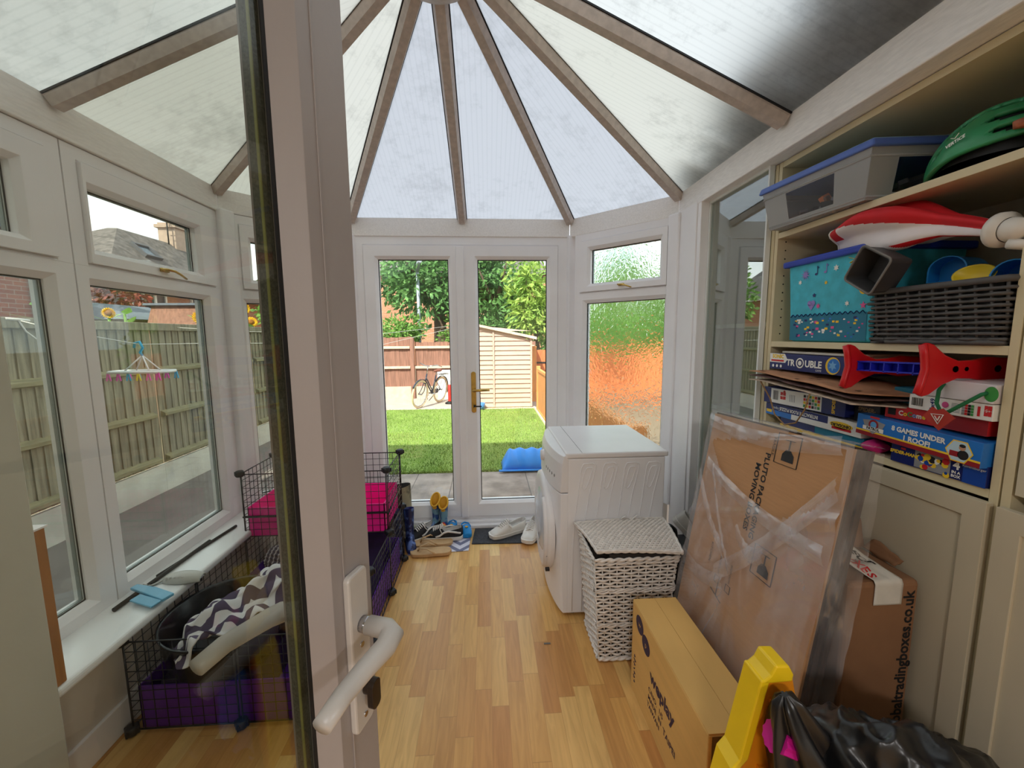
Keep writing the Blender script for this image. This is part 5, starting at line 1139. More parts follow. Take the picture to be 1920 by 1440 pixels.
bm = nb(); bx(bm, XC + 0.03, XC + 0.045, 0.863, 1.65, 0.0, 0.085); obj('plinth', bm, cream, cb)
gc = thing('glass_cupboard', 'tall narrow cupboard with a white framed glass door next to the patterned window', 'cupboard', (1.39, 1.9, 0.0))
for y in (1.672, 2.130):
    bm = nb(); bx(bm, XC, XB, y, y + 0.018, 0.0, 2.105); obj('side_panel', bm, cream_edge, gc, 0.001)
bm = nb(); bx(bm, XB - 0.012, XB, 1.69, 2.13, 0.0, 2.10); obj('back_panel', bm, mat('dim_green_back', rgb(120, 124, 104), 0.8, 0.1, 4), gc)
for z in (0.05, 0.55, 1.02, 1.45, 2.083):
    bm = nb(); bx(bm, XC + 0.03, XB - 0.012, 1.69, 2.13, z, z + 0.02); obj('shelf', bm, inner, gc)
Mg = Matrix(((0, 0, 1, 1.176), (1, 0, 0, 0), (0, 1, 0, 0), (0, 0, 0, 1)))
bm = nb(); mitred(bm, Mg, 1.690, 2.148, 0.09, 2.108, 0.010, 0.010, 0.012, 0.012, 0.0, 0.022, 0.001); gd = obj('door', bm, mat('white_door_edge', rgb(232, 234, 230), 0.35, 0.02, 6), gc, 0.001); gd['label'] = 'white framed glass door'
bm = nb(); bx(bm, 1.699, 2.139, 0.10, 2.098, 0.008, 0.011, 0, Mg); obj('glass', bm, glass_mat('reflective_glass', (0.80, 0.88, 0.84), 1.0, base=0.24), gd)
nc = thing('tall_cupboard', 'cream panelled cupboard nearest the viewer at the right edge', 'cupboard', (1.39, 0.42, 0.0))
bm = nb(); bx(bm, XC, XB, 0.0, 0.018, 0.0, 2.105); obj('side_panel', bm, cream_edge, nc); bm = nb(); bx(bm, XC, XB, 0.822, 0.840, 0.0, 2.105); obj('side_panel', bm, cream_edge, nc)
bm = nb(); bx(bm, XB - 0.012, XB, 0.018, 0.822, 0.0, 2.105); obj('back_panel', bm, inner, nc); bm = nb(); bx(bm, XC, XB - 0.012, 0.018, 0.822, 2.083, 2.105); obj('top_panel', bm, cream_edge, nc)
shaker('door', nc, 0.02, 0.832, 0.09, 1.016); shaker('door', nc, 0.02, 0.815, 1.05, 2.08, 1.215)

# ---- lettering helper: panels facing the room (-X side): x runs towards the viewer (-Y), y up
def faceM(x, y, z): return basis((x, y, z), (0, -1, 0), (0, 0, 1))
W_ = mat('print_white', rgb(244, 242, 236), 0.5, 0.02, 5); K_ = mat('print_black', rgb(24, 22, 24), 0.6, 0.02, 5); R_ = mat('print_red', rgb(206, 34, 40), 0.5, 0.04, 8); Y_ = mat('print_yellow', rgb(246, 204, 50), 0.5, 0.04, 8)
NV = mat('print_navy', rgb(26, 38, 104), 0.4, 0.05, 8); BL = mat('print_blue', rgb(38, 120, 206), 0.4, 0.06, 6); GR = mat('print_green', rgb(60, 150, 70), 0.5, 0.1, 20); PK = mat('print_pink', rgb(222, 84, 150), 0.5, 0.05, 8); OR = mat('print_orange', rgb(226, 120, 40), 0.5, 0.08, 20); SKIN = mat('print_skin', rgb(198, 150, 120), 0.5, 0.03, 8); GY = mat('print_grey', rgb(150, 150, 152), 0.5, 0.08, 30); TE = mat('print_teal', rgb(24, 120, 150), 0.5, 0.05, 9)
def rectp(bm, M_, x0, x1, y0, y1, d=0.0006, mi=0): ngon(bm, [M_ @ Vector(p) for p in ((x0, y0, d), (x1, y0, d), (x1, y1, d), (x0, y1, d))], mi)
def discp(bm, M_, cx, cy, r, d=0.0008, mi=0, n=20, sy=1.0): ngon(bm, [M_ @ Vector((cx + r * math.cos(2 * PI * k / n), cy + sy * r * math.sin(2 * PI * k / n), d)) for k in range(n)], mi)
def starp(bm, M_, cx, cy, r, d=0.0009, mi=0, n=5, inn=0.45):
    ngon(bm, [M_ @ Vector((cx + (r if k % 2 == 0 else r * inn) * math.sin(PI * k / n), cy + (r if k % 2 == 0 else r * inn) * math.cos(PI * k / n), d)) for k in range(2 * n)], mi)
def barcode(bm, M_, x0, y0, w, h, mi=0, d=0.0008):
    x = 0; rnd = random.Random(3)
    while x < w: t = rnd.choice((0.0008, 0.0014, 0.002)); rectp(bm, M_, x0 + x, x0 + x + t, y0, y0 + h, d, mi); x += t + rnd.choice((0.001, 0.0016))
# ---- top shelf: clear tub
clear = shader_mat('clear_tub'); _m, _n, _o = clear
_t = _n.nodes.new('ShaderNodeBsdfTransparent'); _t.inputs[0].default_value = (0.86, 0.87, 0.88, 1); _d = _n.nodes.new('ShaderNodeBsdfPrincipled'); _d.inputs['Base Color'].default_value = (*rgb(206, 204, 202), 1); _d.inputs['Roughness'].default_value = 0.25
_x = _n.nodes.new('ShaderNodeMixShader'); _x.inputs[0].default_value = 0.42; _n.links.new(_t.outputs[0], _x.inputs[1]); _n.links.new(_d.outputs[0], _x.inputs[2]); _n.links.new(_x.outputs[0], _o.inputs[0]); CLR = _m
_m, _n, _o = shader_mat('clear_tub_window'); _t = _n.nodes.new('ShaderNodeBsdfTransparent'); _t.inputs[0].default_value = (0.8, 0.8, 0.84, 1); _g = _n.nodes.new('ShaderNodeBsdfGlossy'); _g.inputs['Roughness'].default_value = 0.1; _x = _n.nodes.new('ShaderNodeMixShader'); _x.inputs[0].default_value = 0.10; _n.links.new(_t.outputs[0], _x.inputs[1]); _n.links.new(_g.outputs[0], _x.inputs[2]); _n.links.new(_x.outputs[0], _o.inputs[0]); CLW = _m
lidb = mat('dusky_blue_lid', rgb(84, 112, 190), 0.4, 0.05, 8); lidl = mat('pale_blue_lid', rgb(150, 186, 214), 0.4, 0.05, 8)
st = thing('storage_tub', 'clear plastic tub with dusky blue lid jutting from the top shelf', 'storage box', (1.33, 1.43, 1.83))
z0, z1 = 1.8295, 1.985
Bt = [(1.140, 1.615), (1.178, 1.245), (1.51, 1.20), (1.51, 1.60)]; Tp = [(1.118, 1.645), (1.160, 1.215), (1.535, 1.17), (1.535, 1.63)]
def tubpt(k, t, v):   # side k, 0..1 along, 0..1 up
    a, b = Vector((*Bt[k], z0)), Vector((*Bt[(k + 1) % 4], z0)); c, d = Vector((*Tp[k], z1)), Vector((*Tp[(k + 1) % 4], z1))
    return (a + (b - a) * t) * (1 - v) + (c + (d - c) * t) * v
bm = nb()
for k in range(4):
    A = lambda t, v: tubpt(k, t, v)
    if k in (0, 1):
        u0, u1 = (0.25, 0.72) if k == 0 else (0.22, 0.9)
        for (a, b, c, d) in ((0, u0, 0, 1), (u1, 1, 0, 1), (u0, u1, 0, 0.13), (u0, u1, 0.74, 1)): quad(bm, A(a, c), A(b, c), A(b, d), A(a, d))
    else: quad(bm, A(0, 0), A(1, 0), A(1, 1), A(0, 1))
quad(bm, *[(p[0], p[1], z0 + 0.002) for p in Bt]); body = obj('body', bm, CLR, st, solid=0.002)
for k, (u0, u1) in ((0, (0.25, 0.72)), (1, (0.22, 0.9))):
    bm = nb(); quad(bm, tubpt(k, u0, 0.13), tubpt(k, u1, 0.13), tubpt(k, u1, 0.74), tubpt(k, u0, 0.74)); obj('clear_side', bm, CLW, body)
bm = nb()
for k in range(4): tube(bm, [tubpt(k, 0, 0.78), tubpt(k, 1, 0.78)], 0.004, 6); tube(bm, [tubpt(k, 0, 0.06), tubpt(k, 1, 0.06)], 0.004, 6)
obj('rim', bm, CLR, body)
def grow(P, g):
    c = Vector((sum(p[0] for p in P) / 4, sum(p[1] for p in P) / 4)); return [Vector((c.x + (p[0] - c.x) * g[0], c.y + (p[1] - c.y) * g[1])) for p in P]
bm = nb(); L0 = grow(Tp, (1.05, 1.05)); L1 = grow(Tp, (1.02, 1.02)); L2 = grow(Tp, (0.86, 0.88))
hull8(bm, [(p.x, p.y, z1 - 0.012) for p in L0], [(p.x, p.y, z1 + 0.012) for p in L1]); ld = obj('lid', bm, lidb, st, 0.006, seg=3)
bm = nb(); hull8(bm, [(p.x, p.y, z1 + 0.012) for p in grow(Tp, (0.94, 0.95))], [(p.x, p.y, z1 + 0.026) for p in L2]); obj('lid_top', bm, lidl, ld, 0.004)
bm = nb(); rnd = random.Random(11); junk = [mat('toy_grey', rgb(120, 118, 124), 0.5, 0.1, 20), OR, K_, mat('toy_brown', rgb(130, 96, 70), 0.6, 0.1, 20)]
for k in range(60):
    c = Vector((rnd.uniform(1.20, 1.48), rnd.uniform(1.28, 1.57), rnd.uniform(1.845, 1.90))); s = rnd.uniform(0.012, 0.028)
    Mx = Matrix.Translation(c) @ Matrix.Rotation(rnd.uniform(0, 6), 4, 'X') @ Matrix.Rotation(rnd.uniform(0, 6), 4, 'Z'); bx(bm, -s, s, -s * .6, s * .6, -s * .4, s * .4, rnd.choice((0, 0, 1, 2, 3, 3)), Mx)
tag(obj('toy_jumble', bm, junk, bev=0.003), 'jumble of small toys seen through the clear tub', 'toys', kind='stuff')
# ---- helmet
hm = mat('green_helmet', rgb(46, 138, 88), 0.3, 0.22, 9, detail=6)
he = thing('bicycle_helmet', 'green marbled bicycle helmet with black inside on the top shelf', 'helmet', (1.33, 0.985, 1.83))
hc = Vector((1.335, 1.018, 1.846)); hr = (0.143, 0.138, 0.145)
def inslot(a, e):
    for (a0, e0, da, de, sl_) in ((156, 17, 7, 4.5, .3), (172, 39, 13, 7.5, .5), (158, 58, 12, 4.5, .3), (222, 14, 18, 4.5, 0), (220, 30, 21, 5.5, 0), (216, 51, 26, 5.5, 0), (285, 34, 20, 7, 0), (290, 58, 24, 7, 0), (115, 40, 14, 8, 0), (60, 40, 18, 9, 0), (20, 50, 14, 9, 0), (335, 60, 16, 8, 0)):
        x = (a - a0 + 180) % 360 - 180; y = e - e0 - sl_ * x
        if (x / da) ** 2 + (y / de) ** 2 < 1: return True
    return False
bm = nb(); na, ne = 120, 40; V = []
for j in range(ne + 1):
    e = 2 + 88 * j / ne; V.append([])
    for i in range(na):
        a = 360 * i / na; lo = 10 * math.cos(math.radians(a - 250)); ee = max(e, 0) + (lo * (1 - e / 90)); r = 1 + 0.02 * math.cos(math.radians(a * 6)) * math.cos(math.radians(e))
        V[j].append(bm.verts.new(hc + Vector((hr[0] * r * math.cos(math.radians(ee)) * math.cos(math.radians(a)), hr[1] * r * math.cos(math.radians(ee)) * math.sin(math.radians(a)), hr[2] * 0.98 * math.sin(math.radians(ee))))))
for j in range(ne):
    for i in range(na):
        a = 360 * (i + .5) / na; e = 2 + 88 * (j + .5) / ne
        if inslot(a, e): continue
        f = bm.faces.new((V[j][i], V[j][(i + 1) % na], V[j + 1][(i + 1) % na], V[j + 1][i])); f.smooth = True
for v in [v for v in bm.verts if not v.link_faces]: bm.verts.remove(v)
shl = obj('shell', bm, hm, he, solid=0.012)
bm = nb(); lathe(bm, [(0.88, 0.02), (0.86, 0.3), (0.70, 0.66), (0.42, 0.86), (0, 0.92)], Matrix.Translation(hc) @ Matrix.Diagonal((hr[0], hr[1], hr[2], 1)), 32); obj('liner', bm, K_, he, smooth=True)
bm = nb(); lathe(bm, [(0.0, 0.0), (0.14, 0.0), (0.15, 0.18), (0, 0.2)], Matrix.Translation(hc - Vector((0, 0, 0.02))) @ Matrix.Diagonal((0.6, 0.55, 0.1, 1)), 20); obj('chin_pad', bm, K_, he)
an_ = math.radians(186); Ml = basis(hc + Vector((hr[0] * 1.05 * math.cos(an_) * 0.985, hr[1] * 1.05 * math.sin(an_) * 0.985, 0.022)), (math.sin(an_), -math.cos(an_), 0.28), (0.18, 0.0, 1)); aa, ee_ = math.radians(181), math.radians(19); nn = Vector((math.cos(ee_) * math.cos(aa), math.cos(ee_) * math.sin(aa), math.sin(ee_))); Ml = basis(hc + Vector((hr[0] * nn.x, hr[1] * nn.y, hr[2] * nn.z)) + nn * 0.013, Vector((-math.sin(aa), math.cos(aa), 0.30)), (nn.x * -0.3, 0, 1)); bm = nb(); txt(bm, 'VERTICE', Ml, 0.0135, bold=0.0004, sx=0.85)
for s in (-1, 1): bar(bm, Ml @ Vector((0, 0.009, 0.001)), Ml @ Vector((s * 0.009, 0.018, 0.001)), 0.003, 0.001)
obj('lettering', bm, W_, shl)
bm = nb(); lathe(bm, [(0.0, -0.012), (0.014, -0.01), (0.016, 0.006), (0, 0.012)], Matrix.Translation(hc + Vector((-0.100, -0.100, 0.050))), 14); k_ = obj('badge', bm, mat('wood_red_badge', rgb(170, 96, 66), 0.6, 0.3, 60), shl); k_['label'] = 'brown red round badge'
# ---- second shelf: printed toy tub
ts = thing('printed_toy_tub', 'turquoise toy tub with party print and dark blue lid on the middle shelf', 'storage box', (1.36, 1.40, 1.39))
turq = mat('turquoise_plastic', rgb(64, 186, 208), 0.45, 0.10, 30); dlid = mat('royal_blue_lid', rgb(34, 62, 172), 0.4, 0.05, 9)
tx, ty0, ty1, tz0, tz1 = 1.208, 1.215, 1.590, 1.3895, 1.690
bm = nb(); hull8(bm, [(tx + 0.01, ty1 - 0.02, tz0), (tx + 0.01, ty0 + 0.01, tz0), (1.50, ty0 + 0.01, tz0), (1.50, ty1 - 0.02, tz0)], [(tx, ty1, tz1), (tx, ty0, tz1), (1.51, ty0, tz1), (1.51, ty1, tz1)]); tb_ = obj('body', bm, turq, ts, 0.012, seg=3)
bm = nb(); bx(bm, tx - 0.014, 1.525, ty0 - 0.014, ty1 + 0.014, tz1 - 0.012, tz1 + 0.012); obj('lid', bm, dlid, ts, 0.006, seg=3)
bm = nb(); Mt = basis((tx + 0.0085, (ty0 + ty1) / 2, (tz0 + tz1) / 2), (0, -1, 0), (-0.033, 0, 1)); Mt = Mt @ Matrix.Translation((0, 0, 0.0045))
pm = [W_, NV, Y_, PK, TE, mat('print_lilac', rgb(150, 130, 200), 0.5, 0.03, 8), BL]
rectp(bm, Mt, -0.165, 0.165, -0.145, -0.052, 0.0003, 4)
rnd = random.Random(4)
for k in range(64): 
    x = -0.16 + 0.32 * rnd.random(); y = -0.135 + 0.065 * rnd.random(); s = rnd.uniform(0.004, 0.009); rectp(bm, Mt, x, x + s * 1.6, y, y + s, 0.0006 + 0.00001 * k, rnd.choice((0, 0, 1, 2, 3, 6)))
for k in range(30): x = -0.16 + 0.32 * k / 30; bar(bm, Mt @ Vector((x, -0.056 + 0.010 * (k % 2), 0.001)), Mt @ Vector((x + 0.32 / 30, -0.056 + 0.010 * ((k + 1) % 2), 0.001)), 0.004, 0.0008, 1)
for (x, y, r, mi, n, i_) in ((-0.095, 0.10, 0.024, 5, 10, .35), (0.04, 0.105, 0.012, 0, 6, .5), (-0.12, 0.075, 0.010, 0, 6, .5), (0.125, 0.048, 0.014, 1, 5, .45), (0.15, -0.03, 0.013, 3, 5, .45), (-0.05, 0.02, 0.010, 1, 5, .45), (0.0, 0.06, 0.008, 2, 6, .5), (-0.03, -0.02, 0.012, 3, 6, .4), (0.09, -0.02, 0.010, 0, 6, .5)): starp(bm, Mt, x, y, r, 0.001, mi, n, i_)
for k in range(8): bar(bm, Mt @ Vector((0.09 + 0.024 * (k % 2) + 0.003 * k, 0.13 - 0.009 * k, 0.001)), Mt @ Vector((0.09 + 0.024 * ((k + 1) % 2) + 0.003 * k, 0.121 - 0.009 * k, 0.001)), 0.006, 0.0008, 2)
for (x, y, mi) in ((-0.045, 0.11, 1), (-0.005, 0.112, 5)): discp(bm, Mt, x, y - 0.014, 0.006, 0.001, mi, sy=.7); bar(bm, Mt @ Vector((x + 0.005, y - 0.014, 0.001)), Mt @ Vector((x + 0.005, y + 0.014, 0.001)), 0.0025, 0.0008, mi); bar(bm, Mt @ Vector((x + 0.005, y + 0.014, 0.001)), Mt @ Vector((x + 0.013, y + 0.006, 0.001)), 0.0025, 0.0008, mi)
discp(bm, Mt, 0.148, 0.025, 0.016, 0.001, 2, sy=1.25); starp(bm, Mt, 0.150, 0.050, 0.014, 0.0012, 4, 6, .35)
for s in (-1, 1): discp(bm, Mt, -0.062 + s * 0.008, -0.008, 0.010, 0.001, 5)
ngon(bm, [Mt @ Vector(p) for p in ((-0.080, -0.012, 0.001), (-0.062, -0.034, 0.001), (-0.044, -0.012, 0.001))], 5)
obj('print', bm, pm, tb_)
# ---- umbrella lying on tub and basket
um = thing('folded_canopy', 'folded red and white fabric canopy with white knob lying over the turquoise tub', 'umbrella', (1.27, 1.2, 1.70))
A0, A1 = Vector((1.285, 1.405, 1.752)), Vector((1.212, 0.900, 1.652))
def can(u, v):
    a = 2 * PI * u; c = A0 + (A1 - A0) * v; c.z += 0.030 * math.sin(PI * v) + 0.0
    r = (0.054 + 0.044 * math.sin(PI * min(1, v * 1.25 + 0.10))) * (1 - 0.62 * max(0, (v - 0.5) / 0.5) ** 1.2); r *= 1 + 0.22 * math.cos(a * 4 + 2.5 * v + 0.8) + 0.10 * fbm((math.cos(a) * 2, math.sin(a) * 2, v * 5))
    return c + Vector((math.cos(a) * r * 1.0, 0.12 * math.cos(a) * r, math.sin(a) * r * 0.72))
bm = nb()
surf(bm, can, 216, 102, mi=lambda i, j: 0 if (8 <= i / 3 - 5 * j / 102 < 33 or (j > 48 and 46 <= i / 3 < 46 + (j / 3 - 16) * 0.9) or (j < 10 and i < 120)) else 1)
obj('canopy', bm, [mat('red_fabric', rgb(206, 22, 34), 0.7, 0.06, 8), mat('white_fabric', rgb(232, 222, 222), 0.75, 0.04, 8)], um)
wp = mat('white_plastic', rgb(226, 218, 208), 0.4, 0.03, 9); da = (A1 - A0).normalized(); Mk = basis(A1 + Vector((0, 0, 0.003)), da.orthogonal(), da.cross(da.orthogonal()))
bm = nb(); lathe(bm, [(0.026, -0.030), (0.040, -0.022), (0.040, -0.008), (0.028, 0.0)], Mk, 24); obj('runner_ring', bm, wp, um, smooth=True)
bm = nb(); lathe(bm, [(0.0, -0.02), (0.022, -0.012), (0.028, 0.006), (0.024, 0.030), (0.012, 0.042), (0, 0.044)], Mk, 24); obj('knob', bm, wp, um, smooth=True)
bm = nb(); tube(bm, [A1 + Vector((-0.01, -0.01, -0.03)), A1 + Vector((-0.005, -0.035, -0.038)), A1 + Vector((0.03, -0.048, -0.03)), A1 + Vector((0.10, -0.04, -0.028))], 0.012, 8); obj('handle', bm, wp, um, smooth=True)
bm = nb()
for e in (0.0,): tube(bm, [can(k / 40, e) for k in range(40)], 0.004, 6, closed=True)
obj('piping', bm, wp, um)
# ---- dark square organiser leaning on the basket
og = thing('square_bin', 'empty dark grey square bin lying tipped on its corner between tub and basket', 'bin', (1.18, 1.17, 1.60))
cy, cz, hs = 1.165, 1.606, 0.054; Mo = basis((1.128, cy, cz), (0, -math.cos(math.radians(-32)), -math.sin(math.radians(-32)) * -1), (0, -math.sin(math.radians(32)), math.cos(math.radians(32))))
dgrey = mat('dark_grey_plastic', rgb(66, 64, 64), 0.5, 0.06, 10)
bm = nb(); o2 = rbox2d(2 * hs, 2 * hs, 0.012); i2 = rbox2d(2 * hs - 0.008, 2 * hs - 0.008, 0.010); d1 = -0.07
ringsM = [[Mo @ Vector((p[0] * 0.94, p[1] * 0.94, d1)) for p in o2], [Mo @ Vector((*p, 0.0)) for p in o2], [Mo @ Vector((*p, 0.0)) for p in i2], [Mo @ Vector((p[0] * 0.94, p[1] * 0.94, d1 + 0.004)) for p in i2]]
loft(bm, ringsM, smooth=False); obj('body', bm, dgrey, og)
bm = nb(); tube(bm, [Mo @ Vector((*p, 0.0)) for p in rbox2d(2 * hs + .002, 2 * hs + .002, 0.012)], 0.003, 6, closed=True); obj('rim', bm, mat('grey_edge', rgb(120, 116, 112), 0.5, 0.05, 9), og)
# ---- rattan basket
bs = thing('rattan_basket', 'charcoal grey woven-look plastic basket on the middle shelf', 'basket', (1.35, 1.03, 1.39))
rat = mat('charcoal_rattan', rgb(84, 80, 78), 0.55, 0.08, 20)
by0, by1, bz0, bz1, bx0, bx1 = 0.868, 1.205, 1.389, 1.548, 1.185, 1.50
bm = nb(); bx(bm, bx0 + 0.018, bx1 - 0.012, by0 + 0.018, by1 - 0.018, bz0 + 0.001, bz0 + 0.006)
for a in ((bx0 + 0.012, bx0 + 0.016, by0 + 0.012, by1 - 0.012), (bx1 - 0.016, bx1 - 0.012, by0 + 0.012, by1 - 0.012), (bx0 + 0.012, bx1 - 0.012, by0 + 0.012, by0 + 0.016), (bx0 + 0.012, bx1 - 0.012, by1 - 0.016, by1 - 0.012)): bx(bm, *a, bz0 + 0.006, bz1 - 0.012)
obj('inner_wall', bm, K_, bs)
def per(s, off, z):   # point at perimeter distance s of the basket
    t = (z - bz0) / (bz1 - bz0); g = 0.012 * (1 - t); w, l = bx1 - bx0 - 2 * g, by1 - by0 - 2 * g; P_ = 2 * (w + l); s = s % P_
    if s < l: return Vector((bx0 + g - off, by1 - g - s, z))
    s -= l
    if s < w: return Vector((bx0 + g + s, by0 + g - off, z))
    s -= w
    if s < l: return Vector((bx1 - g + off, by0 + g + s, z))
    s -= l
    return Vector((bx1 - g - s, by1 - g + off, z))
PERB = 2 * ((bx1 - bx0) + (by1 - by0))
bm = nb(); nst = 40
for r in range(10):
    z = bz0 + 0.014 + r * 0.0132; pts = []
    for k in range(nst * 2):
        s = PERB * k / (nst * 2) * 0.975; pts.append(per(s, 0.0055 * math.cos(PI * (k + (r % 2) * 2) / 2.0) + 0.002, z))
    tube(bm, pts, 0.0046, 5, closed=True, flat=1.0)
for k in range(nst):
    s = PERB * (k + 0.5) / nst * 0.975; tube(bm, [per(s, -0.001, bz0 + 0.008), per(s, -0.001, bz1 - 0.012)], 0.0035, 5)
obj('weave', bm, rat, bs)
bm = nb()
for z, r in ((bz1 - 0.006, 0.0075), (bz0 + 0.006, 0.006)): tube(bm, [per(PERB * 0.975 * k / 80, 0.002, z) for k in range(80)], r, 6, closed=True, flat=1.2)
obj('rim', bm, rat, bs)
bcup = mat('sky_blue_plastic', rgb(28, 134, 206), 0.4, 0.05, 10); ycup = mat('yellow_plastic_bowl', rgb(228, 196, 40), 0.4, 0.04, 10)
def archcup(label, c, w, h, dpt, ang, m, open_=True):
    o_ = thing('toy_scoop', label, 'toy', c); Mx = Matrix.Translation(c) @ Matrix.Rotation(ang, 4, 'Z')
    pr = [(-w / 2, 0)] + [(w / 2 * -math.cos(PI * k / 12), h * 0.45 + h * 0.55 * math.sin(PI * k / 12)) for k in range(13)] + [(w / 2, 0)]
    Mp = Mx @ Matrix(((0, 0, 1, 0), (1, 0, 0, 0), (0, 1, 0, 0), (0, 0, 0, 1)))
    inn = [(p[0] * 0.9, p[1] * 0.93 + 0.002) for p in pr]
    bm = nb(); loft(bm, [[Mp @ Vector((*p, dpt)) for p in pr], [Mp @ Vector((*p, 0)) for p in pr], [Mp @ Vector((*p, 0)) for p in inn], [Mp @ Vector((*p, dpt * 0.5)) for p in inn]], smooth=False); obj('body', bm, m, o_, 0.002)
    return o_
a_ = archcup('upper blue plastic scoop piled at the middle of the grey basket', (1.275, 1.075, 1.560), 0.085, 0.070, 0.10, 0.25, bcup)
archcup('lower blue plastic scoop under the other, half sunk in the grey basket', (1.262, 1.045, 1.500), 0.080, 0.062, 0.10, -0.1, bcup)
archcup('blue arched toy scoop at the right end of the grey basket', (1.255, 0.915, 1.515), 0.082, 0.078, 0.13, 0.25, bcup)
yb_ = thing('toy_bowl', 'yellow toy bowl lying between the blue scoops in the grey basket', 'bowl', (1.255, 0.982, 1.56))
Mx = basis((1.245, 0.985, 1.566), (0.35, -0.94, 0.0), (0.45, 0.17, 0.88)); bm = nb(); lathe(bm, [(0, -0.022), (0.024, -0.020), (0.038, -0.002), (0.041, 0.002), (0.037, 0.0), (0.024, -0.016), (0, -0.017)], Mx, 26, sy=0.72); obj('bowl', bm, ycup, yb_, smooth=True)

# ---- games on the base shelf
def game(name, label, cat, x0, x1, y0, y1, z0, z1, m, tilt=0.0, group='board game and puzzle boxes', rot=0.0):
    """box with its long front facing the room; returns root, lettering matrix (front face centre), body"""
    c = Vector(((x0 + x1) / 2, (y0 + y1) / 2, z0)); r = thing(name, label, cat, c, group)
    Mx = Matrix.Translation((c.x, c.y, (z0 + z1) / 2)) @ Matrix.Rotation(rot, 4, 'Z') @ Matrix.Rotation(tilt, 4, 'X'); hx, hy, hz = (x1 - x0) / 2, (y1 - y0) / 2, (z1 - z0) / 2
    bm = nb(); bx(bm, -hx, hx, -hy, hy, -hz, hz, 0, Mx); b = obj('box_body', bm, m, r, 0.0015)
    MF = Mx @ basis((-hx, 0, 0), (0, -1, 0), (0, 0, 1))
    return r, MF, b, hy, hz
def deco(b, mats, fn, name='print'):
    bm = nb(); fn(bm); return obj(name, bm, mats, b)
# left pile, bottom up
r, MF, b, hy, hz = game('puzzle_box', 'blue and yellow puzzle box at the bottom of the left pile', 'puzzle box', 1.205, 1.50, 1.20, 1.57, 1.0445, 1.082, TE)
deco(b, [Y_, NV], lambda bm: (rectp(bm, MF, -hy, hy, -hz, -hz * 0.45, 0.0006, 0), rectp(bm, MF, -hy, -hy * 0.05, -hz * .45, hz, 0.0006, 1)))
r, MF, b, hy, hz = game('puzzle_box', 'white and navy floor puzzle box with upside-down lettering in the left pile', 'puzzle box', 1.195, 1.52, 1.20, 1.645, 1.083, 1.130, W_)
MU = MF @ Matrix.Rotation(PI, 4, 'Z')
def fn(bm):
    rectp(bm, MF, -hy, hy * 0.42, -hz * 0.1, hz, 0.0006, 0); rectp(bm, MF, -hy, -hy * 0.35, -hz, -hz * .1, 0.0006, 1); rectp(bm, MF, -hy * 0.98, -hy * 0.84, -hz * 0.6, -hz * .1, 0.0009, 3)
    txt(bm, 'INTERACTIVE FLOOR PUZZLE', MU @ Matrix.Translation((0.045, -hz * 0.42, 0.0012)), 0.018, 2, bold=0.0005, sx=0.8); txt(bm, 'Crayola', MU @ Matrix.Translation((hy * 0.72, -hz * 0.3, 0.0012)), 0.016, 2, shear=.3)
    discp(bm, MF, hy * 0.66, hz * 0.12, 0.045, 0.0008, 3, sy=0.26); rectp(bm, MF, hy * .5, hy * .84, -hz * .6, -hz * .2, 0.0008, 4); txt(bm, 'DINOSAURS', MU @ Matrix.Translation((-hy * 0.66, -hz * 0.12, 0.0014)), 0.014, 5, bold=0.0006)
deco(b, [NV, BL, W_, Y_, R_, K_], fn)
r, MF, b, hy, hz = game('puzzle_box', 'white puzzle box with barcode and red jigsaw mark, left pile under the kraft bags', 'puzzle box', 1.185, 1.50, 1.255, 1.650, 1.137, 1.202, NV, tilt=-0.02)
def fn(bm):
    rectp(bm, MF, -hy * 0.78, hy * 0.52, -hz * 0.9, hz * 0.9, 0.0006, 0); barcode(bm, MF, -hy * 0.72, -hz * 0.5, 0.028, 0.038, 1)
    for p in ((-0.10, 0.006), (-0.085, 0.006), (-0.10, -0.010), (-0.085, -0.010)): rectp(bm, MF, p[0], p[0] + 0.014, p[1], p[1] + 0.013, 0.0009, 2)
    discp(bm, MF, -0.079, 0.021, 0.006, 0.0009, 2); txt(bm, '5+', MF @ Matrix.Translation((-0.086, 0.004, 0.0013)), 0.013, 0)
    for k in range(4): rectp(bm, MF, -0.05 + 0.008 * k, -0.047 + 0.008 * k, -0.014, 0.014, 0.0009, 5)
    for k in range(24): x = 0.02 + 0.013 * (k % 6); y = -0.024 + 0.012 * (k // 6); rectp(bm, MF, x, x + 0.011, y, y + 0.010, 0.0009, (4, 3, 2, 1, 5)[k % 5])
    txt(bm, 'SPIDER', MF @ Matrix.Translation((hy * 0.78, 0.0, 0.0012)) @ Matrix.Rotation(PI / 2, 4, 'Z'), 0.018, 3, bold=0.0006)
deco(b, [W_, K_, R_, Y_, GR, GY], fn)
r, MF, b, hy, hz = game('puzzle_box', 'small black box with gold lettering behind the bag string, centre of the shelf', 'puzzle box', 1.215, 1.48, 1.165, 1.252, 1.132, 1.200, mat('print_near_black', rgb(34, 34, 46), 0.5, 0.05, 9))
deco(b, [mat('print_gold', rgb(150, 124, 84), 0.5, 0.05, 9)], lambda bm: (txt(bm, 'SPIDER-', MF @ Matrix.Translation((0, 0.008, 0.001)), 0.018, bold=0.0005, shear=.2), txt(bm, 'MAN', MF @ Matrix.Translation((0, -0.012, 0.001)), 0.016, bold=0.0005)))
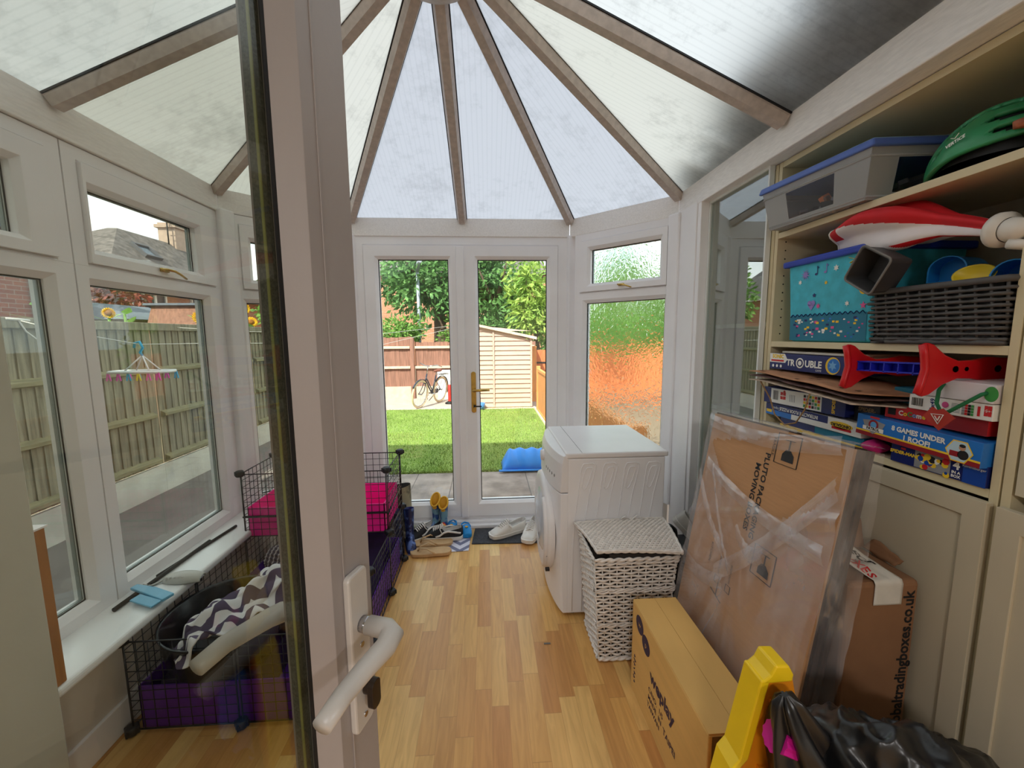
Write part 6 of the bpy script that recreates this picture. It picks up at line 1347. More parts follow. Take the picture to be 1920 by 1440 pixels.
# kraft gift bags
kraft = mat('kraft_paper', rgb(186, 142, 98), 0.8, 0.06, 14); redkraft = mat('red_print_kraft', rgb(166, 92, 78), 0.8, 0.3, 30)
def bag(label, P, dz, m, ang=0.0):
    o_ = thing('gift_bag', label, 'gift bag', (1.25, 1.35, P[0][2] + dz), 'folded kraft gift bags'); bm = nb()
    def f(u, v):
        a = Vector(P[0]) * (1 - u) * (1 - v) + Vector(P[1]) * u * (1 - v) + Vector(P[2]) * u * v + Vector(P[3]) * (1 - u) * v
        a.z += dz + 0.006 * fbm((u * 3, v * 2, dz * 90)) + 0.004 * math.sin(u * 5); return a
    surf(bm, f, 24, 8); obj('bag_sheet', bm, m, o_, solid=0.003); return o_, f
KP = [(1.105, 1.640, 1.262), (1.105, 1.155, 1.238), (1.26, 1.035, 1.240), (1.44, 1.60, 1.268)]
o_, f0 = bag('lowest folded kraft gift bag in the left pile with its twisted handle hanging down', KP, -0.030, mat('white_print_kraft', rgb(196, 172, 150), 0.8, 0.3, 40))
bm = nb(); tube(bm, [(1.112, 1.575, 1.228), (1.150, 1.565, 1.16), (1.148, 1.53, 1.10), (1.130, 1.45, 1.075), (1.126, 1.39, 1.095), (1.118, 1.345, 1.15), (1.108, 1.315, 1.212)], 0.0028, 6); obj('string_handle', bm, mat('twine', rgb(168, 128, 84), 0.8, 0.1, 60), o_, smooth=True)
o_, f1 = bag('middle folded gift bag with a colourful picture edge in the left pile', KP, -0.012, mat('dark_print_kraft', rgb(96, 70, 66), 0.8, 0.5, 30))
o_, f2 = bag('topmost folded kraft gift bag with star print under the navy board game', KP, 0.004, mat('rosy_kraft', rgb(188, 134, 98), 0.8, 0.12, 26))
bm = nb()
for k in range(12): u, v = random.random() * 0.9 + .05, random.random() * 0.4 + .04; p = f2(u, v); starp(bm, Matrix.Translation(p + Vector((0, 0, 0.0035))), 0, 0, 0.013, 0.0, 0)
obj('star_print', bm, mat('dull_star', rgb(120, 82, 60), 0.8, 0.1, 9), o_)
r, MF, b, hy, hz = game('board_game', 'navy board game box with big white lettering on the kraft bags', 'board game', 1.185, 1.47, 1.262, 1.628, 1.277, 1.340, NV)
def fn(bm):
    ngon(bm, [MF @ Vector(p) for p in ((-hy, -0.004, 0.0006), (-hy * 0.52, -0.004, 0.0006), (-hy * 0.46, 0.010, 0.0006), (-hy * 0.54, hz, 0.0006), (-hy, hz, 0.0006))], 0); txt(bm, 'SONIC', MF @ Matrix.Translation((-hy * 0.74, 0.020, 0.0012)), 0.021, 2, bold=0.001); rectp(bm, MF, -hy * .95, -hy * .56, 0.0, 0.007, 0.0010, 3)
    txt(bm, 'TR', MF @ Matrix.Translation((-hy * 0.36, -0.002, 0.0012)), 0.034, 0, bold=0.0012); txt(bm, 'UBLE', MF @ Matrix.Translation((hy * 0.24, -0.002, 0.0012)), 0.034, 0, bold=0.0012); txt(bm, 'GAME', MF @ Matrix.Translation((hy * 0.38, -0.022, 0.0012)), 0.010, 0)
    Mo_ = MF @ Matrix.Translation((-hy * 0.10, 0.0, 0.0012)); tube(bm, [Mo_ @ Vector((0.017 * math.cos(a), 0.017 * math.sin(a), 0)) for a in np.linspace(0, 2 * PI, 24, endpoint=False)], 0.0030, 5, mi=0, closed=True, flat=0.2); discp(bm, Mo_, 0, 0, 0.009, 0.0005, 0)
    for k in range(3): discp(bm, MF, -hy * 0.88 + 0.022 * k, -0.018, 0.006, 0.001, 0)
    discp(bm, MF, hy * 0.70, 0.0, 0.030, 0.0008, 2); discp(bm, MF, hy * 0.72, 0.0, 0.025, 0.0010, 4); starp(bm, MF, hy * 0.70, 0.0, 0.018, 0.0013, 5, 6, .5)
    Me = MF @ Matrix.Translation((hy, 0, -0.14)) @ Matrix.Rotation(PI / 2, 4, 'Y'); rectp(bm, Me, -0.12, 0.12, -hz * .6, hz, 0.0006, 0); txt(bm, 'SONIC', Me @ Matrix.Translation((-0.07, 0.010, 0.0012)), 0.026, 3, bold=0.001)
deco(b, [W_, K_, Y_, R_, BL, mat('print_light_blue', rgb(120, 180, 230), 0.5, 0.05, 9)], fn)
bm = nb(); bx(bm, 1.20, 1.42, 1.24, 1.58, 1.3425, 1.350); tag(obj('game_board', bm, mat('pale_card', rgb(206, 196, 182), 0.7, 0.06, 9), bev=0.001), 'thin pale card game lying on top of the navy board game', 'board game')
# right pile
r, MF, b, hy, hz = game('puzzle_box', 'dark navy four-in-a-box puzzle at the bottom of the right pile', 'puzzle box', 1.195, 1.50, 0.868, 1.100, 1.0445, 1.098, NV)
def fn(bm):
    rectp(bm, MF, -hy * 0.42, hy * 0.34, -hz * .9, hz, 0.0006, 5); rectp(bm, MF, hy * 0.58, hy, -hz, hz, 0.0006, 4)
    for k in range(26): rnd_ = random.Random(k); x = -hy * .40 + hy * .70 * rnd_.random(); y = -hz * .85 + hz * 1.4 * rnd_.random(); discp(bm, MF, x, y, rnd_.uniform(.004, .010), 0.0008 + .00002 * k, rnd_.choice((1, 2, 3, 4, 0)), n=7)
    txt(bm, 'SPIDER-MAN', MF @ Matrix.Translation((-hy * 0.70, 0.004, 0.0012)), 0.013, 2, bold=0.0006, shear=.15); rectp(bm, MF, -hy * .75, -hy * .64, 0.014, 0.020, 0.001, 1)
    txt(bm, '4', MF @ Matrix.Translation((hy * 0.46, 0.010, 0.0014)), 0.030, 0, bold=0.001); txt(bm, 'IN A', MF @ Matrix.Translation((hy * 0.46, -0.008, 0.0014)), 0.010, 0, bold=0.0004); txt(bm, 'BOX', MF @ Matrix.Translation((hy * 0.46, -0.018, 0.0014)), 0.010, 0, bold=0.0004)
    txt(bm, 'Ravensburger', MF @ Matrix.Translation((hy * 0.78, 0.016, 0.0014)), 0.009, 0)
deco(b, [W_, R_, Y_, K_, mat('print_royal', rgb(24, 70, 160), 0.45, 0.05, 8), GY], fn)
bm = nb(); loft(bm, [[(1.22 + 0.03 * math.cos(a), 1.15 + 0.045 * k, 1.0645 + 0.019 * math.sin(a) * (0.3 + math.sin(PI * (0.1 + 0.8 * k)))) for a in np.linspace(0, 2 * PI, 12, endpoint=False)] for k in np.linspace(0, 1, 6)]); tag(obj('fabric_bundle', bm, pinkp), 'small crumpled magenta cloth between the two piles', 'cloth')
r, MF, b, hy, hz = game('board_game', 'blue games compendium box with white capitals, right pile above the navy puzzle', 'board game', 1.175, 1.52, 0.868, 1.198, 1.100, 1.163, BL, tilt=0.035)
def fn(bm):
    rectp(bm, MF, -hy, hy, -hz, -hz * 0.62, 0.0006, 1); rectp(bm, MF, -hy, hy, -hz * 0.62, -hz * 0.46, 0.0007, 2)
    txt(bm, '8 GAMES UNDER', MF @ Matrix.Translation((hy * 0.10, 0.012, 0.0012)), 0.0195, 0, bold=0.0008, sx=0.95); txt(bm, '1 ROOF!', MF @ Matrix.Translation((hy * 0.10, -0.008, 0.0012)), 0.0195, 0, bold=0.0008)
    rectp(bm, MF, -hy * 0.74, -hy * 0.56, hz * 0.80, hz, 0.0008, 3)
    ngon(bm, [MF @ Vector(p) for p in ((-hy * .88, 0.016, .0009), (-hy * .66, 0.022, .0009), (-hy * .44, 0.016, .0009), (-hy * .50, -0.006, .0009), (-hy * .66, -0.022, .0009), (-hy * .82, -0.006, .0009))], 5); discp(bm, MF, -hy * .66, 0.006, 0.016, 0.0011, 1); discp(bm, MF, -hy * .66, 0.006, 0.010, 0.0013, 6)
    rectp(bm, MF, -hy * .86, -hy * .46, -0.013, -0.001, 0.0014, 0); txt(bm, 'PATROL', MF @ Matrix.Translation((-hy * .66, -0.007, 0.0018)), 0.0125, 7, bold=0.0005, sx=.9)
    discp(bm, MF, hy * 0.72, -0.003, 0.031, 0.0009, 2, n=6); discp(bm, MF, hy * 0.72, -0.003, 0.028, 0.0011, 4, n=6); rectp(bm, MF, hy * .60, hy * .72, -0.018, -0.004, 0.0014, 1); discp(bm, MF, hy * .78, -0.010, 0.012, 0.0014, 7); discp(bm, MF, hy * .76, 0.008, 0.0075, 0.0016, 8); discp(bm, MF, hy * .76, 0.0125, 0.0070, 0.0017, 7, sy=.6)
deco(b, [W_, mat('print_dark_red', rgb(150, 26, 36), 0.5, 0.05, 9), Y_, R_, mat('print_pale_blue', rgb(190, 214, 226), 0.5, 0.05, 9), GY, mat('print_sky', rgb(96, 170, 226), 0.5, 0.04, 9), K_, SKIN], fn)
r, MF, b, hy, hz = game('board_game', 'red game box with rainbow lettering between blue games box and white puzzle', 'board game', 1.205, 1.47, 0.885, 1.140, 1.168, 1.206, R_, rot=0.0)
def fn(bm):
    cols = [0, 1, 2, 3, 0, 1, 2, 3, 0, 1]
    for k, ch in enumerate('CoComelon'): txt(bm, ch, MF @ Matrix.Translation((-hy * 0.62 + 0.0125 * k, 0.0, 0.0012)), 0.019, cols[k], bold=0.0007)
    rectp(bm, MF, -hy * .92, -hy * .74, -0.009, 0.011, 0.0009, 4); rectp(bm, MF, hy * .22, hy, -hz, hz, 0.0007, 5)  # dark red panel paints the shaded, turned-away side of the box
deco(b, [W_, Y_, GR, mat('print_sky', rgb(96, 170, 226), 0.5, 0.04, 9) if 'print_sky' not in MATS else MATS['print_sky'], K_, MATS['print_dark_red']], fn)
r, MF, b, hy, hz = game('puzzle_box', 'white puzzle box with barcode and 3x49 print in the right pile', 'puzzle box', 1.190, 1.46, 0.868, 1.060, 1.209, 1.249, W_)
def fn(bm):
    barcode(bm, MF, -hy * .92, -0.010, 0.030, 0.022, 0); txt(bm, '3x49', MF @ Matrix.Translation((-hy * .36, 0.0, 0.001)) @ Matrix.Rotation(PI / 2, 4, 'Z'), 0.016, 2, bold=0.0004); discp(bm, MF, -hy * .05, 0.004, 0.008, 0.0009, 4); 
    for k in range(7): rectp(bm, MF, hy * .10, hy * .30, -0.012 + 0.0036 * k, -0.0105 + 0.0036 * k, 0.0009, 3)
    for k in range(16): x = hy * .34 + 0.0065 * (k % 4); y = -0.014 + 0.007 * (k // 4); rectp(bm, MF, x, x + 0.0058, y, y + 0.006, 0.0009, (3, 5, 0, 1)[(k * 7) % 4])
    rectp(bm, MF, hy * .68, hy * .74, -0.012, 0.012, 0.0009, 1); 
    for p in ((.82, .004), (.90, .004), (.82, -.009), (.90, -.009)): rectp(bm, MF, hy * p[0], hy * p[0] + 0.0072, p[1], p[1] + 0.012, 0.0009, 1)
    txt(bm, '5+', MF @ Matrix.Translation((hy * .90, 0.003, 0.0013)), 0.010, 6)
deco(b, [K_, R_, NV, GY, PK, GR, W_], fn)
bm = nb(); bx(bm, 1.25, 1.48, 1.066, 1.16, 1.2085, 1.256); tag(obj('puzzle_box', bm, TE, bev=0.001), 'dark teal box set back between the kraft bags and the white puzzle', 'puzzle box', 'board game and puzzle boxes')
gb = thing('gift_bag', 'white gift bag lying flat on the right pile with green rope handle and red tag', 'gift bag', (1.30, 0.95, 1.25))
bm = nb(); hull8(bm, [(1.185, 1.040, 1.2505), (1.185, 0.868, 1.2505), (1.45, 0.868, 1.2505), (1.45, 1.04, 1.2505)], [(1.190, 1.035, 1.300), (1.190, 0.868, 1.296), (1.44, 0.868, 1.305), (1.44, 1.03, 1.310)]); bd = obj('bag_body', bm, mat('white_glossy_paper', rgb(226, 218, 220), 0.45, 0.03, 6), gb, 0.003)
bm = nb(); tube(bm, [(1.186, 0.975, 1.288), (1.172, 0.973, 1.270), (1.160, 0.965, 1.238), (1.158, 0.950, 1.215), (1.160, 0.935, 1.222), (1.166, 0.905, 1.250), (1.178, 0.886, 1.272), (1.187, 0.882, 1.276)], 0.0044, 8); obj('rope_handle', bm, mat('green_cord', rgb(30, 112, 66), 0.8, 0.1, 60), gb, smooth=True)
Mt = basis((1.150, 0.948, 1.205), (0, -0.9, 0.06), (-0.1, 0, 1)); bm = nb(); prism(bm, [(-0.036, 0.0), (0.0, -0.034), (0.038, 0.002), (0.012, 0.024), (0.0, 0.018), (-0.012, 0.026)], Mt, 0.003); tg = obj('gift_tag', bm, mat('red_card', rgb(178, 52, 40), 0.6, 0.06, 12), gb)
bm = nb(); tube(bm, [Mt @ Vector(p) for p in ((-0.014, 0.008, 0.004), (0.014, 0.008, 0.004), (0.0, -0.017, 0.004))], 0.0016, 5, closed=True); bar(bm, Mt @ Vector((0, -0.008, 0.004)), Mt @ Vector((0.006, 0.004, 0.004)), 0.003, 0.001); bar(bm, Mt @ Vector((0, -0.008, 0.004)), Mt @ Vector((-0.006, 0.004, 0.004)), 0.003, 0.001); obj('tag_mark', bm, W_, tg)
MFb = faceM(1.1865, 0.955, 1.272); bm = nb(); rectp(bm, MFb, -0.075, -0.05, -0.012, 0.012, 0.001, 0); rectp(bm, MFb, -0.0735, -0.0515, -0.0105, 0.0105, 0.0013, 1); txt(bm, '3+', MFb @ Matrix.Translation((-0.0625, 0, 0.0018)), 0.014, 0, bold=0.0005); discp(bm, MFb, 0.082, 0.002, 0.014, 0.0012, 2, sy=1.3); obj('print', bm, [K_, W_, GR], bd)
# red and blue toy frame
rt = thing('plastic_toy', 'red toy with two forked ends joined by a blue rack, on the game shelf', 'toy', (1.2, 1.06, 1.27))
redp = mat('red_toy_plastic', rgb(206, 20, 30), 0.35, 0.05, 9)
def forkend(y, z):
    Mf = Matrix(((1, 0, 0, 0), (0, 0, 1, y), (0, 1, 0, z), (0, 0, 0, 1)))
    pts = [(1.085, 0.062), (1.097, 0.067), (1.112, 0.062), (1.145, 0.036), (1.185, 0.020), (1.225, 0.022), (1.265, 0.030), (1.33, 0.026), (1.38, 0.0), (1.33, -0.028), (1.265, -0.033), (1.225, -0.025), (1.185, -0.024), (1.145, -0.040), (1.112, -0.064), (1.095, -0.069), (1.083, -0.062), (1.090, -0.038), (1.098, 0.0), (1.092, 0.036)]
    bm = nb(); prism(bm, pts, Mf @ Matrix.Translation((0, 0, -0.006)), 0.012); e = obj('fork_end', bm, redp, rt, 0.003)
    bm = nb(); tube(bm, [Mf @ Vector((p[0] + 0.002, p[1], 0)) for p in (pts[0], pts[19], pts[18], pts[17], pts[16])], 0.0095, 8, flat=0.8); obj('foot_edge', bm, redp, e, smooth=True)
    bm = nb()
    for xx, r in ((1.175, 0.008), (1.205, 0.0055), (1.29, 0.009)): lathe(bm, [(0, 0.0008), (r, 0.0008), (r, 0)], Mf @ Matrix.Translation((xx, 0.0, -0.0068)), 14); lathe(bm, [(0, 0.0008), (r, 0.0008), (r, 0)], Mf @ Matrix.Translation((xx, 0.0, 0.0062)), 14)
    obj('holes', bm, K_, e)
forkend(1.168, 1.320); forkend(0.950, 1.328)
bm = nb()
for z in (0.013, -0.013): hull8(bm, [(1.122, 1.162, 1.320 + z), (1.122, 0.956, 1.326 + z), (1.150, 0.956, 1.326 + z), (1.150, 1.162, 1.320 + z)], [(1.122, 1.162, 1.3235 + z), (1.122, 0.956, 1.3295 + z), (1.150, 0.956, 1.3295 + z), (1.150, 1.162, 1.3235 + z)])
for k in range(6): y = 1.158 - 0.04 * k; bx(bm, 1.122, 1.150, y - 0.0015, y + 0.0015, 1.308, 1.336)
bx(bm, 1.148, 1.151, 0.956, 1.162, 1.308, 1.336)
obj('rack', bm, mat('cobalt_plastic', rgb(36, 44, 190), 0.35, 0.05, 9), rt)
# ================================================================== right side floor: dryer, hamper, boxes, toy, sack
wen = mat('white_enamel', rgb(232, 230, 232), 0.28, 0.02, 4, coat=0.3); wpl = mat('white_machine_plastic', rgb(226, 222, 222), 0.35, 0.02, 6)
dy = thing('tumble_dryer', 'white front-loading tumble dryer turned to face the left wall', 'tumble dryer', (0.63, 2.18, 0.0))
DX0, DX1, DY0, DY1 = 0.385, 0.870, 1.886, 2.482
bm = nb(); bx(bm, DX0, DX1, DY0, DY1, 0.018, 0.825); obj('cabinet', bm, wen, dy, 0.006)
bm = nb(); bx(bm, DX0 - 0.01, 0.885, DY0 - 0.003, DY1 + 0.003, 0.826, 0.853); tp_ = obj('top_panel', bm, wpl, dy, 0.008, seg=3)
bm = nb(); bx(bm, 0.455, 0.457, DY0 + 0.005, DY1 - 0.005, 0.8530, 0.8537); obj('seam', bm, MATS['grey_edge'], tp_)
def bow(y): t = (y - (DY0 + DY1) / 2) / ((DY1 - DY0) / 2); return 0.045 * (1 - t * t) ** 0.8 if abs(t) < 1 else 0.0
ysn = np.linspace(DY0, DY1, 25)
bm = nb(); lo, hi = 0.655, 0.845
loft(bm, [[(DX0 + 0.004, y, 0.845), (0.366 - bow(y) * 0.9, y, 0.838), (0.358 - bow(y), y, 0.80), (0.350 - bow(y), y, lo), (DX0 + 0.004, y, lo)] for y in ysn], smooth=False); cp = obj('control_panel', bm, wpl, dy, 0.003)
bm = nb(); loft(bm, [[(DX0 + 0.004, y, 0.650), (0.352 - bow(y), y, 0.650), (0.350 - bow(y), y, 0.35), (0.366 - bow(y), y, 0.02), (DX0 + 0.004, y, 0.02)] for y in ysn], smooth=False); fp = obj('front_panel', bm, wen, dy, 0.003)
bm = nb(); lathe(bm, [(0, 0.02), (0.028, 0.018), (0.033, 0.0)], basis((0.358 - bow(2.20), 2.20, 0.755), (0, 1, 0), (0, 0, 1)) @ Matrix.Rotation(PI, 4, 'X'), 24); obj('dial', bm, wpl, cp, smooth=True)
bm = nb()
for k in range(5): lathe(bm, [(0, 0.005), (0.008, 0.004), (0.009, 0.0)], basis((0.357 - bow(1.96 + 0.035 * k), 1.96 + 0.035 * k, 0.72), (0, 1, 0), (0, 0, 1)) @ Matrix.Rotation(PI, 4, 'X'), 12)
obj('buttons', bm, MATS['grey_edge'], cp)
dc = Vector((0.312, 2.185, 0.395)); Mdo = basis(dc, (0, 1, 0), (0, 0, 1)) @ Matrix.Rotation(PI, 4, 'X')
bm = nb(); lathe(bm, [(0.262, -0.02), (0.268, 0.0), (0.262, 0.018), (0.238, 0.026), (0.20, 0.022), (0.17, 0.020)], Mdo, 56); dr_ = obj('door', bm, wpl, dy, smooth=True); dr_['label'] = 'round white door'
bm = nb(); lathe(bm, [(0.172, 0.020), (0.15, 0.030), (0.10, 0.038), (0, 0.040)], Mdo, 40); obj('door_glass', bm, mat('pale_grey_lens', rgb(196, 200, 208), 0.12, 0.05, 5), dr_, smooth=True)
bm = nb(); tube(bm, [Mdo @ Vector((0.250 * math.cos(a), 0.250 * math.sin(a), 0.024)) for a in np.linspace(math.radians(132), math.radians(228), 20)], 0.013, 8, flat=0.8); obj('door_handle', bm, wpl, dr_, smooth=True)
bm = nb()
for z in (0.30, 0.22): bx(bm, dc.x - 0.026, dc.x - 0.005, 1.945, 1.965, z - 0.006, z + 0.006)
obj('hinges', bm, K_, dr_)
bm = nb()
for k in range(4):
    o = 0.108 * k; y = DY0 - 0.0005; S_ = lambda a, z: (a + o, y, z)
    tube(bm, [S_(0.457, 0.678), S_(0.461, 0.72), S_(0.472, 0.765), S_(0.480, 0.778), S_(0.502, 0.780), S_(0.508, 0.772), S_(0.492, 0.715), S_(0.478, 0.68), S_(0.466, 0.668)], 0.0026, 5, closed=True)
    tube(bm, [S_(0.412, 0.03), S_(0.414, 0.35), S_(0.420, 0.50), S_(0.436, 0.63), S_(0.452, 0.775), S_(0.462, 0.798), S_(0.505, 0.801), S_(0.524, 0.79), S_(0.520, 0.765), S_(0.492, 0.64), S_(0.472, 0.50), S_(0.464, 0.35), S_(0.462, 0.03)], 0.0028, 5)
obj('pressed_ribs', bm, wen, dy, smooth=True)
bm = nb()
for x in (0.42, 0.84):
    for y in (1.93, 2.44): lathe(bm, [(0, 0.0), (0.02, 0.0), (0.02, 0.02), (0, 0.02)], Matrix.Translation((x, y, 0)), 10)
obj('feet', bm, K_, dy)
bm = nb(); tube(bm, [(0.874, 2.30, 0.80), (0.895, 2.28, 0.76), (0.888, 2.27, 0.62), (0.905, 2.24, 0.50), (0.935, 2.20, 0.40)], 0.007, 8); obj('cable', bm, K_, dy, smooth=True)
# things behind the dryer
bl_sh = mat('black_shoe', rgb(24, 22, 24), 0.5, 0.1, 20)
bm = nb(); bx(bm, 0.93, 1.15, 1.90, 2.20, 0.0, 0.26); tag(obj('black_crate', bm, bl_sh, bev=0.02), 'black crate on the floor behind the wicker hamper', 'crate')
bm = nb(); lathe(bm, [(0, -0.05), (0.045, -0.048), (0.052, 0.0), (0.045, 0.04), (0.02, 0.06), (0, 0.062)], Matrix.Translation((0.995, 2.08, 0.312)), 20, sx=0.9, sy=1.1); tag(obj('black_slipper', bm, bl_sh, smooth=True), 'rounded black slipper on the black crate under the dryer cable', 'slipper')
sneaker('white_trainer', 'white trainer with magenta tongue propped behind the dryer', 'shoe', (1.080, 2.03, 0.330), math.radians(-28), L=0.24, W=0.042, upper=white_leather, sole=rubber_white, lace=pinkp, tilt=0.75)

# ---------------- wicker hamper
wick = mat('white_wicker', rgb(226, 218, 210), 0.6, 0.10, 40, bump=0.15, bscale=120)
hp = thing('wicker_hamper', 'white wicker laundry hamper with its lid ajar in front of the dryer', 'hamper', (0.62, 1.72, 0.0))
hx0, hx1, hy0, hy1, hh = 0.437, 0.800, 1.575, 1.855, 0.495
def hper(s, off, z):
    g = 0.036 * (1 - z / hh); rc_ = 0.025; a0, a1, b0, b1 = hx0 + g, hx1 - g, hy0 + g * .6, hy1 - g * .6; w, l = a1 - a0, b1 - b0; s = (s % 1.0) * 2 * (w + l)
    if s < w: return Vector((a0 + s, b0 - off, z))
    s -= w
    if s < l: return Vector((a1 + off, b0 + s, z))
    s -= l
    if s < w: return Vector((a1 - s, b1 + off, z))
    s -= w
    return Vector((a0 - off, b1 - s, z))
bm = nb()
for (z0, z1) in ((0.006, hh - 0.03),):
    c = [[hper(t, -0.010, z) for t in np.linspace(0, 1, 40, endpoint=False)] for z in (z0, z1)]; loft(bm, c, cap=True, smooth=False)
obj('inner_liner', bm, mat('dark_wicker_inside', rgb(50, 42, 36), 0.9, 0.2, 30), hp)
bm = nb(); NS = 40; rows = 31
for r in range(rows):
    z = 0.018 + (hh - 0.05) * r / (rows - 1); pts = []
    for k in range(NS * 2):
        pts.append(hper(k / (NS * 2), 0.0052 * math.cos(PI * (k / 2.0) + PI * (r % 2)) + 0.0015 * random.random(), z + 0.001 * math.sin(k * 1.7 + r)))
    tube(bm, pts, 0.0052, 5, closed=True, flat=1.0)
for k in range(NS):
    s = (k + 0.0) / NS; tube(bm, [hper(s, 0.0, 0.01), hper(s, 0.0, 0.25), hper(s, 0.0, hh - 0.02)], 0.0030, 5)
obj('weave', bm, wick, hp)
bm = nb()
for z, rr in ((hh - 0.012, 0.010), (hh - 0.028, 0.007), (0.012, 0.011), (0.335, 0.006), (0.345, 0.005), (0.175, 0.006)):
    for ph in (0, PI): tube(bm, [hper(k / 140, 0.004 + 0.004 * math.cos(k * 0.7 + ph), z + 0.004 * math.sin(k * 0.7 + ph)) for k in range(140)], rr * 0.6, 5, closed=True)
obj('braided_bands', bm, wick, hp)
# lid, slightly twisted and raised at the near edge
Lc = [Vector((0.418, 1.872, 0.503)), Vector((0.868, 1.888, 0.505)), Vector((0.806, 1.555, 0.512)), Vector((0.452, 1.585, 0.514))]
def lidp(u, v, off=0.0):
    p = (Lc[0] * (1 - u) + Lc[1] * u) * (1 - v) + (Lc[3] * (1 - u) + Lc[2] * u) * v; p.z += 0.012 * math.sin(PI * v) + 0.006 * math.sin(PI * u) + off; return p
bm = nb(); nr = 21
for r in range(nr + 1):
    v = r / nr; pts = [lidp(k / 72, v, 0.0034 * math.cos(PI * k / 2.0 + PI * (r % 2))) for k in range(73)]; tube(bm, pts, 0.0050, 5, flat=1.0)
for k in range(37): tube(bm, [lidp(k / 36, v, 0.0) for v in (0, .25, .5, .75, 1)], 0.0026, 5)
ldh = obj('lid', bm, wick, hp)
bm = nb()
for ph in (0, PI):
    edge = [lidp(t, 0) for t in np.linspace(0, 1, 40)] + [lidp(1, t) for t in np.linspace(0, 1, 30)] + [lidp(1 - t, 1) for t in np.linspace(0, 1, 40)] + [lidp(0, 1 - t) for t in np.linspace(0, 1, 30)]
    tube(bm, [p + Vector((0, 0, 0.004 * math.sin(i * 0.8 + ph))) for i, p in enumerate(edge)], 0.0065, 5, closed=True)
obj('lid_rim', bm, wick, ldh)
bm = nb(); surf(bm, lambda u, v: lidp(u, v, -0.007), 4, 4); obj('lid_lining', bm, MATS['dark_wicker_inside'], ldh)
bm = nb(); ngon(bm, [(0.50, 1.574, 0.492), (0.735, 1.570, 0.490), (0.722, 1.568, 0.470), (0.69, 1.570, 0.488)]); bx(bm, 0.50, 0.74, 1.572, 1.60, 0.478, 0.508); obj('lid_gap_shade', bm, K_, hp)  # black piece painted in for the shaded gap under the raised lid
for bxx in (0.50, 0.70):
    bm = nb()
    for s in (-1, 1):
        tube(bm, [(bxx, 1.875, 0.508), (bxx + s * 0.03, 1.872, 0.535), (bxx + s * 0.055, 1.868, 0.520), (bxx + s * 0.02, 1.868, 0.509)], 0.006, 6, flat=0.5); tube(bm, [(bxx, 1.87, 0.510), (bxx + s * 0.04, 1.852, 0.513), (bxx + s * 0.07, 1.84, 0.512)], 0.005, 6, flat=0.5)
obj('ribbon_tie', bm, mat('white_ribbon', rgb(232, 228, 224), 0.6, 0.03, 9), hp, smooth=True)

# ---------------- long tan cardboard box
tanb = mat('tan_cardboard', rgb(222, 176, 102), 0.75, 0.05, 8, bump=0.03, bscale=60, stretch=(1, 0.3, 4)); purp = mat('purple_ink', rgb(56, 40, 66), 0.7, 0.08, 30); dtape = mat('brown_tape', rgb(120, 92, 50), 0.35, 0.1, 9)
bxh = thing('cardboard_box', 'long tan cardboard box with purple lettering on the floor before the hamper', 'box', (0.65, 1.19, 0.0))
A_, B_, C_, D_ = 0.567, 0.742, 0.915, 1.470
bm = nb(); bx(bm, A_, B_, C_, D_, 0.001, 0.372); bbx = obj('box_body', bm, tanb, bxh, 0.004)
bm = nb(); bx(bm, A_ + 0.001, A_ + 0.0865, C_ + 0.001, D_ - 0.001, 0.372, 0.3755); fl = obj('flap', bm, tanb, bxh, 0.001)
bm = nb(); bx(bm, A_ + 0.0875, B_ - 0.001, C_ + 0.001, D_ - 0.001, 0.372, 0.3750); obj('flap', bm, tanb, bxh, 0.001)
bm = nb(); bx(bm, A_ + 0.01, B_ - 0.01, C_ - 0.0012, C_, 0.02, 0.368); bx(bm, A_ + 0.003, B_ - 0.003, C_ - 0.0005, C_ + 0.05, 0.3756, 0.3762) if False else None; obj('tape', bm, dtape, bxh)
bm = nb(); ML = basis((A_ - 0.0008, 0, 0), (0, -1, 0), (0, 0, 1)); LT = lambda y, z: ML @ Matrix.Translation((-y, z, 0))
for c_, z_ in ((1.392, 0.322), (1.330, 0.288)): discp(bm, LT(c_, z_), 0, 0, 0.036, 0.0, 0, 24, 0.95)
obj('emblem', bm, purp, bbx); bm = nb()
txt(bm, 'weplay', LT(1.192, 0.212), 0.066, 0, bold=0.0022); 
obj('lettering', bm, purp, bbx); bm = nb(); txt(bm, 'C/NO.  1/5', LT(1.235, 0.150), 0.026, 0, bold=0.0004); txt(bm, 'MADE  IN', LT(1.240, 0.118), 0.026, 0, bold=0.0004); txt(bm, 'TAIWAN', LT(1.250, 0.086), 0.026, 0, bold=0.0004); txt(bm, 'TAIPEI', LT(1.128, 0.112), 0.032, 0, bold=0.0006)
obj('lettering', bm, purp, bbx); bm = nb(); rnd = random.Random(9); p = [Vector((A_ - 0.001, 1.440 - 0.012 * rnd.random(), 0.165 - 0.009 * k)) for k in range(15)]
for a, b in zip(p[::2], p[1::2]): tube(bm, [a, b + Vector((0, -0.010, 0.004)), b], 0.0016, 5)
obj('handwriting', bm, purp, bbx)
bm = nb(); txt(bm, 'w', LT(1.392, 0.322) @ Matrix.Translation((0, 0, 0.0005)), 0.03, 0); txt(bm, 'p', LT(1.330, 0.288) @ Matrix.Translation((0, 0, 0.0005)), 0.03, 0); obj('emblem_letters', bm, tanb, bbx)

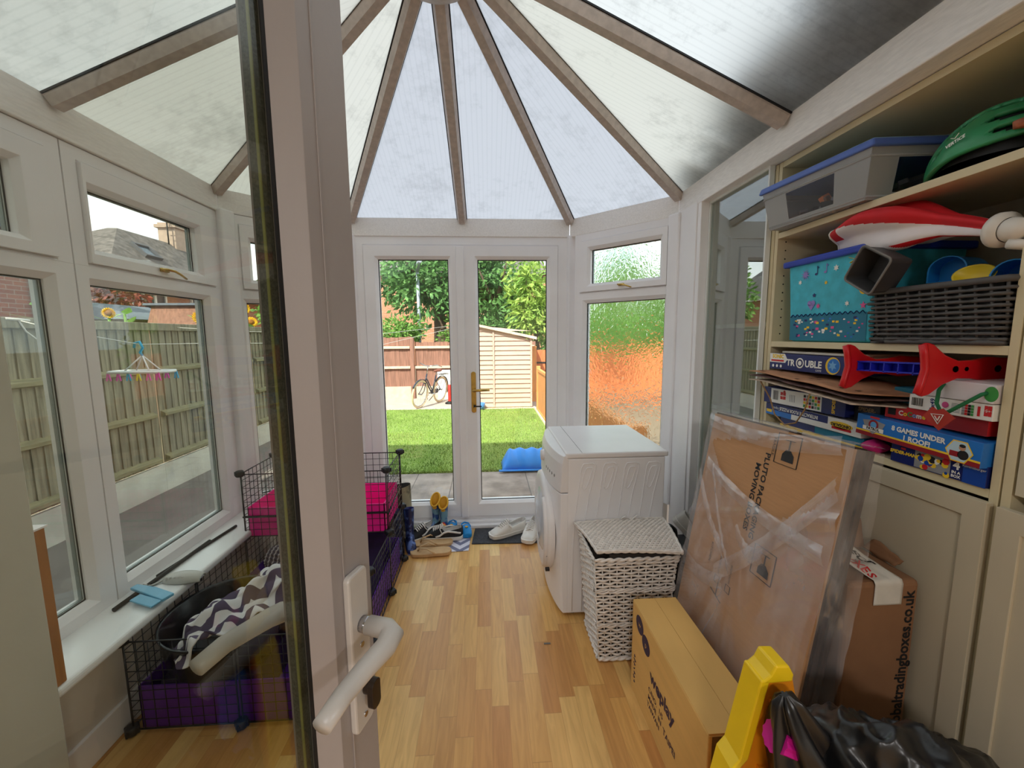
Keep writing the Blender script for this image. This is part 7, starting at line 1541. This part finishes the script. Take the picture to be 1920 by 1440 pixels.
# ---------------- pack of flattened moving boxes wrapped in film
kb = mat('brown_cardboard', rgb(190, 142, 98), 0.8, 0.04, 10, bump=0.06, bscale=30, stretch=(1, 1, 14)); dke = mat('cardboard_edge', rgb(66, 48, 38), 0.9, 0.3, 160, stretch=(1, 1, 0.1))
pk = thing('flat_box_pack', 'pack of flattened moving boxes in torn clear film leaning by the tan box', 'cardboard boxes', (0.85, 1.28, 0.0))
nP = Vector((-0.79, 0, 0.145)).normalized(); uP = Vector((0, -1, 0)); vP = Vector((-0.145, 0, -0.79)).normalized()   # out of the face, towards viewer, down the face
P0 = Vector((0.944, 1.603, 1.096)); LW = 0.640; tilt_ = -0.055
uP = (uP * math.cos(tilt_) - vP * math.sin(tilt_) * -1).normalized() if False else Vector((0, -0.9990, 0.044)).normalized()
vP = nP.cross(uP).normalized(); vP = vP if vP.z < 0 else -vP
def FP(u, v, d=0.0): return P0 + uP * u + vP * v + nP * d
def vfloor(u): return (P0.z + uP.z * u - 0.004) / -vP.z
for k in range(6):
    d0 = -0.0105 * k; sh = random.uniform(-.004, .004)
    bm = nb(); L0_ = vfloor(0) - 0.01 - 0.002 * k - 0.010 * k; hull8(bm, [FP(sh, 0.0 + sh, d0 - 0.0085), FP(LW + sh, 0.0 + sh, d0 - 0.0085), FP(LW + sh, L0_, d0 - 0.0085), FP(sh, L0_, d0 - 0.0085)], [FP(sh, 0 + sh, d0), FP(LW + sh, sh, d0), FP(LW + sh, L0_, d0), FP(sh, L0_, d0)])
    c_ = obj('cardboard_sheet', bm, kb if k == 0 else dke, pk, 0.001)
    if k == 0: front = c_
bm = nb(); MP = basis(FP(0, 0, 0.0012), vP, uP)   # x down the face, y towards the viewer: lettering turned a quarter clockwise
MP = Matrix.Translation(FP(0, 0, 0.0012)) @ Matrix(((vP.x, uP.x, nP.x, 0), (vP.y, uP.y, nP.y, 0), (vP.z, uP.z, nP.z, 0), (0, 0, 0, 1)))
flip = (vP.cross(uP)).dot(nP)
PT = lambda u, v: MP @ Matrix.Translation((v, u, 0))
def rot_txt(s, u, v, size, **k): txt(bm, s, PT(u, v), size, **k)
rot_txt('PLUTO PACKAGING', 0.347, 0.085, 0.0325, bold=0.0008, align='LEFT'); obj('lettering', bm, K_, front); bm = nb(); rot_txt('MOVING BOXES', 0.312, 0.128, 0.0325, bold=0.0008, align='LEFT'); obj('lettering', bm, K_, front); bm = nb()
def fragile(u, v, s):
    Mx = PT(u, v)
    for a, b in (((-s, -s), (s, -s)), ((s, -s), (s, s)), ((s, s), (-s, s)), ((-s, s), (-s, -s))): bar(bm, Mx @ Vector((*a, 0)), Mx @ Vector((*b, 0)), 0.003, 0.0006)
    ngon(bm, [Mx @ Vector((x * s, y * s, 0)) for x, y in ((0.75, 0.25 - 0.65), (0.75, 0.65), (0.3, 0.62), (-0.02, 0.30), (-0.02, -0.10), (0.3, -0.38))])
    bar(bm, Mx @ Vector((0, 0.12 * s, 0)), Mx @ Vector((-0.65 * s, 0.12 * s, 0)), 0.005, 0.0006); bar(bm, Mx @ Vector((-0.65 * s, -0.3 * s, 0)), Mx @ Vector((-0.65 * s, 0.52 * s, 0)), 0.005, 0.0006)
    txt(bm, 'FRAGILE', Mx @ Matrix.Translation((s * 0.0, -s * 1.25, 0)), 0.016)
fragile(0.425, 0.058, 0.048); obj('fragile_symbol', bm, K_, front); bm = nb(); fragile(0.425, 0.430, 0.048); obj('fragile_symbol', bm, K_, front); bm = nb()
for u, v in ((0.225, 0.595), (0.290, 0.595)):
    Mx = PT(u, v); tube(bm, [Mx @ Vector(q) for q in ((-.013, -.013, 0), (.013, -.013, 0), (.013, .013, 0), (-.013, .013, 0))], 0.0012, 4, closed=True); txt(bm, 'BEDROOM', Mx @ Matrix.Translation((-0.055, 0.0, 0)), 0.014)
txt(bm, 'KITCHEN', PT(0.16, 0.52), 0.018); bar(bm, FP(0.20, 0.64, 0.001), FP(0.27, 0.66, 0.001), 0.004, 0.0005); bar(bm, FP(0.235, 0.60, 0.001), FP(0.235, 0.65, 0.001), 0.004, 0.0005)
obj('tick_boxes', bm, K_, front)
_m, _n, _o = shader_mat('clear_film'); _t = _n.nodes.new('ShaderNodeBsdfTransparent'); _t.inputs[0].default_value = (0.97, 0.97, 0.98, 1); _g = _n.nodes.new('ShaderNodeBsdfGlossy'); _g.inputs['Roughness'].default_value = 0.12; _df = _n.nodes.new('ShaderNodeBsdfDiffuse'); _df.inputs[0].default_value = (0.85, 0.82, 0.84, 1)
_x = _n.nodes.new('ShaderNodeMixShader'); _y = _n.nodes.new('ShaderNodeMixShader'); _tc = _n.nodes.new('ShaderNodeTexCoord'); _mp = _n.nodes.new('ShaderNodeMapping'); _mp.inputs['Scale'].default_value = (1.5, 2.5, 1); _mp.inputs['Rotation'].default_value = (0.7, 0.2, 0.5); _nz = _n.nodes.new('ShaderNodeTexNoise'); _nz.inputs['Scale'].default_value = 2.0; _nz.inputs['Detail'].default_value = 5; _nz.inputs['Distortion'].default_value = 2.0; _mr = _n.nodes.new('ShaderNodeMapRange'); _mr.inputs[1].default_value = 0.4; _mr.inputs[2].default_value = 0.7; _mr.inputs[3].default_value = 0.09; _mr.inputs[4].default_value = 0.34
_n.links.new(_tc.outputs['Object'], _mp.inputs[0]); _n.links.new(_mp.outputs[0], _nz.inputs['Vector']); _n.links.new(_nz.outputs[0], _mr.inputs[0]); _n.links.new(_mr.outputs[0], _x.inputs[0]); _n.links.new(_t.outputs[0], _x.inputs[1]); _n.links.new(_df.outputs[0], _x.inputs[2])
_y.inputs[0].default_value = 0.08; _n.links.new(_x.outputs[0], _y.inputs[1]); _n.links.new(_g.outputs[0], _y.inputs[2]); _n.links.new(_y.outputs[0], _o.inputs[0]); FILM = _m
def inpoly(p, poly):
    c = False; n = len(poly)
    for i in range(n):
        a, b = poly[i], poly[(i + 1) % n]
        if (a[1] > p[1]) != (b[1] > p[1]) and p[0] < (b[0] - a[0]) * (p[1] - a[1]) / (b[1] - a[1]) + a[0]: c = not c
    return c
HOLE = [(0.03, 0.115), (0.20, 0.075), (0.36, 0.030), (0.46, -0.01), (0.632, 0.012), (0.63, 0.115), (0.53, 0.245), (0.41, 0.275), (0.17, 0.235)]
def film_pt(u, v):
    amp = 0.005 + 0.004 * v
    d = 0.006 + amp * abs(fbm((u * 5 + v * 4, v * 3 - u * 2, 0.3))) * 2 + 0.004 * abs(fbm((u * 10 + v * 6, v * 4, 7.7))) + 0.012 * math.exp(-((v - 0.20 - 0.35 * (0.64 - u)) / 0.02) ** 2)
    return FP(u, v, d)
bm = nb(); nu_, nv_ = 64, 100; VL = 0.97
V = [[bm.verts.new(film_pt(-0.012 + (LW + 0.024) * i / nu_, -0.012 + VL * j / nv_)) for j in range(nv_ + 1)] for i in range(nu_ + 1)]
for i in range(nu_):
    for j in range(nv_):
        u, v = -0.012 + (LW + 0.024) * (i + .5) / nu_, -0.012 + VL * (j + .5) / nv_
        if inpoly((u + 0.008 * fbm((v * 20, 0, u * 9)), v + 0.012 * fbm((u * 14, 3, v * 6))), HOLE): continue
        f = bm.faces.new((V[i][j], V[i + 1][j], V[i + 1][j + 1], V[i][j + 1])); f.smooth = True
for v in [v for v in bm.verts if not v.link_faces]: bm.verts.remove(v)
surf(bm, lambda a, b: FP(-0.012 + (LW + 0.024) * a, -0.012 + 0.004 * fbm((a * 20, b * 8, 2)), 0.010 - 0.085 * b), 40, 8)
surf(bm, lambda a, b: FP(LW + 0.012 + 0.010 * abs(fbm((a * 9, b * 5, 5))) + 0.02 * b * math.sin(PI * a), VL * a, 0.010 - 0.085 * b), 60, 10)
surf(bm, lambda a, b: FP(-0.012 - 0.006 * abs(fbm((a * 9, b * 5, 9))), VL * a, 0.010 - 0.085 * b), 60, 6)
obj('plastic_film', bm, FILM, pk)
# loose overlapping bands of film
bm = nb()
def band(p, q, w, d, n=30, seedz=0.0):
    surf(bm, lambda a, b: FP(p[0] + (q[0] - p[0]) * a + (b - .5) * w * 0.3, p[1] + (q[1] - p[1]) * a + (b - .5) * w + 0.03 * math.sin(PI * a), d + 0.010 * abs(fbm((a * 6, b * 3, seedz))) + 0.006 * math.sin(PI * b)), n, 6)
band((0.05, 0.20), (0.64, 0.295), 0.05, 0.016, seedz=1); band((0.64, 0.11), (0.23, 0.565), 0.06, 0.018, seedz=2); band((0.02, 0.26), (0.26, 0.48), 0.05, 0.018, seedz=3); band((0.10, 0.20), (0.31, 0.52), 0.03, 0.020, seedz=4); band((0.0, 0.60), (0.28, 0.575), 0.05, 0.016, seedz=5); band((0.30, 0.38), (0.44, 0.40), 0.05, 0.016, seedz=6); band((0.0, 0.03), (0.62, 0.0), 0.05, 0.012, seedz=7)
obj('film_folds', bm, FILM, pk)

# ---------------- upright trading box
tbk = mat('dull_brown_cardboard', rgb(146, 104, 72), 0.85, 0.07, 7, bump=0.05, bscale=50)
tx0, tx1, tyn, tyf, tzt = 0.962, 1.168, 0.958, 1.31, 0.752
tr = thing('shipping_box', 'tall brown shipping box with torn top and black web address, against the cupboard door', 'box', (1.065, 1.13, 0.0))
bm = nb(); bx(bm, tx0, tx1, tyn, tyf, 0.001, tzt); tbd = obj('box_body', bm, tbk, tr, 0.014, seg=3)
def flapm(pts, name='flap'):
    bm = nb(); n_ = 10; a, b, c, d = [Vector(p) for p in pts]
    surf(bm, lambda u, v: a * (1 - u) * (1 - v) + b * u * (1 - v) + c * u * v + d * (1 - u) * v + Vector((0, 0, 0.008 * fbm((u * 4, v * 4, a.x * 9)))) , n_, 6); return obj(name, bm, tbk, tr, solid=0.004)
flapm([(0.97, 1.12, 0.757), (1.16, 1.12, 0.757), (1.18, 1.16, 0.835), (0.99, 1.17, 0.85)]); flapm([(1.155, 1.02, 0.757), (1.155, 1.12, 0.757), (1.170, 1.10, 0.800), (1.170, 1.01, 0.775)]); flapm([(0.965, 1.0, 0.757), (0.965, 1.10, 0.757), (0.985, 1.09, 0.815), (0.980, 1.01, 0.800)])
lab = mat('white_label_tape', rgb(222, 216, 206), 0.6, 0.06, 20)
def lb_(u, v):   # strip over the top edge and down the front
    x = 1.030 + 0.082 * u - 0.030 * max(0, v - 0.4)
    if v < 0.42: t = v / 0.42; return (1.033 + 0.080 * u, tyn - 0.003, 0.688 + 0.062 * t)
    t = (v - 0.42) / 0.58; return (1.033 + 0.080 * u - 0.062 * t, tyn - 0.003 + 0.15 * t, 0.757 + 0.012 * math.sin(PI * t) + 0.055 * t * t + 0.008 * fbm((u * 4, t * 5, 1)))
bm = nb(); surf(bm, lb_, 10, 30); lt = obj('label_tape', bm, lab, tr, solid=0.0015)
bm = nb()
def on(u, v): return Vector(lb_(u, v))
def Mlab(u, v):
    o = on(u, v); du = on(min(1, u + .05), v) - on(max(0, u - .05), v); dv = on(u, v + .02) - on(u, v - .02); n = du.cross(dv).normalized(); n = n if n.z > 0 or n.y < 0 else -n
    return basis(o + n * 0.0025, du, dv)
rr = Matrix.Rotation(-PI / 2, 4, 'Z')
for k, ch in enumerate('DIRECT'): txt(bm, ch, Mlab(0.70, 0.95 - 0.062 * k) @ rr, 0.034, 0, bold=0.0012)
for k, ch in enumerate('TRADING'): txt(bm, ch, Mlab(0.40, 0.93 - 0.05 * k) @ rr, 0.015, 1)
for k, ch in enumerate('BOXES'): txt(bm, ch, Mlab(0.20, 0.72 - 0.055 * k) @ rr, 0.030, 2, bold=0.0008)
obj('lettering', bm, [K_, GY, R_], lt)
bm = nb(); MT = Matrix(((0, -1, 0, 1.138), (0, 0, -1, tyn - 0.001), (1, 0, 0, 0.46), (0, 0, 0, 1))); txt(bm, 'globaltradingboxes.co.uk', MT @ Matrix.Translation((0.262, 0, 0)), 0.0435, 0, bold=0.0012, sx=0.98, align='RIGHT'); obj('lettering', bm, K_, tbd)

# ---------------- yellow toy and black sack
yt = thing('toy_stand', 'yellow plastic toy stand with orange inside and magenta knob by the black sack', 'toy', (0.56, 0.76, 0.0))
yel_p = mat('bright_yellow_plastic', rgb(246, 206, 26), 0.35, 0.04, 8); org_p = mat('orange_plastic', rgb(232, 142, 24), 0.4, 0.05, 8); mag_p = mat('magenta_plastic', rgb(206, 24, 140), 0.35, 0.05, 8)
ax0, az0, ax1, az1 = 0.470, 0.30, 0.588, 0.722
prof = [(0.455, 0.0), (0.62, 0.0), (0.62, 0.28), (0.645, 0.44), (0.640, 0.62), (0.622, 0.70), (0.606, 0.722), (0.576, 0.724), (0.566, 0.700), (0.545, 0.690), (0.508, 0.500), (0.490, 0.478), (0.455, 0.30)]
MY = Matrix(((1, 0, 0, 0.034), (0, 0, -1, 0.815), (0, 1, 0, -0.012), (0, 0, 0, 1)))
bm = nb(); n = len(prof); left = [(p[0], p[1]) for p in prof]
# yellow outer shell: left side wall and back, orange recessed face to the viewer
hullp = [(0.455, 0.0), (0.455, 0.30), (0.490, 0.478), (0.508, 0.500), (0.545, 0.690), (0.566, 0.700), (0.576, 0.724), (0.606, 0.722)]
thick = 0.015
rr_ = [(p[0] + 0.020, p[1]) for p in hullp[:5]]
prism(bm, hullp[:5] + rr_[::-1], MY, 0.060); obj('side_wall', bm, yel_p, yt, 0.003)
bm = nb(); prism(bm, [(0.543, 0.682), (0.566, 0.702), (0.576, 0.724), (0.606, 0.722), (0.618, 0.700), (0.616, 0.684)], MY, 0.060); obj('top_cap', bm, yel_p, yt, 0.004)
bm = nb(); prism(bm, [(p[0] + 0.010, p[1]) for p in hullp[:4]] + [(0.553, 0.684), (0.622, 0.688), (0.638, 0.62), (0.640, 0.44), (0.612, 0.28), (0.60, 0.0)], MY @ Matrix.Translation((0, 0, 0.005)), 0.046); rc2 = obj('inner_face', bm, org_p, yt, 0.002)
bm = nb()
for z in (0.63, 0.56, 0.47, 0.40): hull8(bm, [MY @ Vector((0.545 + (z - 0.4) * .12, z, 0.051)), MY @ Vector((0.632, z - 0.02, 0.051)), MY @ Vector((0.632, z - 0.02, 0.062)), MY @ Vector((0.545 + (z - 0.4) * .12, z, 0.062))], [MY @ Vector((0.545 + (z - 0.4) * .12, z + 0.008, 0.051)), MY @ Vector((0.632, z - 0.012, 0.051)), MY @ Vector((0.632, z - 0.012, 0.062)), MY @ Vector((0.545 + (z - 0.4) * .12, z + 0.008, 0.062))])
obj('cross_ribs', bm, org_p, rc2)
bm = nb(); Mk_ = basis((0.572, 0.715, 0.585), (0.2, -0.1, 0.97), (0.25, -0.9, 0.0)); Mk_ = Matrix.Translation((0.592, 0.712, 0.588)) @ Matrix.Rotation(math.radians(118), 4, 'Y')
prof_k = []
ring = lambda r, z: [Mk_ @ Vector(((r + 0.003 * (k % 2)) * math.cos(2 * PI * k / 24), (r + 0.003 * (k % 2)) * math.sin(2 * PI * k / 24), z)) for k in range(24)]
loft(bm, [ring(0.029, -0.01), ring(0.029, 0.050), ring(0.022, 0.056)], smooth=False); obj('ribbed_knob', bm, mag_p, yt)
bm = nb(); loft(bm, [[(0.455 + 0.20 * (1 - t) * 0.5 + 0.16 * s_, 0.66 + 0.0 * s_, zz) for s_, zz in ((0, 0), (1, 0), (1, 0.50 - .02 * t), (0.75, 0.53), (0.45, 0.50), (0.0, 0.42))] for t in (0, 1)][:1] + [[(0.56 + 0.16 * s_, 0.74, zz) for s_, zz in ((0, 0), (1, 0), (1, 0.48), (0.75, 0.50), (0.45, 0.475), (0.0, 0.40))]], smooth=False)
bs_ = obj('base_block', bm, mat('toy_blue_plastic', rgb(24, 104, 206), 0.35, 0.05, 8), yt, 0.012); bs_['label'] = 'blue plastic base'
sack = mat('black_sack', rgb(20, 20, 22), 0.33, 0.1, 20, spec=0.6)
def sk(u, v):
    a = 2 * PI * u; e = v * PI / 2
    cx_, cy_ = 0.850, 0.660; rx, ry, h = 0.322, 0.225, 0.70
    ce = math.cos(e) ** 0.75; x = cx_ + rx * ce * math.cos(a); y = cy_ + ry * ce * math.sin(a); z = h * math.sin(e) ** 0.9
    k = fbm((x * 5, y * 5, z * 5)); k2 = abs(fbm((x * 11 + 3, y * 11, z * 9))); k3 = abs(fbm((x * 26, y * 20 + z * 8, z * 24)))
    s = 1 + 0.16 * k - 0.16 * k2 - 0.06 * k3
    x = cx_ + (x - cx_) * s; y = cy_ + (y - cy_) * s; z = z * (1 + 0.12 * k - 0.10 * k2 - 0.03 * k3)
    z += -0.34 * max(0, x - 0.72)
    return (x, y, max(0.002, z))
bm = nb(); surf(bm, sk, 150, 70)
skk = tag(obj('bin_bag', bm, sack), 'crumpled black bin bag filling the bottom right corner', 'bin bag')
bm = nb()
def tw(u, v):
    a = 2 * PI * u; c = Vector((0.70, 0.70, 0.44)) * (1 - v) + Vector((0.600, 0.715, 0.685)) * v + Vector((-0.015, 0, 0.02)) * math.sin(PI * v); r = (0.075 * (1 - v) ** 1.1 + 0.018) * (1 + 0.24 * math.cos(a * 5 + v * 4) + 0.12 * math.cos(a * 9)); r *= (1 if v < 0.93 else (1 - v) / 0.07 * 0.6 + 0.4)
    return c + Vector((math.cos(a) * r, math.sin(a) * r * 0.9, math.cos(a) * r * 0.25))
surf(bm, tw, 70, 30); ngon(bm, [tw(k / 40, 1.0) for k in range(40)]); obj('twisted_neck', bm, sack, skk)
